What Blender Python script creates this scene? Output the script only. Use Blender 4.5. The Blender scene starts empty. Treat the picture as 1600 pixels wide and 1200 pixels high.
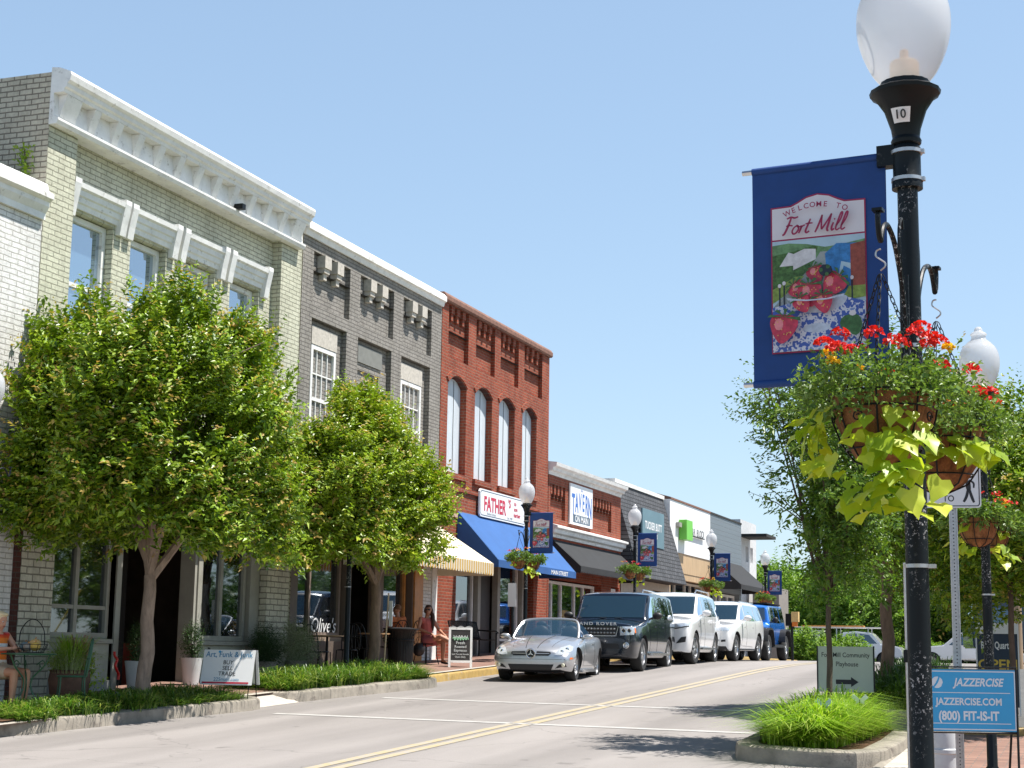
import bpy, bmesh, math, random
import numpy as np
from mathutils import Vector, Matrix
from mathutils.bvhtree import BVHTree
from mathutils.geometry import delaunay_2d_cdt
R = math.radians
sc = bpy.context.scene
COL = sc.collection

# ------------------------------------------------------------ camera
YAW, PITCH, ROLL, FPX, CAM_H = 20.2, 9.4, -0.9, 2500.0, 1.8
def cam_axes():
    a, p, r = R(YAW), R(PITCH), R(ROLL)
    F = Vector((-math.sin(a)*math.cos(p), math.cos(a)*math.cos(p), math.sin(p)))
    X = Vector((math.cos(a), math.sin(a), 0)); U = X.cross(F)
    return F, math.cos(r)*X-math.sin(r)*U, math.cos(r)*U+math.sin(r)*X
cd = bpy.data.cameras.new('camera'); cam = bpy.data.objects.new('camera', cd); COL.objects.link(cam)
F_, X_, U_ = cam_axes()
cam.matrix_world = Matrix.Translation((0, 0, CAM_H)) @ Matrix((X_, U_, -F_)).transposed().to_4x4()
cd.sensor_width = 36; cd.lens = FPX/1600*36; cd.clip_start = .1; cd.clip_end = 6000
sc.camera = cam
# ------------------------------------------------------------ sky, sun, exposure
SUN = Vector((1.0, .32, 2.5)).normalized()
w = bpy.data.worlds.new('World'); sc.world = w; w.use_nodes = True
nt = w.node_tree; bg = nt.nodes['Background']
sky = nt.nodes.new('ShaderNodeTexSky'); sky.sky_type = 'NISHITA'; sky.sun_disc = False
sky.sun_elevation = math.asin(SUN.z); sky.sun_rotation = math.atan2(SUN.x, SUN.y)
sky.air_density = 1.0; sky.dust_density = .8; sky.ozone_density = 1.0; sky.altitude = 200
# even out the sky: the zenith-to-horizon range of a thin summer haze
k1 = nt.nodes.new('ShaderNodeVectorMath'); k1.operation = 'SCALE'; k1.inputs[3].default_value = .25
gm = nt.nodes.new('ShaderNodeGamma'); gm.inputs[1].default_value = .55
k2 = nt.nodes.new('ShaderNodeVectorMath'); k2.operation = 'MULTIPLY'; k2.inputs[1].default_value = (3.3, 3.85, 4.3)
nt.links.new(sky.outputs[0], k1.inputs[0]); nt.links.new(k1.outputs[0], gm.inputs[0]); nt.links.new(gm.outputs[0], k2.inputs[0])
# clear sky deepened further overhead, above the view, to cut ambient fill
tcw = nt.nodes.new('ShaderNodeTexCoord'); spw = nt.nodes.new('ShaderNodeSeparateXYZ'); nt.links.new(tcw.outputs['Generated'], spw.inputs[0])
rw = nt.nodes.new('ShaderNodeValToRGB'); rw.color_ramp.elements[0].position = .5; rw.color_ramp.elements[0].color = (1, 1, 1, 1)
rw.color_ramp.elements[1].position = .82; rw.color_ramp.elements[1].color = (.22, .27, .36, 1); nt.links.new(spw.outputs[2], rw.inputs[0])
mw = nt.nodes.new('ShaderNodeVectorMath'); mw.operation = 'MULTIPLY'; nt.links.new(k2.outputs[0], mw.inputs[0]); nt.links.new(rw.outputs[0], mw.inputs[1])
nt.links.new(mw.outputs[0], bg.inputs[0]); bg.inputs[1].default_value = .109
sl = bpy.data.lights.new('sun', 'SUN'); sl.energy = 5.0; sl.angle = R(.53); sl.color = (1, .955, .89)
so = bpy.data.objects.new('sun', sl); COL.objects.link(so)
so.rotation_euler = SUN.to_track_quat('Z', 'Y').to_euler(); so.location = (0, 0, 60)
sc.view_settings.view_transform = 'Standard'; sc.view_settings.look = 'None'
sc.view_settings.exposure = .84; sc.view_settings.gamma = 1
try:
    sc.cycles.max_bounces = 8; sc.cycles.transparent_max_bounces = 16
    sc.cycles.sample_clamp_indirect = 6
except Exception: pass

# ------------------------------------------------------------ materials
_m = {}
def nodes(name):
    m = bpy.data.materials.new(name); m.use_nodes = True; t = m.node_tree
    return m, t, t.nodes['Principled BSDF']
def N(t, kind, **kw):
    n = t.nodes.new(kind)
    for k, v in kw.items(): setattr(n, k, v)
    return n
def mixc(t, fac, a, b, mode='MIX'):
    n = t.nodes.new('ShaderNodeMix'); n.data_type = 'RGBA'; n.blend_type = mode
    for s, v in ((n.inputs[0], fac), (n.inputs[6], a), (n.inputs[7], b)):
        if hasattr(v, 'is_output'): t.links.new(v, s)
        elif isinstance(v, (int, float)): s.default_value = v
        else: s.default_value = (*v, 1) if len(v) == 3 else v
    return n.outputs[2]
def ramp(t, src, stops):
    n = t.nodes.new('ShaderNodeValToRGB'); cr = n.color_ramp
    while len(cr.elements) < len(stops): cr.elements.new(.5)
    for e, (p, c) in zip(cr.elements, stops): e.position = p; e.color = (*c, 1) if len(c) == 3 else c
    t.links.new(src, n.inputs[0]); return n.outputs[0]
def noise(t, scale, detail=4, rough=.6, vec=None, stretch=None):
    n = t.nodes.new('ShaderNodeTexNoise'); n.inputs['Scale'].default_value = scale
    n.inputs['Detail'].default_value = detail; n.inputs['Roughness'].default_value = rough
    if vec is None:
        tc = t.nodes.new('ShaderNodeTexCoord'); vec = tc.outputs['Object']
    if stretch:
        mp = t.nodes.new('ShaderNodeMapping'); mp.inputs['Scale'].default_value = stretch
        t.links.new(vec, mp.inputs[0]); vec = mp.outputs[0]
    t.links.new(vec, n.inputs['Vector']); return n.outputs[0]
def bump(t, b, h, strength=.4, dist=.01):
    n = t.nodes.new('ShaderNodeBump'); n.inputs['Strength'].default_value = strength
    n.inputs['Distance'].default_value = dist; t.links.new(h, n.inputs['Height'])
    t.links.new(n.outputs[0], b.inputs['Normal'])
def M(name, col, rough=.6, metal=0, var=.12, vs=6, bmp=0, bs=60, coat=0, spec=.5, dirt=None, stretch=None):
    if name in _m: return _m[name]
    m, t, b = nodes(name)
    b.inputs['Roughness'].default_value = rough; b.inputs['Metallic'].default_value = metal
    b.inputs['Specular IOR Level'].default_value = spec; b.inputs['Coat Weight'].default_value = coat
    b.inputs['Coat Roughness'].default_value = .04
    if var:
        nz = noise(t, vs, 5, .65, stretch=stretch)
        lo = tuple(c*(1-var) for c in col); hi = tuple(min(1, c*(1+var)) for c in col)
        c = ramp(t, nz, [(.3, lo), (.7, hi)])
        if dirt:
            c = mixc(t, ramp(t, noise(t, dirt[1], 6, .7), [(dirt[2], (0, 0, 0)), (dirt[2]+.12, (1, 1, 1))]), c, dirt[0])
        t.links.new(c, b.inputs['Base Color'])
    else: b.inputs['Base Color'].default_value = (*col, 1)
    if bmp: bump(t, b, noise(t, bs, 5, .6), bmp, .01)
    _m[name] = m; return m
def brick(name, c1, c2, mortar, bw=.22, bh=.078, ms=.012, bstr=.8, rough=.85, dirt=None, grime=.25, warp=.012):
    if name in _m: return _m[name]
    m, t, b = nodes(name); b.inputs['Roughness'].default_value = rough
    b.inputs['Specular IOR Level'].default_value = .25
    tc = N(t, 'ShaderNodeTexCoord'); sp = N(t, 'ShaderNodeSeparateXYZ'); t.links.new(tc.outputs['Object'], sp.inputs[0])
    ad = N(t, 'ShaderNodeMath', operation='ADD'); t.links.new(sp.outputs[0], ad.inputs[0]); t.links.new(sp.outputs[1], ad.inputs[1])
    cb = N(t, 'ShaderNodeCombineXYZ'); t.links.new(ad.outputs[0], cb.inputs[0]); t.links.new(sp.outputs[2], cb.inputs[1])
    # uneven courses
    nz = N(t, 'ShaderNodeTexNoise'); nz.inputs['Scale'].default_value = 5; nz.inputs['Detail'].default_value = 3
    t.links.new(tc.outputs['Object'], nz.inputs['Vector'])
    vm = N(t, 'ShaderNodeVectorMath', operation='MULTIPLY_ADD'); t.links.new(nz.outputs[1], vm.inputs[0])
    vm.inputs[1].default_value = (warp*2, warp*2, 0); t.links.new(cb.outputs[0], vm.inputs[2])
    bt = N(t, 'ShaderNodeTexBrick'); t.links.new(vm.outputs[0], bt.inputs['Vector'])
    bt.inputs['Scale'].default_value = 1; bt.inputs['Brick Width'].default_value = bw
    bt.inputs['Row Height'].default_value = bh; bt.inputs['Mortar Size'].default_value = ms
    bt.inputs['Mortar Smooth'].default_value = .25; bt.inputs['Bias'].default_value = 0
    bt.inputs['Color1'].default_value = (*c1, 1); bt.inputs['Color2'].default_value = (*c2, 1)
    bt.inputs['Mortar'].default_value = (*mortar, 1)
    n1 = noise(t, 1.3, 6, .7); c = mixc(t, grime, bt.outputs[0], ramp(t, n1, [(.3, (.35, .33, .3)), (.6, (1, 1, 1))]), 'MULTIPLY')
    c = mixc(t, grime*1.3, c, ramp(t, noise(t, 3.2, 6, .75, stretch=(1, 1, .16)), [(.36, (.45, .43, .4)), (.55, (1, 1, 1))]), 'MULTIPLY')
    c = mixc(t, .35, c, ramp(t, noise(t, 22, 4, .7), [(.3, (.55, .55, .55)), (.7, (1.3, 1.3, 1.3))]), 'MULTIPLY')
    if dirt: c = mixc(t, ramp(t, noise(t, dirt[1], 7, .75), [(dirt[2], (0, 0, 0)), (dirt[2]+.1, (1, 1, 1))]), c, dirt[0])
    t.links.new(c, b.inputs['Base Color'])
    ns = N(t, 'ShaderNodeMath', operation='MULTIPLY_ADD'); t.links.new(bt.outputs['Fac'], ns.inputs[0]); ns.inputs[1].default_value = -1
    t.links.new(noise(t, 40, 4, .7), ns.inputs[2]); bump(t, b, ns.outputs[0], bstr, .012)
    _m[name] = m; return m
def leafmat(name, c1, c2, trans=.35, rough=.45, third=None, gloss=.5):
    if name in _m: return _m[name]
    m, t, b = nodes(name)
    g = N(t, 'ShaderNodeNewGeometry'); c = ramp(t, g.outputs['Random Per Island'], [(0, c1), (1, c2)] if not third else [(0, c1), (.6, c2), (1, third)])
    t.links.new(c, b.inputs['Base Color']); b.inputs['Roughness'].default_value = rough
    b.inputs['Specular IOR Level'].default_value = gloss
    tr = N(t, 'ShaderNodeBsdfTranslucent'); t.links.new(mixc(t, 1, c, (1.25, 1.3, .55), 'MULTIPLY'), tr.inputs[0])
    mx = N(t, 'ShaderNodeMixShader'); mx.inputs[0].default_value = trans
    t.links.new(b.outputs[0], mx.inputs[1]); t.links.new(tr.outputs[0], mx.inputs[2])
    t.links.new(mx.outputs[0], t.nodes['Material Output'].inputs[0])
    _m[name] = m; return m
def glassmat(name, tint=(.02, .025, .03), refl=.25, see=.35, rough=.02):
    """window glass: partly see-through, partly mirror (fresnel)"""
    if name in _m: return _m[name]
    m, t, b = nodes(name); b.inputs['Base Color'].default_value = (*tint, 1); b.inputs['Roughness'].default_value = rough
    b.inputs['Specular IOR Level'].default_value = .9; b.inputs['IOR'].default_value = 1.5
    tp = N(t, 'ShaderNodeBsdfTransparent'); tp.inputs[0].default_value = (.75, .8, .8, 1)
    gl = N(t, 'ShaderNodeBsdfGlossy'); gl.inputs['Roughness'].default_value = rough; gl.inputs[0].default_value = (.85, .92, 1, 1)
    fr = N(t, 'ShaderNodeFresnel'); fr.inputs[0].default_value = 1.5
    mp = N(t, 'ShaderNodeMath', operation='MULTIPLY_ADD'); t.links.new(fr.outputs[0], mp.inputs[0]); mp.inputs[1].default_value = 1.2; mp.inputs[2].default_value = refl
    mp.use_clamp = True
    m1 = N(t, 'ShaderNodeMixShader'); m1.inputs[0].default_value = see
    t.links.new(b.outputs[0], m1.inputs[1]); t.links.new(tp.outputs[0], m1.inputs[2])
    m2 = N(t, 'ShaderNodeMixShader'); t.links.new(mp.outputs[0], m2.inputs[0]); t.links.new(m1.outputs[0], m2.inputs[1]); t.links.new(gl.outputs[0], m2.inputs[2])
    t.links.new(m2.outputs[0], t.nodes['Material Output'].inputs[0])
    _m[name] = m; return m

WHITE = M('white_paint', (.78, .77, .74), .55, var=.12, vs=3, bmp=.3, bs=18, dirt=((.4, .37, .33), 7, .585))
WHITE_CLEAN = M('clean_white', (.8, .8, .8), .4, var=.03)
SAGE = brick('sage_painted_brick', (.655, .65, .51), (.6, .595, .465), (.34, .335, .255), .3, .084, .01, .9)
SAGE_SIDE = brick('tan_side_brick', (.66, .6, .48), (.6, .54, .43), (.28, .24, .19), .24, .086, .012, .8, warp=.014)
GRAY = brick('grey_painted_brick', (.335, .312, .28), (.3, .28, .252), (.18, .165, .15), .3, .082, .011, .9)
RED = brick('red_brick', (.38, .085, .042), (.27, .055, .03), (.3, .17, .12), .215, .078, .011, .8, grime=.35, dirt=((.42, .2, .13), 11, .68))
REDDARK = brick('dark_red_brick', (.12, .04, .03), (.08, .03, .025), (.1, .07, .06), .215, .078, .01)
WBRICK = brick('white_painted_brick', (.82, .81, .79), (.78, .77, .75), (.5, .48, .45), .34, .082, .009, .9, dirt=((.4, .36, .33), 12, .68))
CREAMBRICK = brick('cream_painted_brick', (.74, .71, .60), (.68, .65, .55), (.3, .28, .23), .3, .11, .012, .9)
PINKBRICK = brick('worn_pale_brick', (.62, .5, .45), (.55, .4, .34), (.25, .2, .17), .3, .11, .012, .9, dirt=((.3, .14, .1), 14, .6))
GLASS = glassmat('window_glass', refl=.10, see=.45)
GLASS_UP = glassmat('upper_window_glass', (.10, .17, .24), refl=.38, see=.0)
GLASS_CAR = glassmat('car_glass', (.02, .05, .075), refl=.03, see=.3)
BLACK = M('black_metal', (.008, .009, .01), .45, var=.3, vs=20, spec=.25)
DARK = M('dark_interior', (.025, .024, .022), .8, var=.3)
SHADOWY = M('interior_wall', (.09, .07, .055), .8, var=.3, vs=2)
WOOD = M('honey_wood', (.48, .2, .05), .5, var=.25, vs=8, stretch=(1, 1, .1))
STEEL = M('galvanised_steel', (.5, .5, .5), .4, .8, var=.15, vs=30)
SILVER = M('bright_metal', (.7, .7, .7), .22, 1, var=.05)
GREYTRIM = M('grey_trim', (.33, .32, .28), .6, var=.12, vs=4, bmp=.1)
LEAD = M('black_rubber', (.015, .015, .015), .75, var=.2, vs=30)

# ------------------------------------------------------------ mesh building
def g(y):
    a, b, s = 36., 48., .037
    if y < a: return s*y
    if y < b: return s*y-s*(y-a)**2/(2*(b-a))
    z = s*b-s*(b-a)/2
    if y < 56: return z
    return z-.013*(min(y, 110)-56)-.0*(y)
def tag(o, label=None, cat=None, group=None, kind=None):
    if label: o['label'] = label
    if cat: o['category'] = cat
    if group: o['group'] = group
    if kind: o['kind'] = kind
    return o
def thing(name, label, cat, loc=(0, 0, 0), rz=0, group=None):
    o = bpy.data.objects.new(name, None); COL.objects.link(o); o.location = loc; o.rotation_euler = (0, 0, rz)
    o.empty_display_size = .2
    return tag(o, label, cat, group)
def link(name, me, parent=None, label=None):
    o = bpy.data.objects.new(name, me); COL.objects.link(o)
    if parent: o.parent = parent
    if label: o['label'] = label
    return o
def copy_tree(o, parent=None):
    c = o.copy(); COL.objects.link(c)
    if parent: c.parent = parent
    for ch in list(o.children): copy_tree(ch, c)
    return c
def npmesh(name, V, F, mats, mi=None, smooth=False):
    me = bpy.data.meshes.new(name); V = np.asarray(V, dtype=np.float32); F = np.asarray(F, dtype=np.int32)
    k = F.shape[1]; me.vertices.add(len(V)); me.vertices.foreach_set('co', V.ravel())
    me.loops.add(F.size); me.loops.foreach_set('vertex_index', F.ravel())
    me.polygons.add(len(F)); me.polygons.foreach_set('loop_start', np.arange(0, F.size, k, dtype=np.int32))
    for m in mats: me.materials.append(m)
    if mi is not None: me.polygons.foreach_set('material_index', np.asarray(mi, dtype=np.int32))
    me.polygons.foreach_set('use_smooth', np.full(len(F), smooth))
    me.update(calc_edges=True); return me
_txt = {}
def textgeo(s, shear=0, bold=0, spacing=1):
    k = (s, shear, bold, spacing)
    if k in _txt: return _txt[k]
    cu = bpy.data.curves.new('t', 'FONT'); cu.body = s; cu.size = 1; cu.shear = shear; cu.offset = bold
    cu.space_character = spacing; cu.resolution_u = 3; cu.align_x = 'CENTER'; cu.align_y = 'BOTTOM_BASELINE'
    o = bpy.data.objects.new('t', cu); COL.objects.link(o)
    dg = bpy.context.evaluated_depsgraph_get(); me = bpy.data.meshes.new_from_object(o.evaluated_get(dg))
    r = ([(v.co.x, v.co.y) for v in me.vertices], [tuple(p.vertices) for p in me.polygons])
    bpy.data.objects.remove(o); bpy.data.curves.remove(cu); bpy.data.meshes.remove(me)
    _txt[k] = r; return r
class MB:
    def __init__(s, *mats): s.v = []; s.f = []; s.mi = []; s.mats = list(mats)
    def midx(s, m):
        if m is None: return 0
        if m not in s.mats: s.mats.append(m)
        return s.mats.index(m)
    def add(s, vs, fs, m=None):
        b = len(s.v); s.v += [tuple(x) for x in vs]; i = s.midx(m)
        for f in fs: s.f.append(tuple(b+k for k in f)); s.mi.append(i)
    def box(s, x0, x1, y0, y1, z0, z1, m=None, rot=0, c=None):
        vs = [(x, y, z) for z in (z0, z1) for x, y in ((x0, y0), (x1, y0), (x1, y1), (x0, y1))]
        if rot:
            cx, cy = c or ((x0+x1)/2, (y0+y1)/2); co, si = math.cos(rot), math.sin(rot)
            vs = [(cx+(x-cx)*co-(y-cy)*si, cy+(x-cx)*si+(y-cy)*co, z) for x, y, z in vs]
        s.add(vs, [(3, 2, 1, 0), (4, 5, 6, 7), (0, 1, 5, 4), (1, 2, 6, 5), (2, 3, 7, 6), (3, 0, 4, 7)], m)
    def hexa(s, bot, top, m=None):
        s.add(list(bot)+list(top), [(3, 2, 1, 0), (4, 5, 6, 7), (0, 1, 5, 4), (1, 2, 6, 5), (2, 3, 7, 6), (3, 0, 4, 7)], m)
    def prism(s, pts, d, m=None):
        """closed loop of 3-D points swept by vector d"""
        n = len(pts); p2 = [tuple(a+b for a, b in zip(p, d)) for p in pts]
        s.add(list(pts)+p2, [tuple(range(n-1, -1, -1)), tuple(range(n, 2*n))]+[(i, (i+1) % n, n+(i+1) % n, n+i) for i in range(n)], m)
    def lathe(s, prof, c=(0, 0, 0), n=24, m=None, flute=0, axis='z', cap=True):
        vs = []; fs = []
        for r, z in prof:
            for i in range(n):
                a = 2*math.pi*i/n; rr = r*(1+(flute if i % 2 else 0))
                p = (rr*math.cos(a), rr*math.sin(a), z)
                if axis == 'y': p = (p[0], p[2], p[1])
                if axis == 'x': p = (p[2], p[0], p[1])
                vs.append((c[0]+p[0], c[1]+p[1], c[2]+p[2]))
        for j in range(len(prof)-1):
            for i in range(n): fs.append((j*n+i, j*n+(i+1) % n, (j+1)*n+(i+1) % n, (j+1)*n+i))
        if cap and prof[0][0] > 1e-5: fs.append(tuple(range(n-1, -1, -1)))
        if cap and prof[-1][0] > 1e-5: fs.append(tuple((len(prof)-1)*n+i for i in range(n)))
        s.add(vs, fs, m)
    def tube(s, pts, r, n=8, m=None, caps=True, closed=False):
        P = [Vector(p) for p in pts]; k = len(P); rs = r if isinstance(r, (list, tuple)) else [r]*k
        T = []
        for i in range(k):
            a = P[(i-1) % k] if closed else P[max(i-1, 0)]; b = P[(i+1) % k] if closed else P[min(i+1, k-1)]
            d = b-a; T.append(d.normalized() if d.length > 1e-9 else Vector((0, 0, 1)))
        u = T[0].orthogonal().normalized(); vs = []
        for i in range(k):
            if i:
                q = T[i-1].rotation_difference(T[i]); u = q @ u
            u = (u-T[i]*u.dot(T[i])).normalized(); v = T[i].cross(u)
            for j in range(n):
                a = 2*math.pi*j/n; vs.append(P[i]+(u*math.cos(a)+v*math.sin(a))*rs[i])
        fs = [(i*n+j, i*n+(j+1) % n, ((i+1) % k)*n+(j+1) % n, ((i+1) % k)*n+j) for i in range(k if closed else k-1) for j in range(n)]
        if caps and not closed: fs += [tuple(range(n-1, -1, -1)), tuple((k-1)*n+j for j in range(n))]
        s.add(vs, fs, m)
    def ball(s, c, r, m=None, n=12, h=8):
        rx, ry, rz = r if isinstance(r, (list, tuple)) else (r, r, r)
        vs = [(c[0]+rx*math.sin(math.pi*j/h)*math.cos(2*math.pi*i/n), c[1]+ry*math.sin(math.pi*j/h)*math.sin(2*math.pi*i/n), c[2]+rz*math.cos(math.pi*j/h)) for j in range(h+1) for i in range(n)]
        s.add(vs, [(j*n+i, (j+1)*n+i, (j+1)*n+(i+1) % n, j*n+(i+1) % n) for j in range(h) for i in range(n)], m)
    def poly2(s, pts, O, U, V, m=None):
        O, U, V = Vector(O), Vector(U), Vector(V); s.add([O+U*a+V*b for a, b in pts], [tuple(range(len(pts)))], m)
    def ribbon(s, pts, w, O, U, V, m=None):
        """flat pen stroke through 2-D points"""
        P = [Vector(p) for p in smooth2(pts)]; L = []; Rr = []
        for i, p in enumerate(P):
            d = P[min(i+1, len(P)-1)]-P[max(i-1, 0)]; nrm = Vector((-d.y, d.x)).normalized() if d.length else Vector((0, 1))
            ww = w*(.75+.25*math.sin(math.pi*i/max(1, len(P)-1))); L.append(p+nrm*ww/2); Rr.append(p-nrm*ww/2)
        O, U, V = Vector(O), Vector(U), Vector(V); k = len(P)
        s.add([O+U*q.x+V*q.y for q in L+Rr], [(i, k+i, k+i+1, i+1) for i in range(k-1)], m)
    def text(s, body, size, O, U, V, m=None, sx=1, shear=0, bold=0, spacing=1):
        vs, fs = textgeo(body, shear, bold, spacing); O, U, V = Vector(O), Vector(U), Vector(V)
        s.add([O+U*(x*size*sx)+V*(y*size) for x, y in vs], fs, m)
    def sheet(s, xs, ys, zf, m=None):
        nx = len(xs); s.add([(x, y, zf(x, y)) for y in ys for x in xs], [(j*nx+i, j*nx+i+1, (j+1)*nx+i+1, (j+1)*nx+i) for j in range(len(ys)-1) for i in range(nx-1)], m)
    def build(s, name, parent=None, label=None, smooth=True, org=None, ang=32, bevel=0):
        me = bpy.data.meshes.new(name)
        o0 = org if org is not None else ((parent_root(parent).location if parent is not None and s.__dict__.get('world', False) else (0, 0, 0)))
        me.from_pydata([(x-o0[0], y-o0[1], z-o0[2]) for x, y, z in s.v], [], s.f)
        for m in s.mats: me.materials.append(m)
        me.polygons.foreach_set('material_index', s.mi)
        if bevel:
            bm = bmesh.new(); bm.from_mesh(me); bmesh.ops.remove_doubles(bm, verts=bm.verts, dist=1e-5)
            es = [e for e in bm.edges if len(e.link_faces) == 2 and e.calc_face_angle(0) > .6]
            bmesh.ops.bevel(bm, geom=es, offset=bevel, segments=2, affect='EDGES', clamp_overlap=True); bm.to_mesh(me); bm.free()
        me.update()
        if smooth: me.shade_smooth(); me.set_sharp_from_angle(angle=R(ang))
        return link(name, me, parent, label)
def WB(*m):
    b = MB(*m); b.world = True; return b      # vertices given in world coordinates
def parent_root(o):
    while o.parent: o = o.parent
    return o
def smooth2(pts, k=5):
    if len(pts) < 3: return pts
    out = []; P = [pts[0]]+list(pts)+[pts[-1]]
    for i in range(1, len(P)-2):
        a, b, c, d = P[i-1:i+3]
        for j in range(k):
            t = j/k; out.append(tuple(.5*((2*b[q])+(-a[q]+c[q])*t+(2*a[q]-5*b[q]+4*c[q]-d[q])*t*t+(-a[q]+3*b[q]-3*c[q]+d[q])*t**3) for q in range(len(b))))
    out.append(tuple(pts[-1])); return out
# ------------------------------------------------------------ the ground
def road_mat():
    m, t, b = nodes('worn_road'); b.inputs['Roughness'].default_value = .85; b.inputs['Specular IOR Level'].default_value = .25
    c = ramp(t, noise(t, .35, 6, .65, stretch=(1, .25, 1)), [(.3, (.225, .207, .196)), (.7, (.295, .273, .26))])
    c = mixc(t, .5, c, ramp(t, noise(t, 90, 3, .8), [(.3, (.7, .7, .7)), (.7, (1.2, 1.2, 1.2))]), 'MULTIPLY')
    c = mixc(t, ramp(t, noise(t, 1.1, 7, .75, stretch=(1, .12, 1)), [(.6, (0, 0, 0)), (.75, (.5, .5, .5))]), c, (.19, .18, .175))
    ln = ramp(t, noise(t, .55, 3, .5, stretch=(1, .03, 1)), [(.42, (.8, .8, .8)), (.56, (1.05, 1.05, 1.05))]); c = mixc(t, 1, c, ln, 'MULTIPLY')
    c = mixc(t, ramp(t, noise(t, 2.4, 3, .5), [(.68, (0, 0, 0)), (.74, (.55, .55, .55))]), c, (.12, .11, .105))
    # cracks sealed with tar
    v = N(t, 'ShaderNodeTexVoronoi', feature='DISTANCE_TO_EDGE'); v.inputs['Scale'].default_value = .22
    tc = N(t, 'ShaderNodeTexCoord'); nz = N(t, 'ShaderNodeTexNoise'); nz.inputs['Scale'].default_value = .9; nz.inputs['Detail'].default_value = 5
    t.links.new(tc.outputs['Object'], nz.inputs['Vector'])
    va = N(t, 'ShaderNodeVectorMath', operation='MULTIPLY_ADD'); t.links.new(nz.outputs[1], va.inputs[0]); va.inputs[1].default_value = (1.6, 1.6, 0); t.links.new(tc.outputs['Object'], va.inputs[2])
    t.links.new(va.outputs[0], v.inputs['Vector'])
    c = mixc(t, ramp(t, v.outputs['Distance'], [(.001, (.45, .45, .45)), (.004, (0, 0, 0))]), c, (.1, .095, .09))
    t.links.new(c, b.inputs['Base Color']); bump(t, b, noise(t, 120, 3, .7), .35, .006); return m
ROAD = road_mat()
CONC = M('kerb_concrete', (.27, .24, .2), .85, var=.28, vs=4, bmp=.5, bs=50, dirt=((.12, .1, .085), 3.5, .56))
CONC2 = M('walk_concrete', (.43, .39, .34), .85, var=.15, vs=2, bmp=.3, bs=50, dirt=((.24, .21, .18), 3, .66))
YKERB = M('yellow_kerb_paint', (.37, .25, .08), .7, var=.25, vs=6, dirt=((.34, .3, .25), 7, .58))
def linepaint(name, col, wear):
    m, t, b = nodes(name); b.inputs['Roughness'].default_value = .7
    c = mixc(t, ramp(t, noise(t, 7, 7, .8), [(wear, (0, 0, 0)), (wear+.15, (1, 1, 1))]), col, (.34, .32, .3))
    t.links.new(c, b.inputs['Base Color']); return m
YLINE = linepaint('yellow_line_paint', (.4, .325, .185), .45); WLINE = linepaint('white_line_paint', (.43, .42, .4), .46)
BRICKPAVE = brick('brick_paving', (.24, .12, .085), (.18, .09, .065), (.2, .17, .15), .2, .1, .008, .4)
def pave_mat():
    m, t, b = nodes('brick_paving_flat'); b.inputs['Roughness'].default_value = .85
    tc = N(t, 'ShaderNodeTexCoord'); bt = N(t, 'ShaderNodeTexBrick'); t.links.new(tc.outputs['Object'], bt.inputs['Vector'])
    for k, v in (('Scale', 1), ('Brick Width', .22), ('Row Height', .11), ('Mortar Size', .007)): bt.inputs[k].default_value = v
    bt.inputs['Color1'].default_value = (.30, .165, .12, 1); bt.inputs['Color2'].default_value = (.2, .11, .085, 1); bt.inputs['Mortar'].default_value = (.16, .13, .11, 1)
    c = mixc(t, .5, bt.outputs[0], ramp(t, noise(t, 1.5, 5, .7), [(.3, (.6, .58, .55)), (.7, (1.1, 1.1, 1.1))]), 'MULTIPLY')
    t.links.new(c, b.inputs['Base Color']); bump(t, b, bt.outputs['Fac'], .3, -.01); return m
PAVE = pave_mat()
ASPH = M('lot_asphalt', (.10, .098, .095), .9, var=.25, vs=.6, bmp=.4, bs=90)
EARTH = M('far_ground', (.09, .11, .05), .95, var=.4, vs=.08)
SOIL = M('mulch', (.12, .06, .03), .95, var=.5, vs=30, bmp=1, bs=60)
def lin(a, b, n): return [a+(b-a)*i/n for i in range(n+1)]
def struct(name, mb, **k): o = mb.build(name, **k); o['kind'] = 'structure'; return o
b = MB(EARTH); b.sheet([-3000, -400, -80, -40, -20, 0, 20, 60, 400, 3000], [-60, -20]+lin(0, 120, 60)+[200, 500, 1500, 4000], lambda x, y: g(y)-.06); struct('ground', b)
b = MB(ROAD); b.sheet(lin(-13.4, -2.1, 8), lin(-25, 62, 100), lambda x, y: g(y)); struct('road', b)
b = MB(ROAD); b.sheet(lin(-45, 60, 30), lin(62.0, 84, 20), lambda x, y: g(y)); struct('cross_road', b)
b = MB(ASPH); b.sheet(lin(-2.1, 60, 30), lin(21.3, 62, 60), lambda x, y: g(y)-.004); struct('side_street', b)
b = MB(ASPH); b.sheet(lin(-45, 40, 30), lin(84.15, 112, 20), lambda x, y: g(y)+.03); struct('car_park', b)
b = MB(YLINE)
for x in (-7.76, -7.52): b.sheet([x, x+.14], lin(-20, 58, 80), lambda x, y: g(y)+.005)
struct('yellow_centre_lines', b)
b = MB(WLINE)
for y0, y1 in ((21.45, 20.75), (25.3, 24.5)):
    xs = lin(-11.6, -4.0, 10); n = len(xs)
    vs = [(x, (y0+(y1-y0)*i/(n-1))+o, 0) for o in (0, .2) for i, x in enumerate(xs)]
    b.add([(x, y, g(y)+.005) for x, y, _ in vs], [(i, i+1, n+i+1, n+i) for i in range(n-1)])
struct('crosswalk_lines', b)
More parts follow.
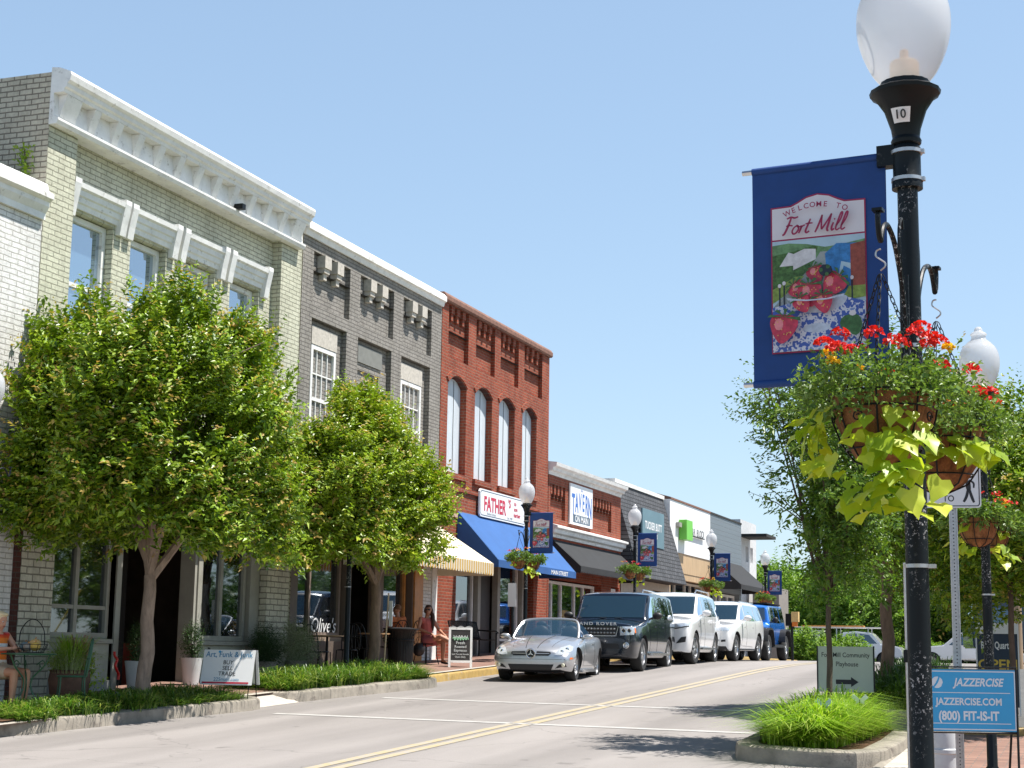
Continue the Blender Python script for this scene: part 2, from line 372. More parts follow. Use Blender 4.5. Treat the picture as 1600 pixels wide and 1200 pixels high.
# left pavement
KX = -12.6
b = MB(PAVE); b.sheet(lin(-15.6, -12.95, 3), lin(-10, 71, 90), lambda x, y: g(y)+.16+.02*(-12.6-x)); struct('left_pavement', b)
b = MB(CONC2); b.sheet([-12.95, -12.77], lin(-10, 71, 90), lambda x, y: g(y)+.165); struct('left_pavement_edge', b)
def kerb(name, pts, mat, w=.16, h=.15, closed=False, top=None):
    """rounded kerb following a plan line, one solid"""
    P = [Vector(p) for p in pts]; n = len(P); prof = [(-w/2, -.3), (-w/2, h-.03), (-w/2+.03, h), (w/2-.045, h), (w/2-.012, h-.015), (w/2, h-.05), (w/2+.015, -.3)]
    vs = []
    for i in range(n):
        a = P[(i-1) % n] if closed else P[max(i-1, 0)]; c = P[(i+1) % n] if closed else P[min(i+1, n-1)]
        d = (c-a).normalized(); nr = Vector((d.y, -d.x))
        for o, z in prof:
            q = P[i]+nr*o; vs.append((q.x, q.y, g(q.y)+z))
    k = len(prof); mb = MB(mat)
    fs = [(i*k+j, ((i+1) % n)*k+j, ((i+1) % n)*k+j+1, i*k+j+1) for i in range(n if closed else n-1) for j in range(k-1)]
    if not closed: fs += [tuple(range(k)), tuple((n-1)*k+j for j in reversed(range(k)))]
    mb.add(vs, fs); return struct(name, mb)
kerb('left_kerb', [(-12.68, y) for y in lin(29.2, 71, 40)], YKERB)
kerb('left_kerb', [(-13.05, y) for y in lin(-10, 16.7, 20)], YKERB)
b = MB(PAVE); b.sheet([-12.97, -12.76], lin(-10, 29, 40), lambda x, y: g(y)+.158); struct('pavement_strip', b)
kerb('planting_bed_kerb', [(-13.05, 16.8), (-12.98, 17.2), (-12.85, 18.3), (-12.62, 20.2), (-12.38, 21.9), (-12.4, 22.2), (-12.55, 22.42), (-12.8, 22.5)], CONC, .34, .17)
kerb('planting_bed_kerb', [(-12.9, 23.75), (-12.68, 23.85), (-12.58, 24.1), (-12.45, 25.5), (-12.2, 27.5), (-12.12, 28.4), (-12.2, 28.75), (-12.45, 29.0), (-12.65, 29.15)], CONC, .34, .17)
b = MB(SOIL); b.sheet(lin(-13.95, -12.9, 2), lin(16.9, 22.4, 8), lambda x, y: g(y)+.19)
b.add([(x, y, g(y)+.15) for x, y in ((-12.9, 17), (-12.6, 20.2), (-12.45, 22.3), (-12.9, 22.4))], [(0, 1, 2, 3)]); struct('planting_bed_soil', b)
b = MB(SOIL); b.sheet(lin(-13.95, -12.75, 2), lin(23.95, 29, 8), lambda x, y: g(y)+.19)
b.add([(x, y, g(y)+.15) for x, y in ((-12.8, 23.95), (-12.5, 25), (-12.2, 28.6), (-12.8, 29))], [(0, 1, 2, 3)]); struct('planting_bed_soil', b)
b = MB(CONC2); b.sheet([-13.0, -12.85, -12.7, -12.4], lin(22.42, 23.86, 3), lambda x, y: g(y)+.165*min(1, max(0, (-12.4-x)/.5))+.004); struct('kerb_ramp', b)
# right side
b = MB(PAVE); b.sheet(lin(-1.72, 8, 6), lin(-10, 21.15, 40), lambda x, y: g(y)+.055); struct('right_pavement', b)
b = MB(CONC2)
for y in lin(-9.7, 19.9, 22): b.sheet([-2.14, -1.73], lin(y, y+1.33, 2), lambda x, y: g(y)+.058)
struct('right_pavement_edge', b)
kerb('right_kerb', [(-2.2, y) for y in lin(-10, 20.9, 30)], CONC, .14, .06)
kerb('right_kerb_painted', [(8, 21.25), (3, 21.25), (-1.3, 21.25), (-2.05, 21.2), (-2.2, 21.02)][::-1], YKERB, .2, .15)
isl = [(-3.5, 17.5), (-2.9, 17.25), (-2.5, 17.25), (-2.33, 17.5), (-2.28, 18.6), (-2.3, 20.0), (-2.45, 20.7), (-2.8, 21.0), (-3.4, 21.1), (-3.65, 20.8), (-3.78, 19.6), (-3.76, 18.0), (-3.66, 17.65)]
kerb('island_kerb', isl, CONC, .28, .17, closed=True)
b = MB(SOIL); b.add([(x*.96-.115, 19.1+(y-19.1)*.95, g(y)+.15) for x, y in isl], [tuple(range(len(isl)))]); struct('island_soil', b)
isl2 = [(-3.6, 23.6), (-2.6, 23.3), (-2.3, 23.6), (-2.2, 25), (-2.2, 28.5), (-2.5, 29), (-3.5, 29.1), (-3.8, 28.8), (-3.85, 24.0)]
kerb('island_kerb', isl2, CONC, .28, .17, closed=True)
b = MB(SOIL); b.add([(x, y, g(y)+.15) for x, y in isl2], [tuple(range(len(isl2)))]); struct('island_soil', b)

# ------------------------------------------------------------ the row of shops
FX = -15.0
def facade(mb, y0, y1, z0, z1, x, ops, m, back=None):
    ys = sorted({y0, y1, *[o[0] for o in ops], *[o[1] for o in ops]}); zs = sorted({z0, z1, *[o[2] for o in ops], *[o[3] for o in ops]})
    for i in range(len(ys)-1):
        for j in range(len(zs)-1):
            cy, cz = (ys[i]+ys[i+1])/2, (zs[j]+zs[j+1])/2
            if any(o[0] < cy < o[1] and o[2] < cz < o[3] for o in ops): continue
            mb.add([(x, ys[i], zs[j]), (x, ys[i+1], zs[j]), (x, ys[i+1], zs[j+1]), (x, ys[i], zs[j+1])], [(0, 1, 2, 3)], m)
    for o in ops:
        a, c, e, f, d = o[:5]; xb = x-d
        mb.add([(x, a, e), (x, c, e), (x, c, f), (x, a, f), (xb, a, e), (xb, c, e), (xb, c, f), (xb, a, f)],
               [(0, 4, 5, 1), (1, 5, 6, 2), (2, 6, 7, 3), (3, 7, 4, 0)]+([(4, 7, 6, 5)[::-1]] if len(o) < 6 or o[5] else []), (o[6] if len(o) > 6 else m))
def shell(mb, y0, y1, z0, z1, x, m, roofz=None, depth=16):
    """side walls, roof, back"""
    xb = x-depth; rz = roofz or z1-.7
    mb.add([(x, y0, z0), (xb, y0, z0), (xb, y0, z1), (x, y0, z1)], [(0, 3, 2, 1)], m)
    mb.add([(x, y1, z0), (xb, y1, z0), (xb, y1, z1), (x, y1, z1)], [(0, 1, 2, 3)], m)
    mb.add([(xb, y0, z0), (xb, y1, z0), (xb, y1, z1), (xb, y0, z1)], [(3, 2, 1, 0)], m)
    mb.add([(x, y0, rz), (x, y1, rz), (xb, y1, rz), (xb, y0, rz)], [(0, 1, 2, 3)], DARK)
    t = .3  # parapet thickness
    mb.add([(x, y0, z1), (x, y1, z1), (x-t, y1, z1), (x-t, y0, z1)], [(0, 1, 2, 3)], m)
    mb.add([(x-t, y0, z1), (x-t, y1, z1), (x-t, y1, rz), (x-t, y0, rz)], [(3, 2, 1, 0)], m)
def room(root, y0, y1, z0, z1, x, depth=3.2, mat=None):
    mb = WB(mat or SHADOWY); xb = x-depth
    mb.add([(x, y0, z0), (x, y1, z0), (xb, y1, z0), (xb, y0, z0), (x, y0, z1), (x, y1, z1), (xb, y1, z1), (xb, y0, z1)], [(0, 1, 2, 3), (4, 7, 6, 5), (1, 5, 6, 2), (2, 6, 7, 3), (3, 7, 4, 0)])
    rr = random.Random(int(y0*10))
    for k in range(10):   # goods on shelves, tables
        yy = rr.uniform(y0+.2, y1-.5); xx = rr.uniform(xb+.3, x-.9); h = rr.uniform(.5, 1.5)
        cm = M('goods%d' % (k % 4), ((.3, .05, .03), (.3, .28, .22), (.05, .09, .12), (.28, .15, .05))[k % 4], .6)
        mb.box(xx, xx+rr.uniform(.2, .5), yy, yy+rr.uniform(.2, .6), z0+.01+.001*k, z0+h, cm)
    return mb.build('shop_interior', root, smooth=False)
def frame_rect(mb, y0, y1, z0, z1, x, w, d, m=None):
    mb.box(x-d, x, y0, y0+w, z0, z1, m); mb.box(x-d, x, y1-w, y1, z0, z1, m)
    mb.box(x-d, x, y0+w, y1-w, z0, z0+w, m); mb.box(x-d, x, y0+w, y1-w, z1-w, z1, m)
def shopwin(root, y0, y1, z0, z1, x, w=.07, m=None, mull=(), trans=(), glass=None, label=None, name='shop_window'):
    mb = WB(m or GREYTRIM); frame_rect(mb, y0, y1, z0, z1, x, w, .1)
    for q in mull: mb.box(x-.09, x-.005, q-w/2, q+w/2, z0+w, z1-w)
    for q in trans: mb.box(x-.08, x-.01, y0+w, y1-w, q-w/3, q+w/3)
    o = mb.build(name, root, label, smooth=False)
    p = WB(glass or GLASS); p.box(x-.065, x-.055, y0+w*.8, y1-w*.8, z0+w*.8, z1-w*.8); p.build('pane', o, smooth=False); return o
def sash(root, y0, y1, z0, z1, x, cols=1, rows=1, glass=None, m=None):
    m = m or WHITE; mb = WB(m); frame_rect(mb, y0, y1, z0, z1, x, .09, .12); zm = (z0+z1)/2
    mb.box(x-.1, x-.02, y0+.09, y1-.09, zm-.035, zm+.035)
    for k in range(1, cols): yy = y0+.09+(y1-y0-.18)*k/cols; mb.box(x-.085, x-.03, yy-.014, yy+.014, z0+.09, z1-.09)
    for h0, h1 in ((z0+.09, zm-.035), (zm+.035, z1-.09)):
        for k in range(1, rows): zz = h0+(h1-h0)*k/rows; mb.box(x-.083, x-.032, y0+.09, y1-.09, zz-.014, zz+.014)
    o = mb.build('window', root, smooth=False)
    p = WB(glass or GLASS_UP); p.box(x-.07, x-.062, y0+.08, y1-.08, z0+.08, z1-.08); p.build('pane', o, smooth=False); return o
def base(y0, y1): return (FX, (y0+y1)/2, g((y0+y1)/2)+.15)
def run(mb, prof, y0, y1, m=None, x=FX):
    """moulding: outline (projection, z) swept from y0 to y1"""
    mb.prism([(x+p, y0, z) for p, z in prof], (0, y1-y0, 0), m)

# --- white brick house at the left edge
y0, y1 = 10.0, 19.8
rt = thing('white_brick_building', 'white painted brick building at the left edge with a stepped white cornice', 'building', base(y0, y1))
mb = WB(WBRICK); facade(mb, y0, y1, 0, 8.35, FX+.02, [(12, 13.2, 5.2, 7.4, .2), (15, 16.2, 5.2, 7.4, .2), (11.2, 15.4, .4, 3.6, .25), (16.0, 19.3, .75, 3.9, .3, 0)], WBRICK); shell(mb, y0, y1, 0, 8.35, FX+.02, WBRICK)
mb.build('wall', rt, smooth=False)
mb = WB(WHITE); run(mb, [(-.3, 8.35), (.12, 8.35), (.12, 8.42), (.2, 8.46), (.2, 8.54), (.1, 8.6), (.06, 8.72), (-.3, 8.84)], y0, y1-.01, x=FX+.02)
run(mb, [(0, 8.15), (.06, 8.15), (.06, 8.25), (.12, 8.35), (0, 8.35)], y0, y1-.01, x=FX+.02); mb.build('cornice', rt, smooth=False)
mb = WB(PINKBRICK); mb.box(FX-.2, FX+.0, 19.45, 19.62, .7, 3.9); mb.build('pale_brick_pier', rt, smooth=False)
mb = WB(REDDARK); mb.box(FX-.2, FX+.04, 19.63, 19.795, .7, 3.95); mb.build('dark_brick_pier', rt, smooth=False)
shopwin(rt, 16.1, 19.4, 1.0, 3.8, FX-.15, m=BLACK, mull=(17.2, 18.3)); room(rt, 16, 19.4, .75, 3.9, FX-.3)

# --- sage two-storey building
y0, y1 = 19.84, 28.28
rt = thing('sage_brick_building', 'sage green painted brick building with a heavy bracketed white cornice', 'building', base(y0, y1))
W = [(20.86, 21.98), (22.5, 23.6), (24.16, 25.26), (25.82, 26.92)]
mb = WB(SAGE)
facade(mb, 20.585, 27.425, 3.95, 10.2, FX-.2, [(a, c, 6.35, 8.62, .26) for a, c in W], SAGE)
facade(mb, 20.66, 27.3, .6, 3.95, FX-.13, [(20.72, 22.5, 1.2, 3.9, .3, 0), (22.56, 24.95, .6, 3.9, .3, 0), (25.2, 26.95, 1.2, 3.9, .3, 0)], GREYTRIM)
for a, c in ((y0, 20.585), (27.425, y1)):
    mb.add([(FX, a, .4), (FX, c, .4), (FX, c, 10.2), (FX, a, 10.2)], [(0, 1, 2, 3)], SAGE)
    e = c if a == y0 else a; mb.add([(FX, e, .4), (FX-.2, e, .4), (FX-.2, e, 10.2), (FX, e, 10.2)], [(0, 1, 2, 3)], SAGE)
shell(mb, y0, y1, .4, 10.55, FX, SAGE_SIDE)
mb.build('wall', rt, smooth=False)
mb = WB(CREAMBRICK); mb.box(FX-.3, FX+.012, y0, 20.64, .6, 3.6); mb.build('pier', rt, smooth=False); mb = WB(CREAMBRICK); mb.box(FX-.3, FX+.012, 27.33, 28.22, .8, 3.62); mb.build('pier', rt, smooth=False)
mb = WB(GREYTRIM); mb.box(FX-.2, FX+.06, y0, y1-.02, 3.66, 3.93); mb.build('shop_lintel', rt, smooth=False)
mb = WB(BLACK); mb.box(FX-.1, FX+.1, 27.28, 28.4, 3.5, 3.655); mb.build('dark_fascia', rt, smooth=False)
# cornice
mb = WB(WHITE); CY0, CY1 = 19.82, 28.1
run(mb, [(0, 10.2), (.24, 10.2), (.25, 10.26), (.29, 10.28), (.30, 10.34), (.35, 10.38), (.37, 10.47), (.35, 10.52), (.15, 10.6), (0, 10.62)], CY0, CY1)
run(mb, [(0, 9.7), (.14, 9.7), (.17, 9.76), (.17, 9.8), (.1, 9.83), (.06, 10.199), (0, 10.199)], CY0, CY1)
mb.box(FX-.21, FX-.002, 20.587, 27.423, 9.72, 10.19)
mb.build('cornice', rt, smooth=False)
for k in range(13):
    yy = CY0+.32+k*(CY1-CY0-.64)/12; wd = .085 if 0 < k < 12 else .2
    bb = WB(WHITE); bb.prism([(FX+p, yy-wd, z) for p, z in [(.062, 9.84), (.11, 9.84), (.14, 9.95), (.2, 10.1), (.235, 10.195), (.062, 10.195)]], (0, 2*wd, 0)); bb.build('bracket', rt, smooth=False)
for i, (a, c) in enumerate(W):   # hoods and windows
    h = WB(WHITE)
    run(h, [(0, 8.66), (.04, 8.66), (.05, 8.74), (.08, 8.76), (.09, 8.84), (.12, 8.86), (.13, 8.94), (.17, 8.97), (.18, 9.05), (0, 9.1)], a-.06, c+.06, x=FX-.2)
    for q in (a-.235, c+.06):
        h.prism([(FX-.2+p, q, z) for p, z in [(0, 8.5), (.09, 8.5), (.12, 8.7), (.185, 9.02), (.185, 9.1), (0, 9.12)]], (0, .17, 0))
    h.build('window_hood', rt, smooth=False)
    s_ = WB(WHITE); s_.box(FX-.2, FX-.08, a-.06, c+.06, 6.24, 6.345); s_.build('window_sill', rt, smooth=False)
    sash(rt, a+.005, c-.005, 6.36, 8.6, FX-.34)
# shop front
for a, c, mu in ((20.76, 22.46, (21.56,)), (25.24, 26.9, (26.02,))):
    shopwin(rt, a, c, 1.86, 3.85, FX-.2, .09, GREYTRIM, mu, (2.35,) if a < 22 else ())
    q = WB(M('bulkhead_paint', (.4, .4, .33), .6)); q.box(FX-.34, FX-.16, a, c, 1.2, 1.78); q.box(FX-.34, FX-.1, a-.02, c+.02, 1.785, 1.855, GREYTRIM); q.build('bulkhead', rt, smooth=False)
    q = WB(M('stone_base', (.3, .3, .28), .8)); q.box(FX-.3, FX-.12, a, c, .6, 1.195); q.build('base_course', rt, smooth=False)
for q in (22.5, 25.03): p = WB(GREYTRIM); p.box(FX-.3, FX-.1, q, q+.14, .9, 3.9); p.build('door_post', rt, smooth=False)
p = WB(DARK); p.box(FX-1.6, FX-1.5, 22.7, 24.9, .9, 3.5); p.build('door', rt, smooth=False)
shopwin(rt, 23.0, 24.6, 1.3, 3.3, FX-1.42, .1, DARK, (23.8,), name='door_glazing')
room(rt, 20.7, 26.95, .95, 3.9, FX-.45, 4)
p = WB(M('orange_poster', (.55, .16, .04), .6)); p.box(FX-.42, FX-.4, 20.95, 21.5, 2.95, 3.3); p.box(FX-.42, FX-.4, 25.4, 26.8, 3.0, 3.25); p.build('orange_poster', rt, smooth=False)
p = WB(WHITE_CLEAN); p.box(FX-.4, FX-.39, 21.1, 21.4, 1.95, 2.3); p.box(FX-.4, FX-.39, 21.15, 21.4, 2.42, 2.5); p.build('paper_notice', rt, smooth=False)
k = WB(BLACK); k.box(FX+.07, FX+.3, 25.3, 25.42, 9.8, 9.9); k.build('floodlight', rt, smooth=False)
wd_ = thing('wall_weed', 'yellow-green weed sprouting from the side wall of the sage building', 'weed', (-15.35, 19.82, 8.95)); rng_ = np.random.default_rng(4); P_ = np.stack([rng_.normal(0, .07, 150), -rng_.random(150)*.12, rng_.uniform(-.2, .42, 150)], 1)
# --- grey building
y0, y1 = 28.32, 35.68
rt = thing('grey_brick_building', 'warm grey painted brick building with paired white corbels under a weathered coping', 'building', base(y0, y1))
mb = WB(GRAY); P3 = [(28.8, 30.53), (31.05, 32.83), (33.37, 35.06)]
ops = [(a, c, 8.74, 9.86, .11) for a, c in P3]+[(28.8, 30.44, 5.3, 8.46, .13), (31.0, 32.77, 5.3, 8.46, .13), (33.32, 35.02, 5.3, 8.46, .13)]
facade(mb, y0, y1, 4.7, 10.15, FX, ops, GRAY)
facade(mb, y0, y1, .8, 4.7, FX, [(28.62, 30.9, 1.9, 3.9, .3, 0), (31.05, 32.55, 1.1, 3.9, .3, 0), (32.7, 34.3, 1.9, 3.9, .3, 0)], M('brown_shopfront', (.13, .1, .08), .6))
shell(mb, y0, y1, .8, 10.15, FX, SAGE_SIDE); mb.build('wall', rt, smooth=False)
mb = WB(WHITE); run(mb, [(-.3, 10.16), (.02, 10.1), (.05, 10.1), (.08, 10.2), (.13, 10.22), (.13, 10.34), (.05, 10.42), (-.3, 10.62)], y0, y1); mb.build('coping', rt, smooth=False)
mb = WB(WHITE); run(mb, [(-.31, 10.6), (-.31, 10.85), (-.8, 10.85), (-.8, 10.6)], y0+.01, y0+.8); mb.build('parapet_end', rt, smooth=False)
STONE = M('pale_stone', (.5, .46, .4), .8, var=.2, vs=12, bmp=.4)
for a, c in P3:
    for f in (.2, .54):
        q = a+(c-a)*f; k = WB(STONE); k.box(FX-.1, FX+.09, q, q+.3, 9.58, 9.84); k.box(FX-.1, FX+.06, q+.03, q+.27, 9.48, 9.578); k.box(FX-.1, FX+.02, q+.08, q+.22, 9.34, 9.478); k.build('corbel', rt, smooth=False)
for i, (a, c) in enumerate(((28.95, 30.12), (31.15, 32.4), (33.45, 34.7))):
    k = WB(STONE if i != 1 else M('grey_lintel', (.2, .2, .18), .7)); k.box(FX-.14, FX-.06, a, c, 7.95, 8.33); k.build('lintel', rt, smooth=False)
    if i != 1: sash(rt, a+.02, c-.02, 5.7, 7.94, FX-.07, 4, 2)
    else:
        k = WB(GRAY); facade(k, a-.1, c+.3, 5.35, 7.94, FX-.09, [(a+.05, c-.1, 5.5, 7.78, .1)], GRAY); k.build('blind_window', rt, smooth=False)
ORW = M('orange_varnished_wood', (.5, .22, .06), .4, var=.2, vs=6)
o = shopwin(rt, 28.72, 30.85, 2.0, 3.85, FX-.15, .08, M('taupe_frame', (.22, .17, .14), .6), (29.45,))
k = WB(WHITE_CLEAN); k.text("Olive's", .42, (FX-.13, 30.05, 2.08), (0, 1, 0), (0, 0, 1), shear=.25); k.build('window_lettering', rt, smooth=False)
o = shopwin(rt, 32.75, 34.25, 2.0, 3.85, FX-.15, .08, ORW); k = WB(ORW); k.box(FX-.3, FX+.04, 34.36, 34.84, 1.3, 3.9); k.build('wooden_post', rt, smooth=False)
shopwin(rt, 31.5, 32.5, 3.0, 3.6, FX-.8, .07, ORW, name='transom_window')
k = WB(WBRICK); k.box(FX-.2, FX+.02, 34.86, 35.35, 1.2, 4.6); k.build('pier', rt, smooth=False)
k = WB(WHITE); k.box(FX-.2, FX+.05, 35.37, 35.67, 1.2, 4.6); k.build('downpipe_box', rt, smooth=False)
k = WB(M('low_panel', (.3, .22, .16), .6)); k.box(FX-.28, FX-.1, 28.65, 30.88, .9, 1.98); k.box(FX-.28, FX-.1, 32.72, 34.28, 1.0, 1.98); k.build('bulkhead', rt, smooth=False)
room(rt, 28.7, 34.4, 1.2, 3.9, FX-.45, 4)
def stripe_mat():
    m, t, b = nodes('yellow_striped_canvas'); b.inputs['Roughness'].default_value = .8
    tc = N(t, 'ShaderNodeTexCoord'); sp = N(t, 'ShaderNodeSeparateXYZ'); t.links.new(tc.outputs['Object'], sp.inputs[0])
    ml = N(t, 'ShaderNodeMath', operation='MULTIPLY'); ml.inputs[1].default_value = 7; t.links.new(sp.outputs[1], ml.inputs[0])
    fr = N(t, 'ShaderNodeMath', operation='FRACT'); t.links.new(ml.outputs[0], fr.inputs[0])
    c = ramp(t, fr.outputs[0], [(.48, (.8, .76, .66)), (.5, (.72, .46, .1))]); t.links.new(c, b.inputs['Base Color'])
    tr = N(t, 'ShaderNodeBsdfTranslucent'); t.links.new(c, tr.inputs[0]); mx = N(t, 'ShaderNodeMixShader'); mx.inputs[0].default_value = .35
    t.links.new(b.outputs[0], mx.inputs[1]); t.links.new(tr.outputs[0], mx.inputs[2]); t.links.new(mx.outputs[0], t.nodes['Material Output'].inputs[0]); return m
def awning(root, y0, y1, zw, xf, zf, zb, mat, scallop=0, valmat=None, cheeks=True, name='awning', label=None, xw=None):
    x = xw or FX; mb = WB(mat); n = 14; t = .02
    for i in range(n):     # slope, very slightly sagging between ribs
        a, c = y0+(y1-y0)*i/n, y0+(y1-y0)*(i+1)/n
        mb.add([(x+.02, a, zw), (x+.02, c, zw), (xf, c, zf), (xf, a, zf)], [(0, 3, 2, 1)])
        mb.add([(x+.02, a, zw-t), (x+.02, c, zw-t), (xf-t, c, zf-t), (xf-t, a, zf-t)], [(0, 1, 2, 3)])
    if cheeks:
        for yy in (y0, y1): mb.prism([(x+.02, yy-.008, zw-.01), (xf, yy-.008, zf-.01), (xf, yy-.008, zb), (x+.02, yy-.008, zb)], (0, .016, 0))
    o = mb.build(name, root, label, smooth=False)
    v = WB(valmat or mat); k = max(1, int((y1-y0)/.16))
    for i in range(k):
        a, c = y0+(y1-y0)*i/k, y0+(y1-y0)*(i+1)/k; m_ = (a+c)/2
        pts = [(xf, a, zf), (xf, a, zb+scallop), (xf, a+(m_-a)*.4, zb+scallop*.25), (xf, m_, zb), (xf, c-(c-m_)*.4, zb+scallop*.25), (xf, c, zb+scallop), (xf, c, zf)] if scallop else [(xf, a, zf), (xf, a, zb), (xf, c, zb), (xf, c, zf)]
        v.prism(pts, (.012, 0, 0))
    v.build('valance', o, smooth=False); return o
STR = stripe_mat()
awning(rt, 30.6, 35.66, 4.72, -13.52, 3.79, 3.5, M('cream_canvas', (.72, .64, .48), .8, var=.05), .06, STR, name='striped_awning')

# --- red brick building
y0, y1 = 35.72, 43.94
rt = thing('red_brick_building', 'tall red brick building with four boarded arched windows', 'building', base(y0, y1))
PR = [(36.14, 37.49), (38.03, 39.41), (39.85, 41.28), (41.76, 43.3)]; WR = [(36.18, 37.42), (38.02, 39.26), (39.8, 41.02), (41.66, 42.86)]
mb = WB(RED); ops = [(a, c, 8.95, 10.27, .11) for a, c in PR]+[(a, c, 6.08, 8.52, .24) for a, c in WR]
facade(mb, y0, y1, 4.5, 10.3, FX, ops, RED)
facade(mb, y0, y1, 1.0, 4.5, FX, [(36.98, 42.78, 1.2, 4.2, .35, 0)], RED)
for a, c in WR:     # arch heads: brick filling above a segmental curve
    n = 10; top = 8.52; rise = .22; m_ = (a+c)/2
    arc = [(a+(c-a)*i/n, top-rise*(2*(a+(c-a)*i/n-m_)/(c-a))**2) for i in range(n+1)]
    for i in range(n):
        (p, q), (r_, s_) = arc[i], arc[i+1]
        if i < n:
            mb.add([(FX, p, q), (FX, r_, s_), (FX, r_, top), (FX, p, top)], [(0, 1, 2, 3)]); mb.add([(FX, p, q), (FX, r_, s_), (FX-.2, r_, s_), (FX-.2, p, q)], [(3, 2, 1, 0)], REDDARK)
    ring = [(a-.12+(c-a+.24)*i/n, top+.2-(rise+.06)*(2*(i/n)-1)**2) for i in range(n+1)]; low = [(y, z+.03) for y, z in arc]
    for i in range(n):
        (p, q), (r_, s_) = low[i], low[i+1]; (u, v_), (w_, x_) = ring[i], ring[i+1]
        mb.prism([(FX, p, q), (FX, r_, s_), (FX, w_, x_), (FX, u, v_)], (.03, 0, 0))
shell(mb, y0, y1, 1.0, 10.3, FX, RED); mb.build('wall', rt, smooth=False)
COPB = M('brown_coping', (.2, .1, .07), .8, var=.3, vs=8, bmp=.3)
mb = WB(COPB); run(mb, [(-.32, 10.3), (.06, 10.28), (.1, 10.32), (.1, 10.42), (.04, 10.5), (-.32, 10.5)], y0-.02, y1+.02); mb.build('coping', rt, smooth=False)
for a, c in PR:
    for f in (.14, .42, .7):
        q = a+(c-a)*f; k = WB(RED)
        k.box(FX-.1, FX-.005, q, q+.2, 10.08, 10.26); k.box(FX-.1, FX-.03, q+.04, q+.16, 9.9, 10.08); k.build('corbel', rt, smooth=False)
BOARD = M('faded_board', (.54, .59, .63), .7, var=.12, vs=4, stretch=(1, 2.5, .35), dirt=((.27, .3, .34), 6, .62))
for a, c in WR:
    k = WB(BOARD); k.box(FX-.2, FX-.17, a+.0, c, 6.085, 8.5); o = k.build('window_board', rt, smooth=False)
    k = WB(DARK); k.box(FX-.17, FX-.165, a+(c-a)*.62, a+(c-a)*.62+.03, 6.09, 8.45); k.build('board_joint', o, smooth=False)
    k = WB(RED); k.box(FX-.1, FX+.08, a-.08, c+.08, 5.94, 6.075); k.build('window_sill', rt, smooth=False)
for a, c in WR[:1]:
    pass
k = WB(RED); k.box(FX-.05, FX+.05, y0+.3, y1-.3, 5.66, 5.76); k.build('string_course', rt, smooth=False)
k = WB(M('pale_stone2', (.5, .35, .27), .8)); k.box(FX-.02, FX+.03, y0+.02, y1-.02, 5.0, 5.08); k.build('stone_band', rt, smooth=False)
def board_sign(root, y0, y1, z0, z1, x, border, name='shop_sign', cut=.07):
    mb = WB(WHITE_CLEAN); pts = [(y0+cut, z0), (y1-cut, z0), (y1, z0+cut), (y1, z1-cut), (y1-cut, z1), (y0+cut, z1), (y0, z1-cut), (y0, z0+cut)]
    mb.prism([(x-.05, a, b_) for a, b_ in pts], (.05, 0, 0))
    if border is not None:
        e = .035; ins = lambda q, s: [((y0+y1)/2+(a-(y0+y1)/2)*(1-2*s/(y1-y0)), (z0+z1)/2+(b_-(z0+z1)/2)*(1-2*s/(z1-z0))) for a, b_ in q]
        P1, P2 = ins(pts, e), ins(pts, e+.022)
        for i in range(8):
            j = (i+1) % 8; mb.add([(x+.002, *P1[i]), (x+.002, *P1[j]), (x+.002, *P2[j]), (x+.002, *P2[i])], [(0, 1, 2, 3)], border)
    return mb
SRED = M('sign_red', (.55, .02, .06), .5, var=0); SNAVY = M('sign_slate', (.08, .12, .17), .5, var=0); SBLUE = M('sign_blue', (.04, .15, .5), .5, var=0)
U_, V_ = (0, 1, 0), (0, 0, 1)
mb = board_sign(rt, 38.25, 41.75, 5.15, 5.87, FX+.1, SNAVY); x = FX+.104
mb.text("FATHER", .52, (x, 39.35, 5.33), U_, V_, SRED, sx=.88, bold=.03); mb.text("'S", .3, (x, 40.45, 5.55), U_, V_, SRED, bold=.03)
for s_, zz, yy in (("to", 5.64, 40.9), ("son", 5.49, 40.95), ("barber", 5.33, 41.05)): mb.text(s_, .16, (x, yy, zz), U_, V_, SRED, bold=.03, sx=1.2)
mb.text("Barber & Style", .09, (x, 39.1, 5.23), U_, V_, SNAVY, sx=1.2); mb.text("Est. 1987", .09, (x, 40.5, 5.23), U_, V_, SNAVY, sx=1.2)
mb.build('shop_sign', rt, smooth=False)
BLUEC = M('blue_canvas', (.025, .1, .29), .75, var=.08, vs=2)
awning(rt, 36.95, 43.15, 5.16, -13.88, 3.96, 3.78, BLUEC, name='blue_awning')
k = WB(WHITE_CLEAN); k.text("MAIN STREET", .15, (-13.865, 41.7, 3.81), U_, V_, sx=1.6, bold=.02); k.build('awning_lettering', rt, smooth=False)
for a, c in ((37.05, 38.9), (40.75, 42.3)): shopwin(rt, a, c, 2.0, 4.1, FX-.3, .07, WHITE)
for q in (39.0, 40.45, 42.4): k = WB(GREYTRIM); k.box(FX-.36, FX-.2, q, q+.2, 1.3, 4.2); k.build('shopfront_post', rt, smooth=False)
k = WB(M('dark_panel', (.05, .045, .045), .6)); k.box(FX-.6, FX-.4, 39.2, 40.4, 1.3, 4.2); k.box(FX-.4, FX-.25, 37.0, 38.95, 1.2, 1.98); k.box(FX-.4, FX-.25, 40.7, 42.4, 1.3, 1.98); k.build('bulkhead', rt, smooth=False)
room(rt, 37.0, 42.7, 1.4, 4.2, FX-.62, 3)

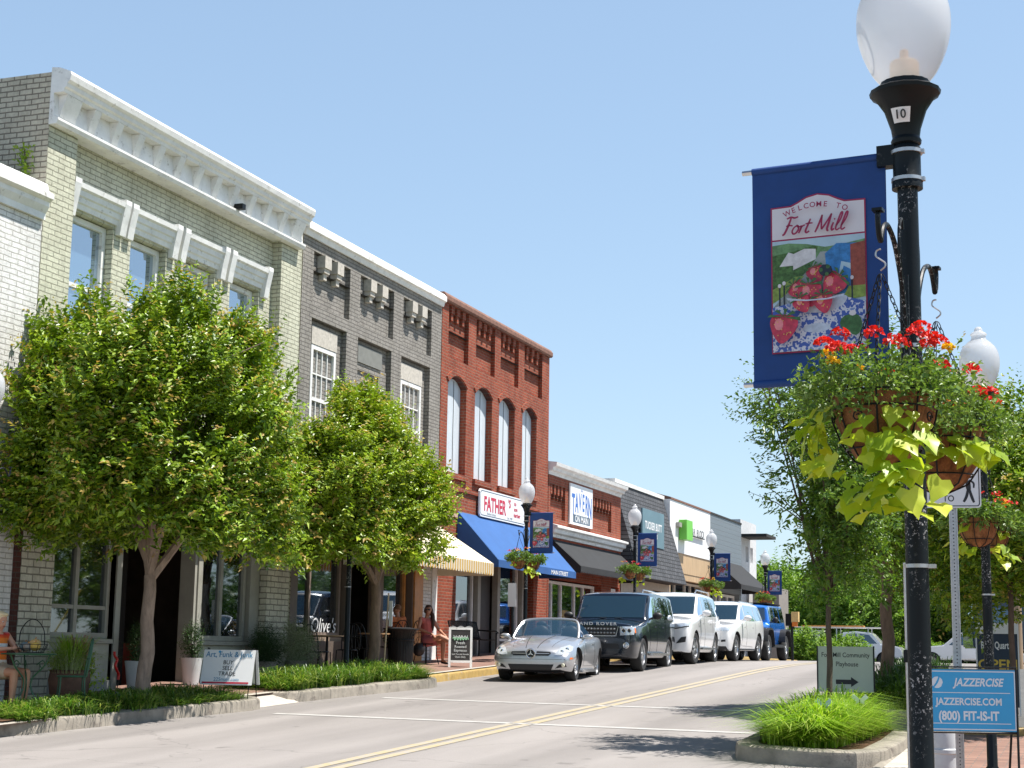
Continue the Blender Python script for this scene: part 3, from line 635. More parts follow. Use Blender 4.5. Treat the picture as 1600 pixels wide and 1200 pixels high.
# --- tavern
y0, y1 = 43.98, 51.5
rt = thing('tavern_building', 'single storey red brick tavern between white cornices', 'building', base(y0, y1))
mb = WB(RED); facade(mb, y0, y1, 3.9, 6.9, FX, [(44.15, 45.55, 5.6, 6.6, .1), (48.35, 50.4, 5.6, 6.6, .1)], RED)
facade(mb, y0, y1, 1.2, 3.9, FX, [(44.1, 49.3, 1.4, 3.85, .3, 0), (50.4, 51.3, 1.5, 3.85, .2, 0)], RED)
for a, n in ((44.2, 4), (48.45, 6)):
    for k_ in range(n): q = a+k_*.33; mb.box(FX-.1, FX-.004, q, q+.15, 6.3, 6.59); mb.box(FX-.1, FX-.03, q+.03, q+.12, 6.15, 6.3)
shell(mb, y0, y1, 1.2, 6.9, FX, RED); mb.build('wall', rt, smooth=False)
mb = WB(WHITE); run(mb, [(-.3, 6.9), (.0, 6.86), (.03, 6.96), (.12, 6.98), (.14, 7.06), (.24, 7.1), (.26, 7.2), (-.3, 7.26)], y0, y1+.03); mb.build('cornice', rt, smooth=False)
mb = WB(WHITE); run(mb, [(0, 5.04), (.06, 5.04), (.08, 5.12), (.18, 5.16), (.2, 5.26), (.28, 5.3), (.28, 5.36), (0, 5.44)], y0+.05, y1); mb.build('lower_cornice', rt, smooth=False)
mb = board_sign(rt, 45.84, 48.1, 5.55, 6.78, FX+.07, None, cut=.01); x = FX+.074
for i, ch in enumerate("TAVERN"):
    f = (i-2.5)/2.5; yy = 46.97+f*.84; h = .52+.16*abs(f); mb.text(ch, h*1.35, (x, yy, 6.02-.2*abs(f)**1.5+.02), U_, V_, SBLUE, sx=.55, bold=.02)
mb.text("the", .13, (x, 46.97, 6.6), U_, V_, SBLUE); mb.poly2([(-.85, 0), (.85, 0), (.85, .24), (-.85, .24)], (x, 46.97, 5.62), U_, V_, SNAVY)
mb.text("ON MAIN", .27, (x+.003, 46.97, 5.65), U_, V_, WHITE_CLEAN, sx=1.15, bold=.02); mb.build('shop_sign', rt, smooth=False)
BLK = M('black_canvas', (.022, .023, .025), .85, var=.15, vs=2)
awning(rt, 44.3, 51.2, 4.98, -14.1, 4.2, 4.0, BLK, .05, name='black_awning')
shopwin(rt, 44.2, 49.2, 1.9, 3.8, FX-.2, .08, WHITE, (45.0, 45.9, 47.2, 48.1)); room(rt, 44.2, 49.2, 1.6, 3.85, FX-.4, 3)
k = WB(WHITE); k.box(FX-.18, FX-.1, 50.45, 51.25, 1.6, 3.8); k.build('door', rt, smooth=False)
k = WB(SRED); k.box(FX-.09, FX-.08, 50.6, 50.8, 2.6, 3.2); k.box(FX-.09, FX-.08, 50.95, 51.2, 2.6, 3.2); k.build('red_door_panel', rt, smooth=False)

# --- mansard shop
def shingle_mat():
    m, t, b = nodes('dark_shingles'); b.inputs['Roughness'].default_value = .8
    tc = N(t, 'ShaderNodeTexCoord'); sp = N(t, 'ShaderNodeSeparateXYZ'); t.links.new(tc.outputs['Object'], sp.inputs[0])
    cb = N(t, 'ShaderNodeCombineXYZ'); t.links.new(sp.outputs[1], cb.inputs[0]); t.links.new(sp.outputs[2], cb.inputs[1])
    bt = N(t, 'ShaderNodeTexBrick'); t.links.new(cb.outputs[0], bt.inputs['Vector'])
    for k, v in (('Scale', 1), ('Brick Width', .33), ('Row Height', .14), ('Mortar Size', .014)): bt.inputs[k].default_value = v
    bt.inputs['Color1'].default_value = (.055, .058, .065, 1); bt.inputs['Color2'].default_value = (.09, .092, .1, 1); bt.inputs['Mortar'].default_value = (.012, .012, .014, 1)
    t.links.new(bt.outputs[0], b.inputs['Base Color']); bump(t, b, bt.outputs['Fac'], .8, -.03); return m
SHG = shingle_mat(); y0, y1 = 51.55, 58.0
rt = thing('mansard_shop', 'low shop under a steep dark grey shingled mansard', 'building', base(y0, y1))
mb = WB(SHG); mb.prism([(-15.25, y0, 7.38), (-14.35, y0, 4.22), (-15.4, y0, 4.22), (-15.6, y0, 7.38)], (0, y1-y0, 0)); mb.build('mansard_roof', rt, smooth=False)
mb = WB(WHITE); mb.box(-15.75, -15.2, y0-.03, y1, 7.385, 7.52); mb.build('coping', rt, smooth=False)
mb = WB(M('beige_render', (.5, .43, .35), .8)); facade(mb, y0, y1, 1.3, 4.21, FX, [(55.6, 57.8, 1.6, 3.95, .2, 0)], None); shell(mb, y0, y1, 1.3, 7.3, -15.6, GRAY); mb.build('wall', rt, smooth=False)
shopwin(rt, 55.7, 57.7, 1.9, 3.9, FX-.1, .08, WHITE, (56.3, 57.0)); room(rt, 55.6, 57.8, 1.6, 3.95, FX-.25, 3)
TEAL = M('teal_grey_board', (.13, .22, .26), .5, var=.1, vs=1)
mb = WB(TEAL); mb.box(-14.72, -14.66, 53.0, 55.9, 5.4, 6.65); x = -14.656
mb.text("TUCKER BUTT", .36, (x, 54.45, 5.98), U_, V_, WHITE_CLEAN, sx=.95, bold=.03); mb.text("PROPERTIES", .2, (x, 54.45, 5.7), U_, V_, WHITE_CLEAN, sx=1, bold=.02); mb.build('shop_sign', rt, smooth=False)

# --- white fascia shop
y0, y1 = 58.05, 64.65
rt = thing('white_fascia_shop', 'shop with a tall plain white fascia carrying a green square sign', 'building', base(y0, y1))
mb = WB(M('bright_panel', (.8, .8, .8), .5, var=.02)); mb.box(FX-.3, FX, y0, y1, 5.5, 7.42); mb.build('fascia', rt, smooth=False)
mb = WB(COPB); mb.prism([(FX-.9, y0, 7.43), (FX+.03, y0, 7.43), (FX+.03, y0, 7.5), (FX-.9, y0, 7.75)], (0, y1-y0, 0)); mb.build('coping', rt, smooth=False)
TAN = M('tan_boards', (.48, .34, .2), .7, var=.2, vs=3, stretch=(1, 3, .3))
mb = WB(TAN); mb.box(FX-.3, FX-.03, y0, y1, 4.75, 5.49); mb.build('tan_fascia', rt, smooth=False)
mb = WB(TAN); shell(mb, y0, y1, 1.4, 7.4, FX-.32, TAN); facade(mb, y0, y1, 1.4, 4.745, FX-.05, [(58.3, 64.2, 1.7, 4.5, .3, 0)], TAN); mb.build('wall', rt, smooth=False)
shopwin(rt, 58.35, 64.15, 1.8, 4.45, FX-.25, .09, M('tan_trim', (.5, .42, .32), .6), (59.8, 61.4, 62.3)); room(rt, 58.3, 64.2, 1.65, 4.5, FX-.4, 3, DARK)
GRN = M('lime_sign', (.17, .55, .06), .4, var=0); mb = WB(GRN); mb.box(FX+.02, FX+.32, 59.35, 60.3, 6.0, 6.75, GRN); mb.build('green_sign_block', rt, smooth=False)
BLT = M('black_letters', (.02, .02, .02), .5, var=0); mb = WB(BLT)
for i, s_ in enumerate("H&R BLOCK"):
    if s_ != ' ':
        mb.text(s_, .4, (FX+.1, 60.95+i*.26, 6.28), U_, V_, BLT, bold=.02)
mb.box(FX+.02, FX+.09, 60.8, 63.3, 6.25, 6.28); mb.build('sign_lettering', rt, smooth=False)
mb = WB(GREYTRIM); mb.box(FX+.01, FX+.15, 58.9, 59.3, 6.45, 6.62); mb.build('sign_bracket', rt, smooth=False)

# --- slate sided shop
y0, y1 = 64.7, 70.7
rt = thing('slate_sided_shop', 'slate grey clapboard shop with a black awning at the end of the row', 'building', base(y0, y1))
def siding_mat(name, c):
    m, t, b = nodes(name); b.inputs['Roughness'].default_value = .6; b.inputs['Base Color'].default_value = (*c, 1)
    wv = N(t, 'ShaderNodeTexWave', bands_direction='Z', wave_profile='SAW'); wv.inputs['Scale'].default_value = 1.6
    tc = N(t, 'ShaderNodeTexCoord'); t.links.new(tc.outputs['Object'], wv.inputs['Vector'])
    t.links.new(ramp(t, wv.outputs['Fac'], [(0, tuple(q*.45 for q in c)), (.15, c), (1, c)]), b.inputs['Base Color']); bump(t, b, wv.outputs['Fac'], .8, .03); return m
mb = WB(siding_mat('slate_siding', (.22, .26, .29))); facade(mb, y0, y1, 1.3, 7.42, FX, [(65.2, 70.2, 1.7, 4.3, .3, 0)], None); shell(mb, y0, y1, 1.3, 7.42, FX, None); mb.build('wall', rt, smooth=False)
mb = WB(DARK); mb.box(FX-.3, FX+.03, y0, y1, 7.422, 7.5); mb.build('coping', rt, smooth=False)
awning(rt, 64.9, 70.6, 5.6, -13.8, 4.55, 4.35, BLK, name='black_awning')
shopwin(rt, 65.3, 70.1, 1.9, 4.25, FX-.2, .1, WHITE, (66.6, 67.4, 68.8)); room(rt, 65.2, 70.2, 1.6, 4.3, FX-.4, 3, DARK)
# --- pale building beyond
rt = thing('pale_canopy_building', 'pale building with a thin flat dark canopy beyond the slate shop', 'building', (FX-1, 76, g(76)))
mb = WB(M('pale_render', (.6, .6, .6), .7)); facade(mb, 71.5, 75, 1.2, 7.75, FX-.2, [(72.6, 73.2, 5.9, 6.6, .15), (73.6, 74.2, 5.9, 6.6, .15)], None); shell(mb, 71.5, 75, 1.2, 7.75, FX-.2, None, depth=14); mb.build('wall', rt, smooth=False)
mb = WB(DARK); mb.box(FX-.2, -14.0, 71.4, 73.6, 6.95, 7.08); mb.build('canopy', rt, smooth=False)
mb = WB(M('taupe_render', (.25, .22, .2), .8)); mb.box(-14.9, -13.7, 72.6, 74.9, 1.2, 4.7); mb.build('lower_wall', rt, smooth=False)
# small wall beyond the crest
rt = thing('pale_garden_wall', 'low pale grey wall beyond the crest of the road, left of the pickup', 'wall', (-14.5, 86, g(86)))
mb = WB(M('pale_wall', (.5, .5, .5), .8)); mb.box(-19.5, -13.9, 86, 86.3, .8, 2.95); mb.build('wall_face', rt, smooth=False)
mb = WB(M('wall_cap_stone', (.55, .54, .5), .8)); mb.box(-19.55, -13.85, 85.95, 86.35, 2.952, 3.03); mb.build('cap', rt, smooth=False)
# ------------------------------------------------------------ street lamps, banners, baskets
def lamp_metal():
    m, t, b = nodes('chipped_black_paint'); b.inputs['Roughness'].default_value = .42; b.inputs['Specular IOR Level'].default_value = .22
    chip = ramp(t, noise(t, 62, 6, .75), [(.575, (0, 0, 0)), (.6, (1, 1, 1))]); zone = ramp(t, noise(t, 2.6, 2, .5, stretch=(1, 1, .7)), [(.5, (0, 0, 0)), (.6, (1, 1, 1))])
    k = mixc(t, 1, chip, zone, 'MULTIPLY'); t.links.new(mixc(t, k, (.006, .009, .011), (.5, .5, .5)), b.inputs['Base Color'])
    bump(t, b, noise(t, 60, 4, .6), .2, .003); return m
LMET = lamp_metal()
def globe_mat():
    m, t, b = nodes('frosted_acrylic'); b.inputs['Base Color'].default_value = (.72, .74, .77, 1); b.inputs['Roughness'].default_value = .12; b.inputs['Coat Weight'].default_value = .5
    tr = N(t, 'ShaderNodeBsdfTranslucent'); tr.inputs[0].default_value = (.78, .78, .77, 1)
    tp = N(t, 'ShaderNodeBsdfTransparent'); tp.inputs[0].default_value = (.95, .97, 1, 1)
    a = N(t, 'ShaderNodeMixShader'); a.inputs[0].default_value = .5; t.links.new(b.outputs[0], a.inputs[1]); t.links.new(tr.outputs[0], a.inputs[2])
    c = N(t, 'ShaderNodeMixShader'); lw = N(t, 'ShaderNodeLayerWeight'); lw.inputs[0].default_value = .35
    t.links.new(ramp(t, lw.outputs['Facing'], [(0, (.4, .4, .4)), (.5, (.28, .28, .28)), (.9, (.04, .04, .04))]), c.inputs[0]); t.links.new(a.outputs[0], c.inputs[1]); t.links.new(tp.outputs[0], c.inputs[2])
    t.links.new(c.outputs[0], t.nodes['Material Output'].inputs[0]); return m
GLOBE = globe_mat(); SOCK = M('lamp_socket', (.75, .5, .3), .6, var=.1)
GTOP = 3.76
def make_lamp(label, loc, rz, group='acorn street lamps'):
    rt = thing('street_lamp', label, 'street lamp', loc, rz, group)
    mb = MB(LMET); mb.lathe([(.09, -.3), (.09, .02), (.075, .06), (.05, .1), (.046, 1.5), (.042, 3.3), (.04, 3.5)], n=20); mb.build('pole', rt)
    mb = MB(LMET); z = GTOP
    mb.lathe([(.052, z-.27), (.06, z-.265), (.062, z-.25), (.055, z-.235), (.06, z-.2), (.085, z-.12), (.12, z-.065), (.142, z-.05), (.145, z-.035), (.13, z-.025), (.1, z-.02), (.1, z+.005), (.0, z+.005)], n=32, flute=.025); mb.build('capital', rt)
    mb = MB(LMET); mb.lathe([(.056, z-.46), (.064, z-.46), (.064, z-.43), (.058, z-.42), (.058, z-.3), (.062, z-.29), (.05, z-.27)], n=20); mb.build('collar', rt)
    for zz in (z-.31, z-.43, 2.62, 1.72):
        mb = MB(STEEL); mb.lathe([(.04, zz), (.066 if zz > 3 else .05, zz+.001), (.066 if zz > 3 else .05, zz+.016), (.04, zz+.017)], n=20)
        mb.box(.045, .075, -.012, .012, zz, zz+.016); mb.build('clamp_band', rt)
    prof = [(.10, 0), (.135, .045), (.17, .12), (.19, .19), (.197, .26), (.19, .335), (.163, .405), (.115, .46), (.078, .49), (.07, .53), (.082, .54), (.07, .56), (.045, .575), (.038, .6), (.02, .62), (0, .626)]
    mb = MB(GLOBE); mb.lathe([(r, z+h+.006) for r, h in smooth2(prof, 3)], n=36); gl = mb.build('globe', rt)
    mb = MB(SOCK); mb.lathe([(.0, z+.01), (.062, z+.01), (.062, z+.085), (.055, z+.1), (.02, z+.105), (.018, z+.15), (0, z+.16)], n=16); mb.build('socket', gl)
    mb = MB(WHITE_CLEAN, BLT); a = R(-90)+R(0)
    for k in range(5):     # number sticker wrapped on the neck
        a0 = -.42+k*.17; r = .079; P = lambda q, h: (r*math.sin(q)+.0, -r*math.cos(q)-.004*(h > z-.17), h)
        mb.add([(math.sin(a0)*.078, -math.cos(a0)*.078, z-.19), (math.sin(a0+.17)*.078, -math.cos(a0+.17)*.078, z-.19), (math.sin(a0+.17)*.1, -math.cos(a0+.17)*.1, z-.13), (math.sin(a0)*.1, -math.cos(a0)*.1, z-.13)], [(0, 1, 2, 3)])
    mb.text("10", .05, (.0, -.096, z-.178), (1, 0, 0), (0, -.3, 1), BLT, bold=.02); mb.build('number_sticker', rt, smooth=False)
    return rt
def make_arm(rt, s):
    """scrolled basket bracket, s=-1 towards -Y"""
    mb = MB(LMET); q = lambda a, b: (0, s*a, b-.38)
    arc = smooth2([(.055, 2.75), (.075, 2.95), (.13, 3.2), (.24, 3.37), (.36, 3.43), (.44, 3.41), (.49, 3.34)], 5)
    mb.tube([q(a, b) for a, b in arc], .011, 8); mb.tube([q(.055, 2.6), q(.06, 3.0), q(.055, 3.3)], .009, 8)
    mb.tube([q(*p) for p in smooth2([(.055, 3.05), (.12, 3.2), (.17, 3.36), (.17, 3.47), (.13, 3.52), (.11, 3.48)], 5)], .008, 6)
    mb.tube([q(*p) for p in smooth2([(.49, 3.34), (.515, 3.36), (.53, 3.43), (.51, 3.46)], 5)], .011, 8)
    mb.box(-.02, .02, min(s*.5, s*.545), max(s*.5, s*.545), 3.07, 3.082)
    mb.build('basket_bracket', rt)
def banner_colors():
    c = lambda n, v, r=.7, **k: M('banner_'+n, v, r, **k)
    return dict(blue=c('blue', (.007, .05, .21), var=.1, vs=8), maroon=c('maroon', (.3, .02, .08), var=0), pale=c('pale', (.66, .64, .68), var=.04), sky=c('sky', (.4, .56, .66), var=.1), hill=c('hill', (.13, .26, .12), var=.35, vs=40),
        tree=c('tree', (.06, .14, .04), var=.6, vs=60), street=c('street', (.3, .34, .34), var=.15, vs=30), bld=c('house', (.6, .6, .62), var=.2, vs=30), bb=c('bluehouse', (.04, .2, .48), var=.4, vs=30), rb=c('redhouse', (.28, .07, .05), var=.3, vs=50),
        grass=c('grass', (.22, .32, .07), var=.3, vs=50), berry=c('berry', (.5, .035, .08), .5, var=.35, vs=30), pink=c('pink', (.75, .25, .28), var=.15, vs=40), seed=c('seed', (.75, .5, .12), var=0), leaf=c('leaf', (.05, .14, .05), var=.4, vs=60), dark=c('dark', (.02, .03, .05), var=0), glass=c('glass', (.5, .56, .68), .3, var=.2, vs=30))
BC = banner_colors()
def cloth_mat():
    m, t, b = nodes('banner_patterned_cloth'); b.inputs['Roughness'].default_value = .7
    t.links.new(ramp(t, noise(t, 42, 2, .5), [(.47, (.06, .12, .42)), (.5, (.62, .64, .74)), (.6, (.62, .64, .74)), (.62, (.2, .28, .55))]), b.inputs['Base Color']); return m
BCLOTH = cloth_mat()
def make_banner(label, loc, rz, group='blue welcome banners'):
    rt = thing('banner', label, 'banner', loc, rz, group); x0, x1, z0, z1 = -.675, -.09, 2.565, 3.53
    mb = MB(BC['blue']); nx, nz = 8, 14
    for sgn in (-1, 1):
        xs = lin(x0, x1, nx); zs = lin(z0, z1, nz)
        wv = lambda x, z: .006*math.sin(x*9+z*2)*math.sin((z-z0)/(z1-z0)*math.pi)
        vs = [(x, wv(x, z)+sgn*.004, z) for z in zs for x in xs]; fs = [(j*(nx+1)+i, j*(nx+1)+i+1, (j+1)*(nx+1)+i+1, (j+1)*(nx+1)+i) for j in range(nz) for i in range(nx)]
        mb.add(vs, [f if sgn < 0 else f[::-1] for f in fs])
    for zz in (z0+.01, z1-.01): mb.lathe([(.017, x0), (.017, x1)], (0, 0, zz), n=12, axis='x')
    mb.build('fabric', rt)
    for zz in (z0+.01, z1-.01):
        r = MB(SILVER); r.lathe([(.0, -.72), (.011, -.72), (.011, -.05), (0, -.05)], (0, 0, zz), n=10, axis='x'); r.build('rod', rt)
        r = MB(LMET); r.box(-.12, -.045, -.03, .03, zz-.05, zz+.04); r.build('rod_bracket', rt, smooth=False)
    for side in (-1, 1):
        y = side*.0125; U = (1 if side < 0 else -1, 0, 0); V = (0, 0, 1); W_, H_ = .415, .70; O = Vector(((x0+x1)/2, y, z0+.135))
        art = MB(); e = [0]
        def P(pts, m): e[0] += 1; art.poly2(pts, O+Vector((0, side*.00035*e[0], 0)), U, V, m)
        def ell(cx, cy, rx, ry, m, n=18, a0=0, a1=2*math.pi): P([(cx+rx*math.cos(a0+(a1-a0)*i/n), cy+ry*math.sin(a0+(a1-a0)*i/n)) for i in range(n+(1 if a1-a0 < 6 else 0))], m)
        w = W_/2; top = [(w, .645), (.12, .647), (.09, .66), (.05, .68), (0, .69), (-.05, .68), (-.09, .66), (-.12, .647), (-w, .645)]
        P([(-w, 0), (w, 0)]+top, BC['maroon']); i_ = .006
        P([(-w+i_, .50), (w-i_, .50)]+[(a*.97, b-.007) for a, b in top], BC['pale']); w -= i_
        P([(-w, i_), (w, i_), (w, .493), (-w, .493)], BC['sky'])
        P([(-w, .3), (w, .3), (w, .47), (.1, .455), (.03, .45), (-.05, .47), (-.13, .48), (-w, .475)], BC['hill'])
        P([(-w, .27), (-.05, .3), (0, .455), (-.02, .46), (-.12, .44), (-w, .43)], BC['tree'])
        P([(-.11, .36), (-.01, .4), (-.01, .445), (-.06, .45), (-.11, .43)], BC['bld']); P([(-.17, .38), (-.07, .38), (-.08, .42), (-.13, .44)], BC['bld'])
        P([(-w, .2), (.12, .2), (.04, .43), (.01, .43), (-.03, .37), (-.1, .3)], BC['street'])
        P([(-w, .22), (-.15, .25), (-.06, .33), (-.1, .33), (-w, .28)], BC['grass'])
        P([(.04, .3), (.17, .29), (.17, .455), (.08, .46), (.03, .42)], BC['bb']); P([(.07, .25), (.16, .24), (.17, .36), (.1, .38)], BC['sky']); P([(.08, .24), (.15, .24), (.16, .33), (.11, .36)], BC['bb'])
        P([(.14, .26), (w, .27), (w, .46), (.14, .45)], BC['rb']); P([(.1, .21), (w, .22), (w, .27), (.13, .27)], BC['grass'])
        for q in ((-.17, .24), (-.15, .25), (.145, .25)): P([(q[0]-.003, q[1]-.06), (q[0]+.003, q[1]-.06), (q[0]+.003, q[1]+.05), (q[0]-.003, q[1]+.05)], BC['dark']); ell(q[0], q[1]+.055, .008, .009, BC['pale'], 10)
        P([(-w, i_), (w, i_), (w, .2), (.1, .23), (-.1, .22), (-w, .2)], BCLOTH)
        ell(-.01, .1, .06, .02, BC['glass']); ell(0, .225, .125, .06, BC['glass'], 20, math.pi, 2*math.pi); ell(0, .225, .125, .015, BC['glass'])
        def berry(cx, cy, s, rot=0):
            pts = [(cx+s*q*math.cos(rot)-s*r_*math.sin(rot), cy+s*q*math.sin(rot)+s*r_*math.cos(rot)) for q, r_ in smooth2([(0, .9), (.7, .8), (.95, .35), (.75, -.3), (.3, -.9), (0, -1.05), (-.3, -.9), (-.75, -.3), (-.95, .35), (-.7, .8), (0, .9)], 3)[:-1]]
            P(pts, BC['berry']); ell(cx-.3*s, cy+.25*s, .3*s, .4*s, BC['pink'], 12)
            for k in range(14): rr = random.Random(k*7+int(cx*999)); ell(cx+s*rr.uniform(-.6, .6), cy+s*rr.uniform(-.6, .65), .0022, .003, BC['seed'], 6)
            for k in range(5): a = rot+math.pi/2+(k-2)*.5; P([(cx+s*.7*math.cos(rot+1.57), cy+s*.7*math.sin(rot+1.57)), (cx+s*1.25*math.cos(a-.12), cy+s*1.25*math.sin(a-.12)), (cx+s*1.3*math.cos(a+.1), cy+s*1.3*math.sin(a+.1))], BC['leaf'])
        for q in ((-.01, .335, .04, .4), (-.085, .27, .042, .8), (.07, .28, .055, -.7), (-.03, .245, .055, .1), (.03, .2, .045, .2), (-.06, .2, .04, .5)): berry(*q)
        ell(.045, .335, .03, .026, BC['dark'], 10)
        for k in range(7): ell(.045+.02*math.cos(k), .335+.018*math.sin(k), .009, .009, BC['leaf'] if k % 2 else BC['dark'], 8)
        ell(0, .22, .122, .07, BC['glass'], 16, math.pi*1.02, math.pi*1.12)
        P([(-.125, .228), (-.12, .218), (-.04, .208), (.05, .208), (.12, .218), (.125, .228), (.05, .214), (-.04, .214)], BC['glass'])
        berry(-.14, .1, .065, -.15); ell(.145, .1, .04, .035, BC['leaf'], 12); ell(.17, .09, .03, .045, BC['leaf'], 12); ell(.16, .14, .016, .012, BC['pale'], 8)
        art.build('artwork', rt, smooth=False)
        L = MB(BC['maroon']); O2 = O+Vector((0, side*.028, 0))
        for i, ch in enumerate("WELCOME TO"):
            f = (i-4.5)/4.5; a = -f*.38; cx = f*.122; cy = .623-.027*f*f
            if ch != ' ':
                cu, su = math.cos(a), math.sin(a); L.text(ch, .033, O2+Vector(U)*cx+Vector(V)*cy, tuple(Vector(U)*cu+Vector(V)*su), tuple(Vector(V)*cu-Vector(U)*su), None, bold=.012)
        S = .071
        def st(pts, w_=.0085, ox=0): L.ribbon([(ox+(a+.28*b)*S, .512+b*S) for a, b in pts], w_, O2, U, V)
        ox = -.155
        st([(.12, .98), (.35, 1.06), (.62, 1.0), (.8, 1.06)], ox=ox); st([(.38, 1.0), (.33, .6), (.22, .1), (.1, -.02)], .01, ox); st([(.2, .52), (.4, .56), (.6, .52)], .007, ox)
        st([(.86, .5), (.72, .4), (.66, .18), (.76, .02), (.92, .05), (1.02, .25), (.98, .45), (.86, .52), (.95, .42), (1.1, .44)], .008, ox)
        st([(1.14, .5), (1.16, .3), (1.1, .02)], .009, ox); st([(1.13, .3), (1.25, .46), (1.38, .5)], .007, ox)
        st([(1.62, .85), (1.55, .45), (1.5, .12), (1.6, .02), (1.74, .1)], .009, ox); st([(1.38, .56), (1.6, .58), (1.82, .58)], .007, ox)
        st([(2.12, -.02), (2.22, .4), (2.3, 1.02)], .009, ox); st([(2.3, 1.02), (2.36, .6), (2.46, .2), (2.52, .2), (2.72, .65), (2.86, 1.04)], .008, ox); st([(2.86, 1.04), (2.84, .6), (2.82, .1), (2.94, 0)], .01, ox)
        st([(3.12, .48), (3.08, .2), (3.14, .02), (3.26, .1)], .009, ox); L.poly2([(ox+(3.14+.28*.68)*S+.004*math.cos(k), .512+.68*S+.004*math.sin(k)) for k in range(6)], O2, U, V)
        for q in (3.34, 3.66): st([(q, .25), (q+.16, .6), (q+.2, 1.0), (q+.1, 1.02), (q+.04, .6), (q, .15), (q+.1, 0), (q+.26, .1)], .008, ox)
        L.build('lettering', rt, smooth=False)
    return rt
# leaf helpers ---------------------------------------------------------
def leafcloud(P, D, Nn, L, Wd, fold=.25, tipdrop=.15):
    """P base points, D unit directions, Nn unit normals -> folded 4-gon leaves (two quads -> 2 tris each side)"""
    n = len(P); S = np.cross(D, Nn); S /= np.linalg.norm(S, axis=1, keepdims=True)+1e-9; L = L.reshape(-1, 1); Wd = Wd.reshape(-1, 1)
    b = P; t = P+D*L-Nn*L*tipdrop; m1 = P+D*L*.45+S*Wd/2+Nn*Wd*fold; m2 = P+D*L*.45-S*Wd/2+Nn*Wd*fold; c = P+D*L*.5
    V = np.stack([b, m1, t, m2], 1).reshape(-1, 3); k = np.arange(n)*4
    F = np.concatenate([np.stack([k, k+1, k+2], 1), np.stack([k, k+2, k+3], 1)], 1).reshape(-1, 3); return V, F
def rnd_unit(rng, n):
    v = rng.normal(size=(n, 3)); return v/np.linalg.norm(v, axis=1, keepdims=True)
def unit(v): return v/(np.linalg.norm(v, axis=1, keepdims=True)+1e-9)
BLF = leafmat('bedding_leaf', (.06, .13, .02), (.16, .27, .05), .3, third=(.2, .3, .07)); LIME = leafmat('lime_vine_leaf', (.26, .4, .02), (.46, .57, .035), .42, .4, third=(.58, .64, .06), gloss=.6)
REDF = leafmat('red_petal', (.6, .012, .015), (.8, .03, .02), .2, .5); YELF = leafmat('yellow_petal', (.8, .42, .01), (.85, .6, .03), .2, .5)
def coir_mat():
    m, t, b = nodes('coir_liner'); b.inputs['Roughness'].default_value = .95
    c = ramp(t, noise(t, 14, 6, .75, stretch=(1, 1, .35)), [(.3, (.08, .03, .012)), (.5, (.28, .12, .045)), (.72, (.42, .21, .09))]); t.links.new(c, b.inputs['Base Color'])
    bump(t, b, noise(t, 50, 6, .8), .9, .01); return m
COIR = coir_mat()
def lobed_leaf(V, F, p, d, nrm, s):
    d = d.normalized(); nrm = (nrm-d*nrm.dot(d)).normalized(); sd = d.cross(nrm); b = len(V)
    out = [(0, 0), (.28, -.14), (.52, .05), (.44, .28), (.4, .5), (.2, .72), (0, 1.02), (-.2, .72), (-.4, .5), (-.44, .28), (-.52, .05), (-.28, -.14)]
    V.append(p+d*s*.28-nrm*s*.04)
    for u, v in out: V.append(p+sd*u*s+d*v*s+nrm*s*(.13*abs(u)-.22*max(0, v)**2-.1*(abs(u) > .4)))
    for i in range(12): F.append((b, b+1+i, b+1+(i+1) % 12))
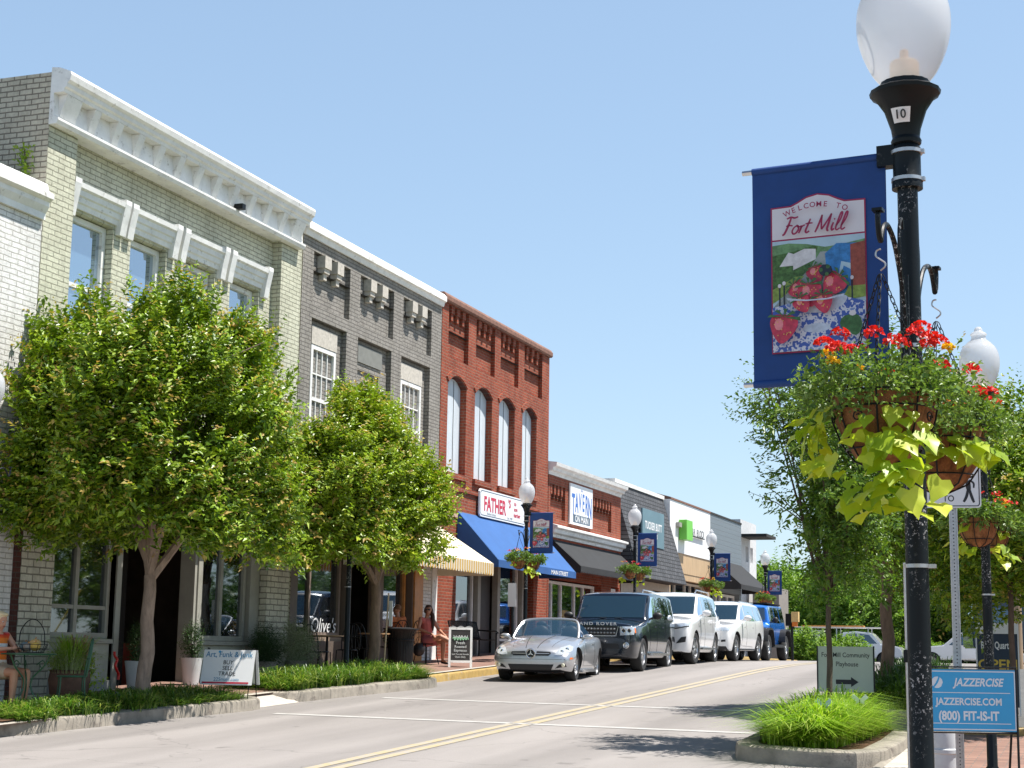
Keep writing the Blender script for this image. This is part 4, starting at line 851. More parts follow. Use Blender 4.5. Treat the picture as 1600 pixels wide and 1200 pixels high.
def make_basket(label, loc, rz=0, seed=1, vdir=-2.2, near=True, vl=.36, nl=92, group='hanging flower baskets'):
    rt = thing('hanging_basket', label, 'hanging basket', loc, rz, group); rng = np.random.default_rng(seed); rr = random.Random(seed)
    mb = MB(COIR); prof = [(0, -.27), (.06, -.262), (.105, -.23), (.15, -.16), (.18, -.08), (.195, 0), (.18, .0), (.165, -.03), (0, -.04)]; n = 28; vs = []; fs = []
    for r, z in prof:
        for i in range(n): a = 2*math.pi*i/n; q = 1+.045*math.sin(a*7)+.03*math.sin(a*11+z*20); vs.append((r*q*math.cos(a), r*q*math.sin(a), z))
    for j in range(len(prof)-1):
        for i in range(n): fs.append((j*n+i, j*n+(i+1) % n, (j+1)*n+(i+1) % n, (j+1)*n+i))
    mb.add(vs, fs); mb.build('coir_liner', rt)
    mb = MB(BLACK); circ = lambda r, z, k=28: [(r*math.cos(2*math.pi*i/k), r*math.sin(2*math.pi*i/k), z) for i in range(k)]
    for r, z in ((.205, .01), (.2, -.05), (.14, -.2)): mb.tube(circ(r, z), .004, 6, closed=True)
    for i in range(8):
        a = 2*math.pi*i/8; mb.tube([(r*1.04*math.cos(a), r*1.04*math.sin(a), z) for r, z in ((.2, .01), (.185, -.09), (.155, -.17), (.11, -.24), (.02, -.28))], .004, 6)
        a += .39; c0 = Vector((.192*math.cos(a), .192*math.sin(a), -.09)); t_ = Vector((-math.sin(a), math.cos(a), 0))
        mb.tube([c0+t_*(.024*(1-k/14)*math.cos(k*.8))+Vector((0, 0, .024*(1-k/14)*math.sin(k*.8))) for k in range(12)], .003, 5)
    mb.build('wire_frame', rt)
    for i in range(3):
        a = 2*math.pi*i/3+.5; p0 = Vector((.2*math.cos(a), .2*math.sin(a), .01)); p1 = Vector((0, 0, .5)); L_ = (p1-p0).length; k = int(L_/.03) if near else 1; mb = MB(BLACK)
        if near:
            d = (p1-p0).normalized(); u = d.orthogonal().normalized(); v = d.cross(u)
            for j in range(k):
                c = p0+d*(.03*(j+.5)); s_ = u if j % 2 else v; mb.tube([c+d*(.02*math.cos(q*math.pi/4))+s_*(.008*math.sin(q*math.pi/4)) for q in range(8)], .0022, 4, closed=True)
        else: mb.tube([p0, p1], .005, 4)
        mb.build('chain', rt, smooth=near)
    mb = MB(STEEL if near else BLACK); mb.tube(smooth2([(0, 0, .5), (.018, 0, .515), (.018, 0, .53), (0, 0, .545), (-.016, 0, .56), (-.012, 0, .58), (.004, 0, .585)], 4), .0035, 6); mb.build('hook', rt)
    # bedding foliage
    k = 430 if near else 150; m = 9; sc_ = 1 if near else 2.0
    az = rng.uniform(0, 2*np.pi, k); el = np.abs(rng.normal(.35, .5, k)); rad = (.17+.14*rng.random(k))
    C = np.stack([np.cos(az)*rad*np.cos(el*.8)*1.1, np.sin(az)*rad*np.cos(el*.8)*1.1, np.sin(el)*.15+rng.uniform(-.09, .04, k)], 1)
    far = rng.random(k) < .12; C[far] *= [[1.22, 1.22, .95]]
    P = np.repeat(C, m, 0)+rng.normal(0, .018, (k*m, 3)); D = unit(np.repeat(unit(C), m, 0)*.6+rng.normal(0, .7, (k*m, 3))+[0, 0, .15]); Nn = unit(rng.normal(0, .6, (k*m, 3))+[0, 0, 1])
    V, F = leafcloud(P, D, Nn, rng.uniform(.018, .034, k*m)*sc_, rng.uniform(.012, .02, k*m)*sc_); link('foliage', npmesh('foliage', V, F, [BLF]), rt)
    heads = 20 if near else 7
    for h in range(heads):
        yel = h in (2, 6, 9, 13); a = rr.uniform(0, 6.28) if not near else 2*math.pi*h/heads+rr.uniform(-.2, .2); e = rr.uniform(.25, 1.2) if not yel else rr.uniform(.1, .9); q = rr.uniform(.23, .31) if not yel else .32
        c = Vector((q*math.cos(a)*math.cos(e*.8), q*math.sin(a)*math.cos(e*.8), .06+.2*math.sin(e))); kk = 40 if near else 10
        dd = rnd_unit(rng, kk); dd[:, 2] = np.abs(dd[:, 2])*.7; s_ = (.038 if not yel else .022)*(1 if near else 1.6); Pp = np.array(c)+dd*s_*.7
        V, F = leafcloud(Pp, unit(dd+rng.normal(0, .5, (kk, 3))), unit(dd+[0, 0, .5]), np.full(kk, .022 if near else .035), np.full(kk, .02 if near else .035)); link('flower_head', npmesh('flower_head', V, F, [YELF if yel else REDF]), rt)
    # sweet potato vine
    V = []; F = []; nl = nl if near else 20
    for i in range(nl):
        a = vdir+rr.gauss(0, .5); t_ = rr.random(); r0 = .17+.1*math.sin(t_*3)+rr.uniform(-.06, .06); z = -.06-vl*t_+rr.uniform(-.03, .03)
        if rr.random() < .24: a = vdir-1.5+rr.gauss(0, .25); z = rr.uniform(-.28, -.05); r0 = rr.uniform(.22, .33)
        p = Vector((r0*math.cos(a), r0*math.sin(a), z)); o = Vector((math.cos(a), math.sin(a), 0)); d = (o*rr.uniform(.2, .9)+Vector((rr.gauss(0, .5), rr.gauss(0, .5), -rr.uniform(.2, 1.1))))
        lobed_leaf(V, F, p, d, o*.8+Vector((rr.gauss(0, .3), rr.gauss(0, .3), .9)), rr.uniform(.05, .11)*(1 if near else 1.15))
    link('lime_vine', npmesh('lime_vine', [tuple(v) for v in V], F, [LIME], smooth=True), rt); return rt
def hang(px, py, base_z, rz, s): return (px-s*.5*math.sin(rz), py+s*.5*math.cos(rz), base_z+2.43)
RZ = R(-6.5); NB = (-.694, 6.65, g(6.65)+.18); BB = (-.694, 6.65, g(6.65)+.115)
l = make_lamp('nearest black street lamp post with chipped paint and a frosted globe marked 10', NB, RZ); make_arm(l, -1); make_arm(l, 1)
LZ = NB[2]
bn = make_banner('large blue welcome banner on the nearest lamp, a glass bowl of strawberries on it', BB, RZ)
make_basket('nearest flower basket, red and yellow flowers over long lime vines, left of the near pole', (-.752, 6.15, BB[2]+2.405), 0, 3, -1.4, vl=.38)
make_basket('flower basket hanging behind the near pole, partly in shade on its right', (-.637, 7.15, BB[2]+2.41), 0, 8, -1.0, vl=.07, nl=46)
def far_set(lx, ly, rz, zoff, lamp_lbl, ban_lbl, bas_lbl, first=[None]):
    loc = (lx, ly, g(ly)+zoff)
    if first[0] is None: first[0] = (l, bn, make_basket('x', (0, 0, 0), 0, 21, 0, near=False))
    L2 = copy_tree(first[0][0]); L2.location = loc; L2.rotation_euler.z = rz; L2['label'] = lamp_lbl
    if ban_lbl: b2 = copy_tree(first[0][1]); b2.location = loc; b2.rotation_euler.z = rz; b2['label'] = ban_lbl
    for i, s in enumerate((-1, 1)):
        if i < len(bas_lbl):
            if first[0][2]['label'] == 'x': k = first[0][2]
            else: k = copy_tree(first[0][2])
            k.location = hang(lx, ly, loc[2], rz, s if rz > -1 else -s); k.rotation_euler.z = 1.3*i+ly; k['label'] = bas_lbl[i]
far_set(-1.05, 16.35, RZ*.5, .06, 'second lamp on the right pavement, its pale globe behind the flower basket', None, ('shaded flower basket under the second right-hand lamp, nearer the camera', 'shaded flower basket on the far side of the second right-hand lamp'))
LL = [(36.3, 'street lamp beside the blue awning, in front of the red brick building', 'welcome banner in front of the blue awning', 'flower basket left of the lamp at the blue awning', 'flower basket right of the lamp at the blue awning'),
      (45.9, 'street lamp standing before the dark shingled mansard shop', 'welcome banner in front of the shingled mansard', 'flower basket left of the lamp at the mansard shop', 'flower basket right of the lamp at the mansard shop'),
      (55.9, 'street lamp in front of the white fascia and slate shops', 'welcome banner in front of the slate sided shop', 'flower basket left of the lamp by the slate shop', 'flower basket right of the lamp by the slate shop'),
      (65.6, 'farthest street lamp of the left pavement, mostly behind leaves', 'farthest welcome banner, half hidden by leaves above the blue vehicle', 'flower basket of the farthest left lamp, nearer side', 'flower basket of the farthest left lamp, far side')]
for y, a, b_, c, d in LL: far_set(-12.93, y, math.pi, .16, a, b_, (c, d))
far_set(-13.1, 27.0, math.pi, .16, 'street lamp whose post rises into the smaller rounded tree', None, ())
far_set(-12.97, 16.3, math.pi, .3, 'street lamp at the left edge, its globe against the white brick wall', None, ())
# sleeve of tall post continues unseen

# ------------------------------------------------------------ signs on the right
def frame_axes(p0, p1):
    a = Vector(p0); d = Vector((p1[0]-p0[0], p1[1]-p0[1], 0)); w_ = d.length; return a, d.normalized(), w_
SWH = M('sign_white_sheet', (.72, .73, .74), .45, var=.03); SBK = M('sign_black', (.015, .015, .018), .5, var=0)
z0 = g(14.1)+.05; rt = thing('crossing_sign', 'white crossing sign with a walking figure and an arrow on a perforated steel post', 'sign', (-1.17, 14.2, z0), R(8))
mb = MB(STEEL)
for sx in (-1, 1): mb.box(sx*.03-.004, sx*.03+.004, -.02, .02, -.2, 3.2)
mb.box(-.03, .03, .012, .02, -.2, 3.2); mb.build('post', rt, smooth=False)
mb = MB(SBK)
for k in range(90): mb.poly2([(.006*math.cos(q*1.047), .006*math.sin(q*1.047)) for q in range(6)], (0, .0095, .3+k*.03), (1, 0, 0), (0, 0, 1))
mb.build('post_holes', rt, smooth=False); rt.children[-1]['kind'] = 'stuff'
zb = 1.8+1.01*1.24-z0; w_, h_ = .235, .62
def rrect(w, h0, h1, r, n=5): return [(sx*(w-r)+r*math.cos(a), (h0+r if sy < 0 else h1-r)+r*math.sin(a)) for sx, sy, s0 in ((1, -1, -90), (1, 1, 0), (-1, 1, 90), (-1, -1, 180)) for a in [R(s0+90*i/n) for i in range(n+1)]]
mb = MB(SWH); o3 = (0, -.03, zb); mb.prism([(a, -.03, zb+b_) for a, b_ in rrect(w_, 0, h_, .03)], (0, .004, 0)); mb.build('sign_plate', rt, smooth=False)
mb = MB(SBK); A = rrect(w_-.012, .012, h_-.012, .024); B = rrect(w_-.02, .02, h_-.02, .018); o4 = (0, -.032, zb); n = len(A)
for i in range(n): mb.poly2([A[i], A[(i+1) % n], B[(i+1) % n], B[i]], o4, (1, 0, 0), (0, 0, 1))
X, Z = (1, 0, 0), (0, 0, 1)
mb.text("HERE", .085, (-.115, -.032, zb+.225), X, Z, sx=.9, bold=.01); mb.text("TO", .075, (-.035, -.032, zb+.055), X, Z, sx=.9, bold=.01)
mb.ribbon([(-.01, .165), (-.06, .17), (-.11, .15), (-.15, .115)], .036, o4, X, Z); mb.poly2([(-.195, .07), (-.125, .085), (-.19, .15)], o4, X, Z)
def stick(pts, w): mb.ribbon(pts, w, o4, X, Z)
mb.poly2([(.12+.015*math.cos(k*.7), .268+.017*math.sin(k*.7)) for k in range(9)], o4, X, Z)
stick([(.13, .235), (.13, .19), (.135, .15)], .042); stick([(.128, .16), (.115, .1), (.09, .05)], .024); stick([(.14, .155), (.155, .1), (.175, .045)], .024)
stick([(.118, .238), (.09, .2), (.065, .18)], .016); stick([(.14, .238), (.175, .21), (.175, .17)], .016)
mb.poly2([(-.15, .56), (-.03, .56), (-.09, .45)], o4, X, Z); mb.build('sign_symbols', rt, smooth=False)

# A-frame advertising board
JB = M('cyan_board', (.035, .36, .68), .4, var=.04); JW = M('board_white_ink', (.68, .75, .8), .5, var=0)
p0, p1 = (-1.33, 13.02), (-.655, 13.26); a, d, w_ = frame_axes((*p0, 0), (*p1, 0)); z0 = g(13.1)+.055
rt = thing('advertising_board', 'bright blue exercise class board in a black folding metal frame', 'advertising board', (a.x, a.y, z0), math.atan2(d.y, d.x))
mb = MB(BLACK); zb, zt = 1.225-z0, 1.695-z0
mb.tube([(0, 0, -.0), (0, 0, zt+.02), (w_, 0, zt+.02), (w_, 0, 0)], .011, 6); mb.tube([(0, 0, zb-.01), (w_, 0, zb-.01)], .009, 6); mb.build('front_frame', rt)
mb = MB(BLACK); mb.tube([(0, .35, 0), (0, .03, zt), (w_, .03, zt), (w_, .35, 0)], .011, 6); mb.tube([(0, .19, zb-.4), (w_, .19, zb-.4)], .007, 6); mb.build('rear_frame', rt)
mb = MB(JB); mb.box(.008, w_-.008, -.004, .004, zb, zt, JB); mb.build('board', rt, smooth=False)
mb = MB(JW); y_ = -.006; h_ = zt-zb
for q0, q1 in (((.01, .01), (w_-.01, .018)), ((.01, h_-.018), (w_-.01, h_-.01)), ((.01, .018), (.018, h_-.018)), ((w_-.018, .018), (w_-.01, h_-.018)), ((.04, .056), (w_-.05, .062)), ((.04, .29), (w_-.05, .296))):
    mb.poly2([q0, (q1[0], q0[1]), q1, (q0[0], q1[1])], (0, y_, zb), X, Z)
mb.text("JAZZERCISE", .085, (.42, y_, zb+.345), X, Z, sx=.85, shear=.25, bold=.03); mb.text("JAZZERCISE.COM", .075, (.345, y_, zb+.2), X, Z, sx=.88, bold=.03); mb.text("(800) FIT-IS-IT", .095, (.34, y_, zb+.085), X, Z, sx=.83, bold=.035)
mb.poly2([(.10+.05*math.cos(k*.5)*(.9), .37+.045*math.sin(k*.5)) for k in range(12)], (0, y_, zb), X, Z)
mb.ribbon([(.07, .33), (.1, .37), (.12, .42)], .014, (0, y_-.001, zb), X, Z, JB); mb.build('lettering', rt, smooth=False)

# open sign
NV = M('navy_board', (.012, .03, .06), .5, var=.1); GOLD = M('gold_ink', (.6, .42, .06), .5, var=0)
z0 = g(25.3); rt = thing('open_board', 'navy open sandwich board standing beyond the right-hand lamp', 'sandwich board', (-1.5, 25.3, z0), R(4))
mb = MB(NV); mb.box(-.29, .29, -.012, .012, .12, 1.32); mb.build('board', rt, smooth=False)
mb = MB(SWH)
mb.box(-.31, -.291, -.02, .02, 0, 1.36); mb.box(.291, .31, -.02, .02, 0, 1.36); mb.box(-.29, .29, -.02, .02, 1.2, 1.36); mb.build('frame', rt, smooth=False)
mb = MB(SWH); mb.text("Black Quarter", .15, (0, -.014, .98), X, Z, sx=.55, bold=.02); mb.build('lettering', rt, smooth=False)
mb = MB(GOLD); mb.text("OPEN", .2, (0, -.014, .68), X, Z, sx=1.1, bold=.02); mb.build('open_lettering', rt, smooth=False)
mb = MB(BLACK); mb.tube([(-.27, .4, 0), (-.2, .03, 1.2), (.2, .03, 1.2), (.27, .4, 0)], .012, 6); mb.build('rear_frame', rt)

# playhouse direction sign
z0 = .9; rt = thing('direction_sign', 'pale green playhouse direction sign with a black arrow in the grass', 'sign', (-3.25, 21.9, z0), R(0))
PG = M('pale_green_board', (.46, .53, .43), .6, var=.06, vs=3)
mb = MB(PG); mb.box(-.365, .365, -.012, .012, .4, 1.0); mb.build('board', rt, smooth=False)
mb = MB(BLACK)
for q in (-.373, .373): mb.box(q-.008, q+.008, -.02, .02, -.2, 1.01)
mb.build('stake', rt, smooth=False)
mb = MB(SBK); mb.text("Fort Mill Community", .088, (0, -.014, .86), X, Z, sx=.85, bold=.005); mb.text("Playhouse", .088, (.02, -.014, .74), X, Z, sx=.85, bold=.005)
mb.poly2([(-.13, .575), (.07, .575), (.07, .54), (.17, .605), (.07, .67), (.07, .635), (-.13, .635)], (0, -.014, -.07), X, Z); mb.build('lettering', rt, smooth=False)

# small posts
z0 = g(15.7); rt = thing('parking_post', 'slim bare steel post left of the nearest lamp pole', 'post', (-1.77, 15.9, z0)); mb = MB(STEEL); mb.lathe([(.022, -.2), (.022, 2.1), (.0, 2.1)], n=10); mb.build('tube', rt); mb = MB(BLACK); mb.box(-.035, .035, -.03, .03, 1.15, 1.27); mb.build('latch_box', rt, smooth=False)
z0 = g(42)-.0; rt = thing('utility_pole', 'tan wooden utility pole at the right edge with a yellow guy wire cover', 'pole', (-2.02, 42.4, z0)); mb = MB(M('pole_wood', (.36, .25, .16), .85, var=.25, stretch=(1, 1, .1), bmp=.3)); mb.lathe([(.12, -.3), (.11, 6.5), (0, 6.5)], n=12); mb.build('pole_shaft', rt)
mb = MB(M('guy_yellow', (.6, .45, .04), .5)); mb.tube([(1.5, -1.4, 0), (.75, -.7, 1.9)], .025, 8); mb.build('guy_cover', rt)
z0 = g(14.6)+.055; rt = thing('utility_pedestal', 'pale grey ribbed utility pedestal behind the blue advertising board', 'pedestal', (-1.34, 14.7, z0)); mb = MB(M('pedestal_plastic', (.5, .52, .54), .5, var=.1)); mb.lathe([(.115, 0), (.115, .03), (.1, .04), (.1, .36), (.112, .37), (.112, .4), (.1, .41), (.105, .6), (.085, .66), (0, .68)], n=20); mb.build('pedestal_body', rt)
mb = MB(LEAD); mb.box(-.115, .115, -.12, -.1, .0, .035); mb.build('pedestal_foot', rt, smooth=False)
z0 = g(60); rt = thing('signal_post', 'black post with an orange and yellow pedestrian signal box beyond the blue vehicle', 'signal', (-10.85, 60, z0)); mb = MB(BLACK); mb.lathe([(.05, 0), (.05, 1.4)], n=8); mb.box(-.22, -.02, -.1, .1, 1.3, 1.75); mb.build('post', rt)
mb = MB(M('signal_yellow', (.75, .5, .2), .5)); mb.box(0, .26, -.12, .12, 1.45, 1.82, None); mb.build('signal_box', rt, smooth=False); mb = MB(M('signal_orange', (.75, .2, .02), .5)); mb.box(.02, .2, -.1, .1, 1.28, 1.44); mb.build('signal_lens', rt, smooth=False)
# ------------------------------------------------------------ trees
BARK = M('pale_bark', (.3, .22, .17), .85, var=.35, vs=14, stretch=(1, 1, .3), bmp=.5, bs=30); BARKD = M('dark_bark', (.09, .065, .05), .9, var=.35, vs=14, stretch=(1, 1, .3), bmp=.5)
def crown_mesh(rng, c, rad, nsprig, leaf, mats, per=14, lump=.16, flat=.0, budfrac=.0, up=.5, core=.5, sprig=.38, holes=0, wfac=.55, squash=1, clumps=0, cone=0):
    c = np.array(c); d = rnd_unit(rng, nsprig); d[:, 2] *= squash
    d = unit(d)
    ph = rng.uniform(0, 6.28, 8)
    sil = 1+lump*(np.sin(d[:, 0]*5+ph[0])*np.sin(d[:, 2]*4+ph[1])+.7*np.sin(d[:, 1]*7+d[:, 2]*5+ph[2])+.6*np.sin(d[:, 0]*11+d[:, 1]*9+ph[3])*np.sin(d[:, 2]*9+ph[4]))
    r = core+(1-core)*rng.random(nsprig)**.55
    if clumps:
        K = rnd_unit(rng, clumps); K[:, 2] = np.where(K[:, 2] < -.75, -.6, K[:, 2]); K[:, :2] *= (1-cone*np.clip(K[:, 2:3], 0, 1)); ks = 1+lump*(np.sin(K[:, 0]*5+ph[0])*np.sin(K[:, 2]*4+ph[1])+.7*np.sin(K[:, 1]*7+K[:, 2]*5+ph[2]))
        if flat:
            lo_ = K[:, 2] < .1; rx_ = np.linalg.norm(K[:, :2], axis=1)+1e-6; K[lo_, :2] *= (((1-np.abs(K[lo_, 2])**3*.35)/rx_[lo_])**.75)[:, None]
        K = K*(ks*(.72+.26*rng.random(clumps)))[:, None]; pick = rng.integers(0, clumps, nsprig); inner = rng.random(nsprig) < .16
        q = np.where(inner[:, None], d*(r*.8)[:, None], K[pick]+rng.normal(0, .085, (nsprig, 3))); r = np.linalg.norm(q, axis=1)+1e-6; sil = np.ones(nsprig); d = q/r[:, None]
    if holes:   # clumps: keep sprigs near randomly chosen limb ends
        K = rnd_unit(rng, holes)*(.35+.6*rng.random((holes, 1))); q = d*r[:, None]; dist = np.min(np.linalg.norm(q[:, None]-K[None], axis=2), 1); keep = dist < rng.uniform(.1, .3, nsprig); d, sil, r = d[keep], sil[keep], r[keep]
    n = len(d); p0 = c+d*(r*sil)[:, None]*np.array(rad)
    if flat: low = (p0[:, 2]-c[2]) < -flat*rad[2]; p0[low, 2] = c[2]-flat*rad[2]+rng.uniform(-.12, .1, low.sum())
    sd = unit(d*.8+np.array([0, 0, up])+rng.normal(0, .35, (n, 3))); L = sprig*rng.uniform(.5, 1.25, n)
    t = np.tile(np.linspace(.0, 1, per), n); S = np.repeat(sd, per, 0); P = np.repeat(p0-sd*(L*.5)[:, None], per, 0)+S*(np.repeat(L, per)*t)[:, None]
    alt = np.tile(np.where(np.arange(per) % 2 == 0, 1., -1.), n)[:, None]; side = unit(np.cross(S, np.repeat(unit(rng.normal(0, .45, (n, 3))+[0, 0, 1]), per, 0)))*alt
    D = unit(S*.6+side*.85+rng.normal(0, .22, P.shape)+[0, 0, -.1]); P = P+rng.normal(0, .012, P.shape)
    Nn = unit(np.repeat(unit(d), per, 0)*.35+rng.normal(0, .3, P.shape)+[0, 0, .85])
    Ls = leaf*rng.uniform(.55, 1.3, n*per)*(1.15-.5*t)*np.repeat(rng.uniform(.75, 1.25, n), per); V, F = leafcloud(P, D, Nn, Ls, Ls*wfac)
    mi = np.zeros(n*per, int)
    if budfrac: bud = np.repeat(rng.random(n) < budfrac, per) & (t > .72) & (np.repeat(r, per) > .75); mi[bud] = 1
    new = np.repeat(rng.random(n) < .35, per) & (t > .5); mi[new & (mi == 0)] = 2 if len(mats) > 2 else 0
    return V, F, mats, np.repeat(mi, 2)
def limbs(mb, base, top, c, rad, n, r0, rr, sub=3):
    for i in range(n):
        a = 2*math.pi*i/n+rr.uniform(-.3, .3); e = rr.uniform(.15, 1.2); tip = Vector(c)+Vector((math.cos(a)*math.cos(e)*rad[0], math.sin(a)*math.cos(e)*rad[1], math.sin(e)*rad[2]))*.8
        b0 = Vector(top)+Vector((0, 0, rr.uniform(-.15, .15))); mid = (b0+tip)/2+Vector((math.cos(a)*rad[0]*.05, math.sin(a)*rad[1]*.05, rad[2]*.1)); pts = smooth2([tuple(b0), tuple(b0.lerp(mid, .5)+Vector((rr.gauss(0, .04), rr.gauss(0, .04), 0))), tuple(mid), tuple(tip)], 4)
        k = len(pts); mb.tube(pts, [r0*(1-.85*j/(k-1)) for j in range(k)], 6)
        for s in range(sub):
            j = rr.randint(3, k-3); q = Vector(pts[j]); t2 = q+Vector((rr.gauss(0, .3)*rad[0], rr.gauss(0, .3)*rad[1], rr.uniform(.1, .5)*rad[2])); mb.tube([q, (q+t2)/2+Vector((0, 0, .05)), t2], [r0*.4, r0*.25, r0*.08], 5)
def tree(name, label, x, y, z0, trunk, c, rad, nsprig, leaf, mats, seed, r0=.09, bark=None, nl=7, group='trees', fork=None, lean=(0, 0), **kw):
    rt = thing(name, label, 'tree', (x, y, z0), 0, group); rr = random.Random(seed); rng = np.random.default_rng(seed)
    mb = MB(bark or BARK); top = (lean[0], lean[1], trunk); k = 9
    wv = .02 if r0 > .06 else .006; pts = [(lean[0]*i/k+wv*math.sin(i*1.7+seed), lean[1]*i/k+wv*math.cos(i*1.3), -.2+(trunk+.2)*i/k) for i in range(k+1)]; mb.tube(pts, [r0*(1.35 if i == 0 else 1.12 if i == 1 else 1-.25*i/k) for i in range(k+1)], 12)
    limbs(mb, (0, 0, 0), top, c, rad, nl, r0*.62, rr); mb.build('trunk', rt)
    V, F, ms, mi = crown_mesh(rng, c, rad, nsprig, leaf, mats, **kw); link('crown', npmesh('crown', V, F, ms, mi), rt); return rt
LF1 = leafmat('myrtle_leaf', (.065, .145, .008), (.18, .29, .012), .16, .42, third=(.33, .41, .03), gloss=.5); BUD = leafmat('myrtle_bud', (.4, .25, .07), (.5, .42, .12), .3, .5); LFN = leafmat('myrtle_new_leaf', (.2, .34, .02), (.36, .48, .04), .25, .35)
LF2 = leafmat('oak_leaf', (.05, .12, .012), (.12, .21, .022), .3, .4, third=(.2, .31, .04)); LF3 = leafmat('background_leaf', (.07, .16, .02), (.2, .34, .04), .35, .5, third=(.28, .42, .06)); LF4 = leafmat('dark_leaf', (.02, .05, .012), (.05, .11, .02), .2, .5)
MY = [LF1, BUD, LFN]
tree('round_tree', 'large rounded leafy tree with pale trunk in front of the sage building', -13.35, 20.75, g(20.75)+.18, 1.85, (.05, -.1, 3.95), (1.95, 2.5, 2.15), 9400, .115, MY, 1, .12, flat=.84, budfrac=.28, core=.35, lump=.1, sprig=.46, nl=9, clumps=190)
tree('round_tree', 'smaller yellow-green rounded tree in front of the grey building', -13.35, 28.75, g(28.75)+.18, 1.9, (.08, -.95, 3.5), (1.35, 2.6, 1.82), 7400, .112, [leafmat('myrtle_leaf2', (.11, .19, .01), (.26, .36, .016), .18, .42, third=(.4, .47, .035), gloss=.5), BUD, LFN], 2, .12, bark=M('brown_bark', (.2, .13, .09), .85, var=.35, vs=14, stretch=(1, 1, .3), bmp=.5), flat=.8, budfrac=.22, core=.35, lump=.12, sprig=.45, nl=8, clumps=130, cone=.35)
tree('young_oak', 'slender young tree with open airy crown in the near grass island', -3.1, 19.6, g(19.6)+.16, 1.6, (-.05, .1, 3.25), (1.45, 1.5, 2.15), 5200, .085, [LF2], 5, .04, bark=BARKD, core=.15, lump=.18, sprig=.42, holes=34, nl=9, wfac=.45, up=.2)
tree('shade_tree', 'broad trunked shade tree in the second island behind the playhouse sign', -3.1, 25.2, g(25.2)+.15, 1.9, (.3, .3, 3.5), (1.8, 1.9, 1.9), 4600, .085, MY, 6, .11, bark=M('brown_bark', (.2, .13, .09), .85), core=.2, lump=.15, budfrac=.15, nl=8, group='trees on the right')
tree('shade_tree', 'dark crowned slender tree behind the second right-hand lamp', -1.1, 21.6, g(21.6), 2.0, (.0, .6, 3.0), (1.4, 1.9, 1.6), 3600, .085, MY, 7, .045, bark=BARKD, core=.2, lump=.15, budfrac=.2, nl=8, group='trees on the right')
bgs = [(-25, 100, 3.6, 5.0, 4.2), (-19.5, 104, 3.7, 4.4, 4.0), (-14.5, 101, 3.8, 4.2, 4.2), (-10.0, 105, 4.0, 4.0, 4.6), (-6.2, 102, 3.9, 3.8, 5.2), (-2.2, 105, 4.3, 4.2, 5.6), (3, 104, 4.5, 4.5, 6)]
bl = ['leftmost background tree beyond the end of the shops', 'bright background tree above the pale wall', 'background tree behind the white pickup cab rack', 'background tree behind the pickup, right half', 'darker background tree left of the near lamp pole', 'tall dark background tree right of the near lamp pole', 'background tree at the right edge beyond the car park']
for i, (x, y, cz, r_, h) in enumerate(bgs):
    tree('background_tree', bl[i], x, y, g(y), 1.8, (0, 0, cz), (r_*.8, r_*.8, h*.8), 1500, .26, [LF4 if i in (4, 5) else LF3], 20+i, .16, bark=BARKD, core=.3, lump=.14, sprig=1.1, nl=5, group='trees beyond the crest')
bu = [(-11.2, 76, 1.0, 1.1), (-12.9, 74, 1.2, 1.4), (-9.4, 92, 1.3, 1.4), (-16.2, 93, 1.6, 1.8)]
bul = ['small green bush right of the signal post', 'bush behind the farthest welcome banner', 'bush left of the pale wall end', 'bush near the taupe wall beyond the shops']
for i, (x, y, r_, h) in enumerate(bu):
    rt = thing('bush', bul[i], 'bush', (x, y, g(y)), 0, 'bushes beyond the crest'); rng = np.random.default_rng(40+i)
    V, F, ms, mi = crown_mesh(rng, (0, 0, h*.55), (r_, r_, h*.6), 500, .17, [LF3], sprig=.5, core=.2); link('foliage', npmesh('f', V, F, ms, mi), rt)
# wooded hillside closing the view behind
rng = np.random.default_rng(99); Vs = []; Fs = []; o = 0
for i in range(60):
    x = rng.uniform(-60, 50); y = rng.uniform(118, 150); V, F, ms, mi = crown_mesh(rng, (x, y, g(y)+3+rng.uniform(-.5, .8)), (5, 4, 4.5), 240, .55, [LF3], sprig=1.6, core=.5); Vs.append(V); Fs.append(F+o); o += len(V)
tag(link('distant_woodland', npmesh('woods', np.concatenate(Vs), np.concatenate(Fs), [leafmat('woodland_leaf', (.035, .09, .02), (.09, .18, .03), .25, .5)])), 'mass of green woodland closing the view beyond the trees', 'woodland', kind='stuff')

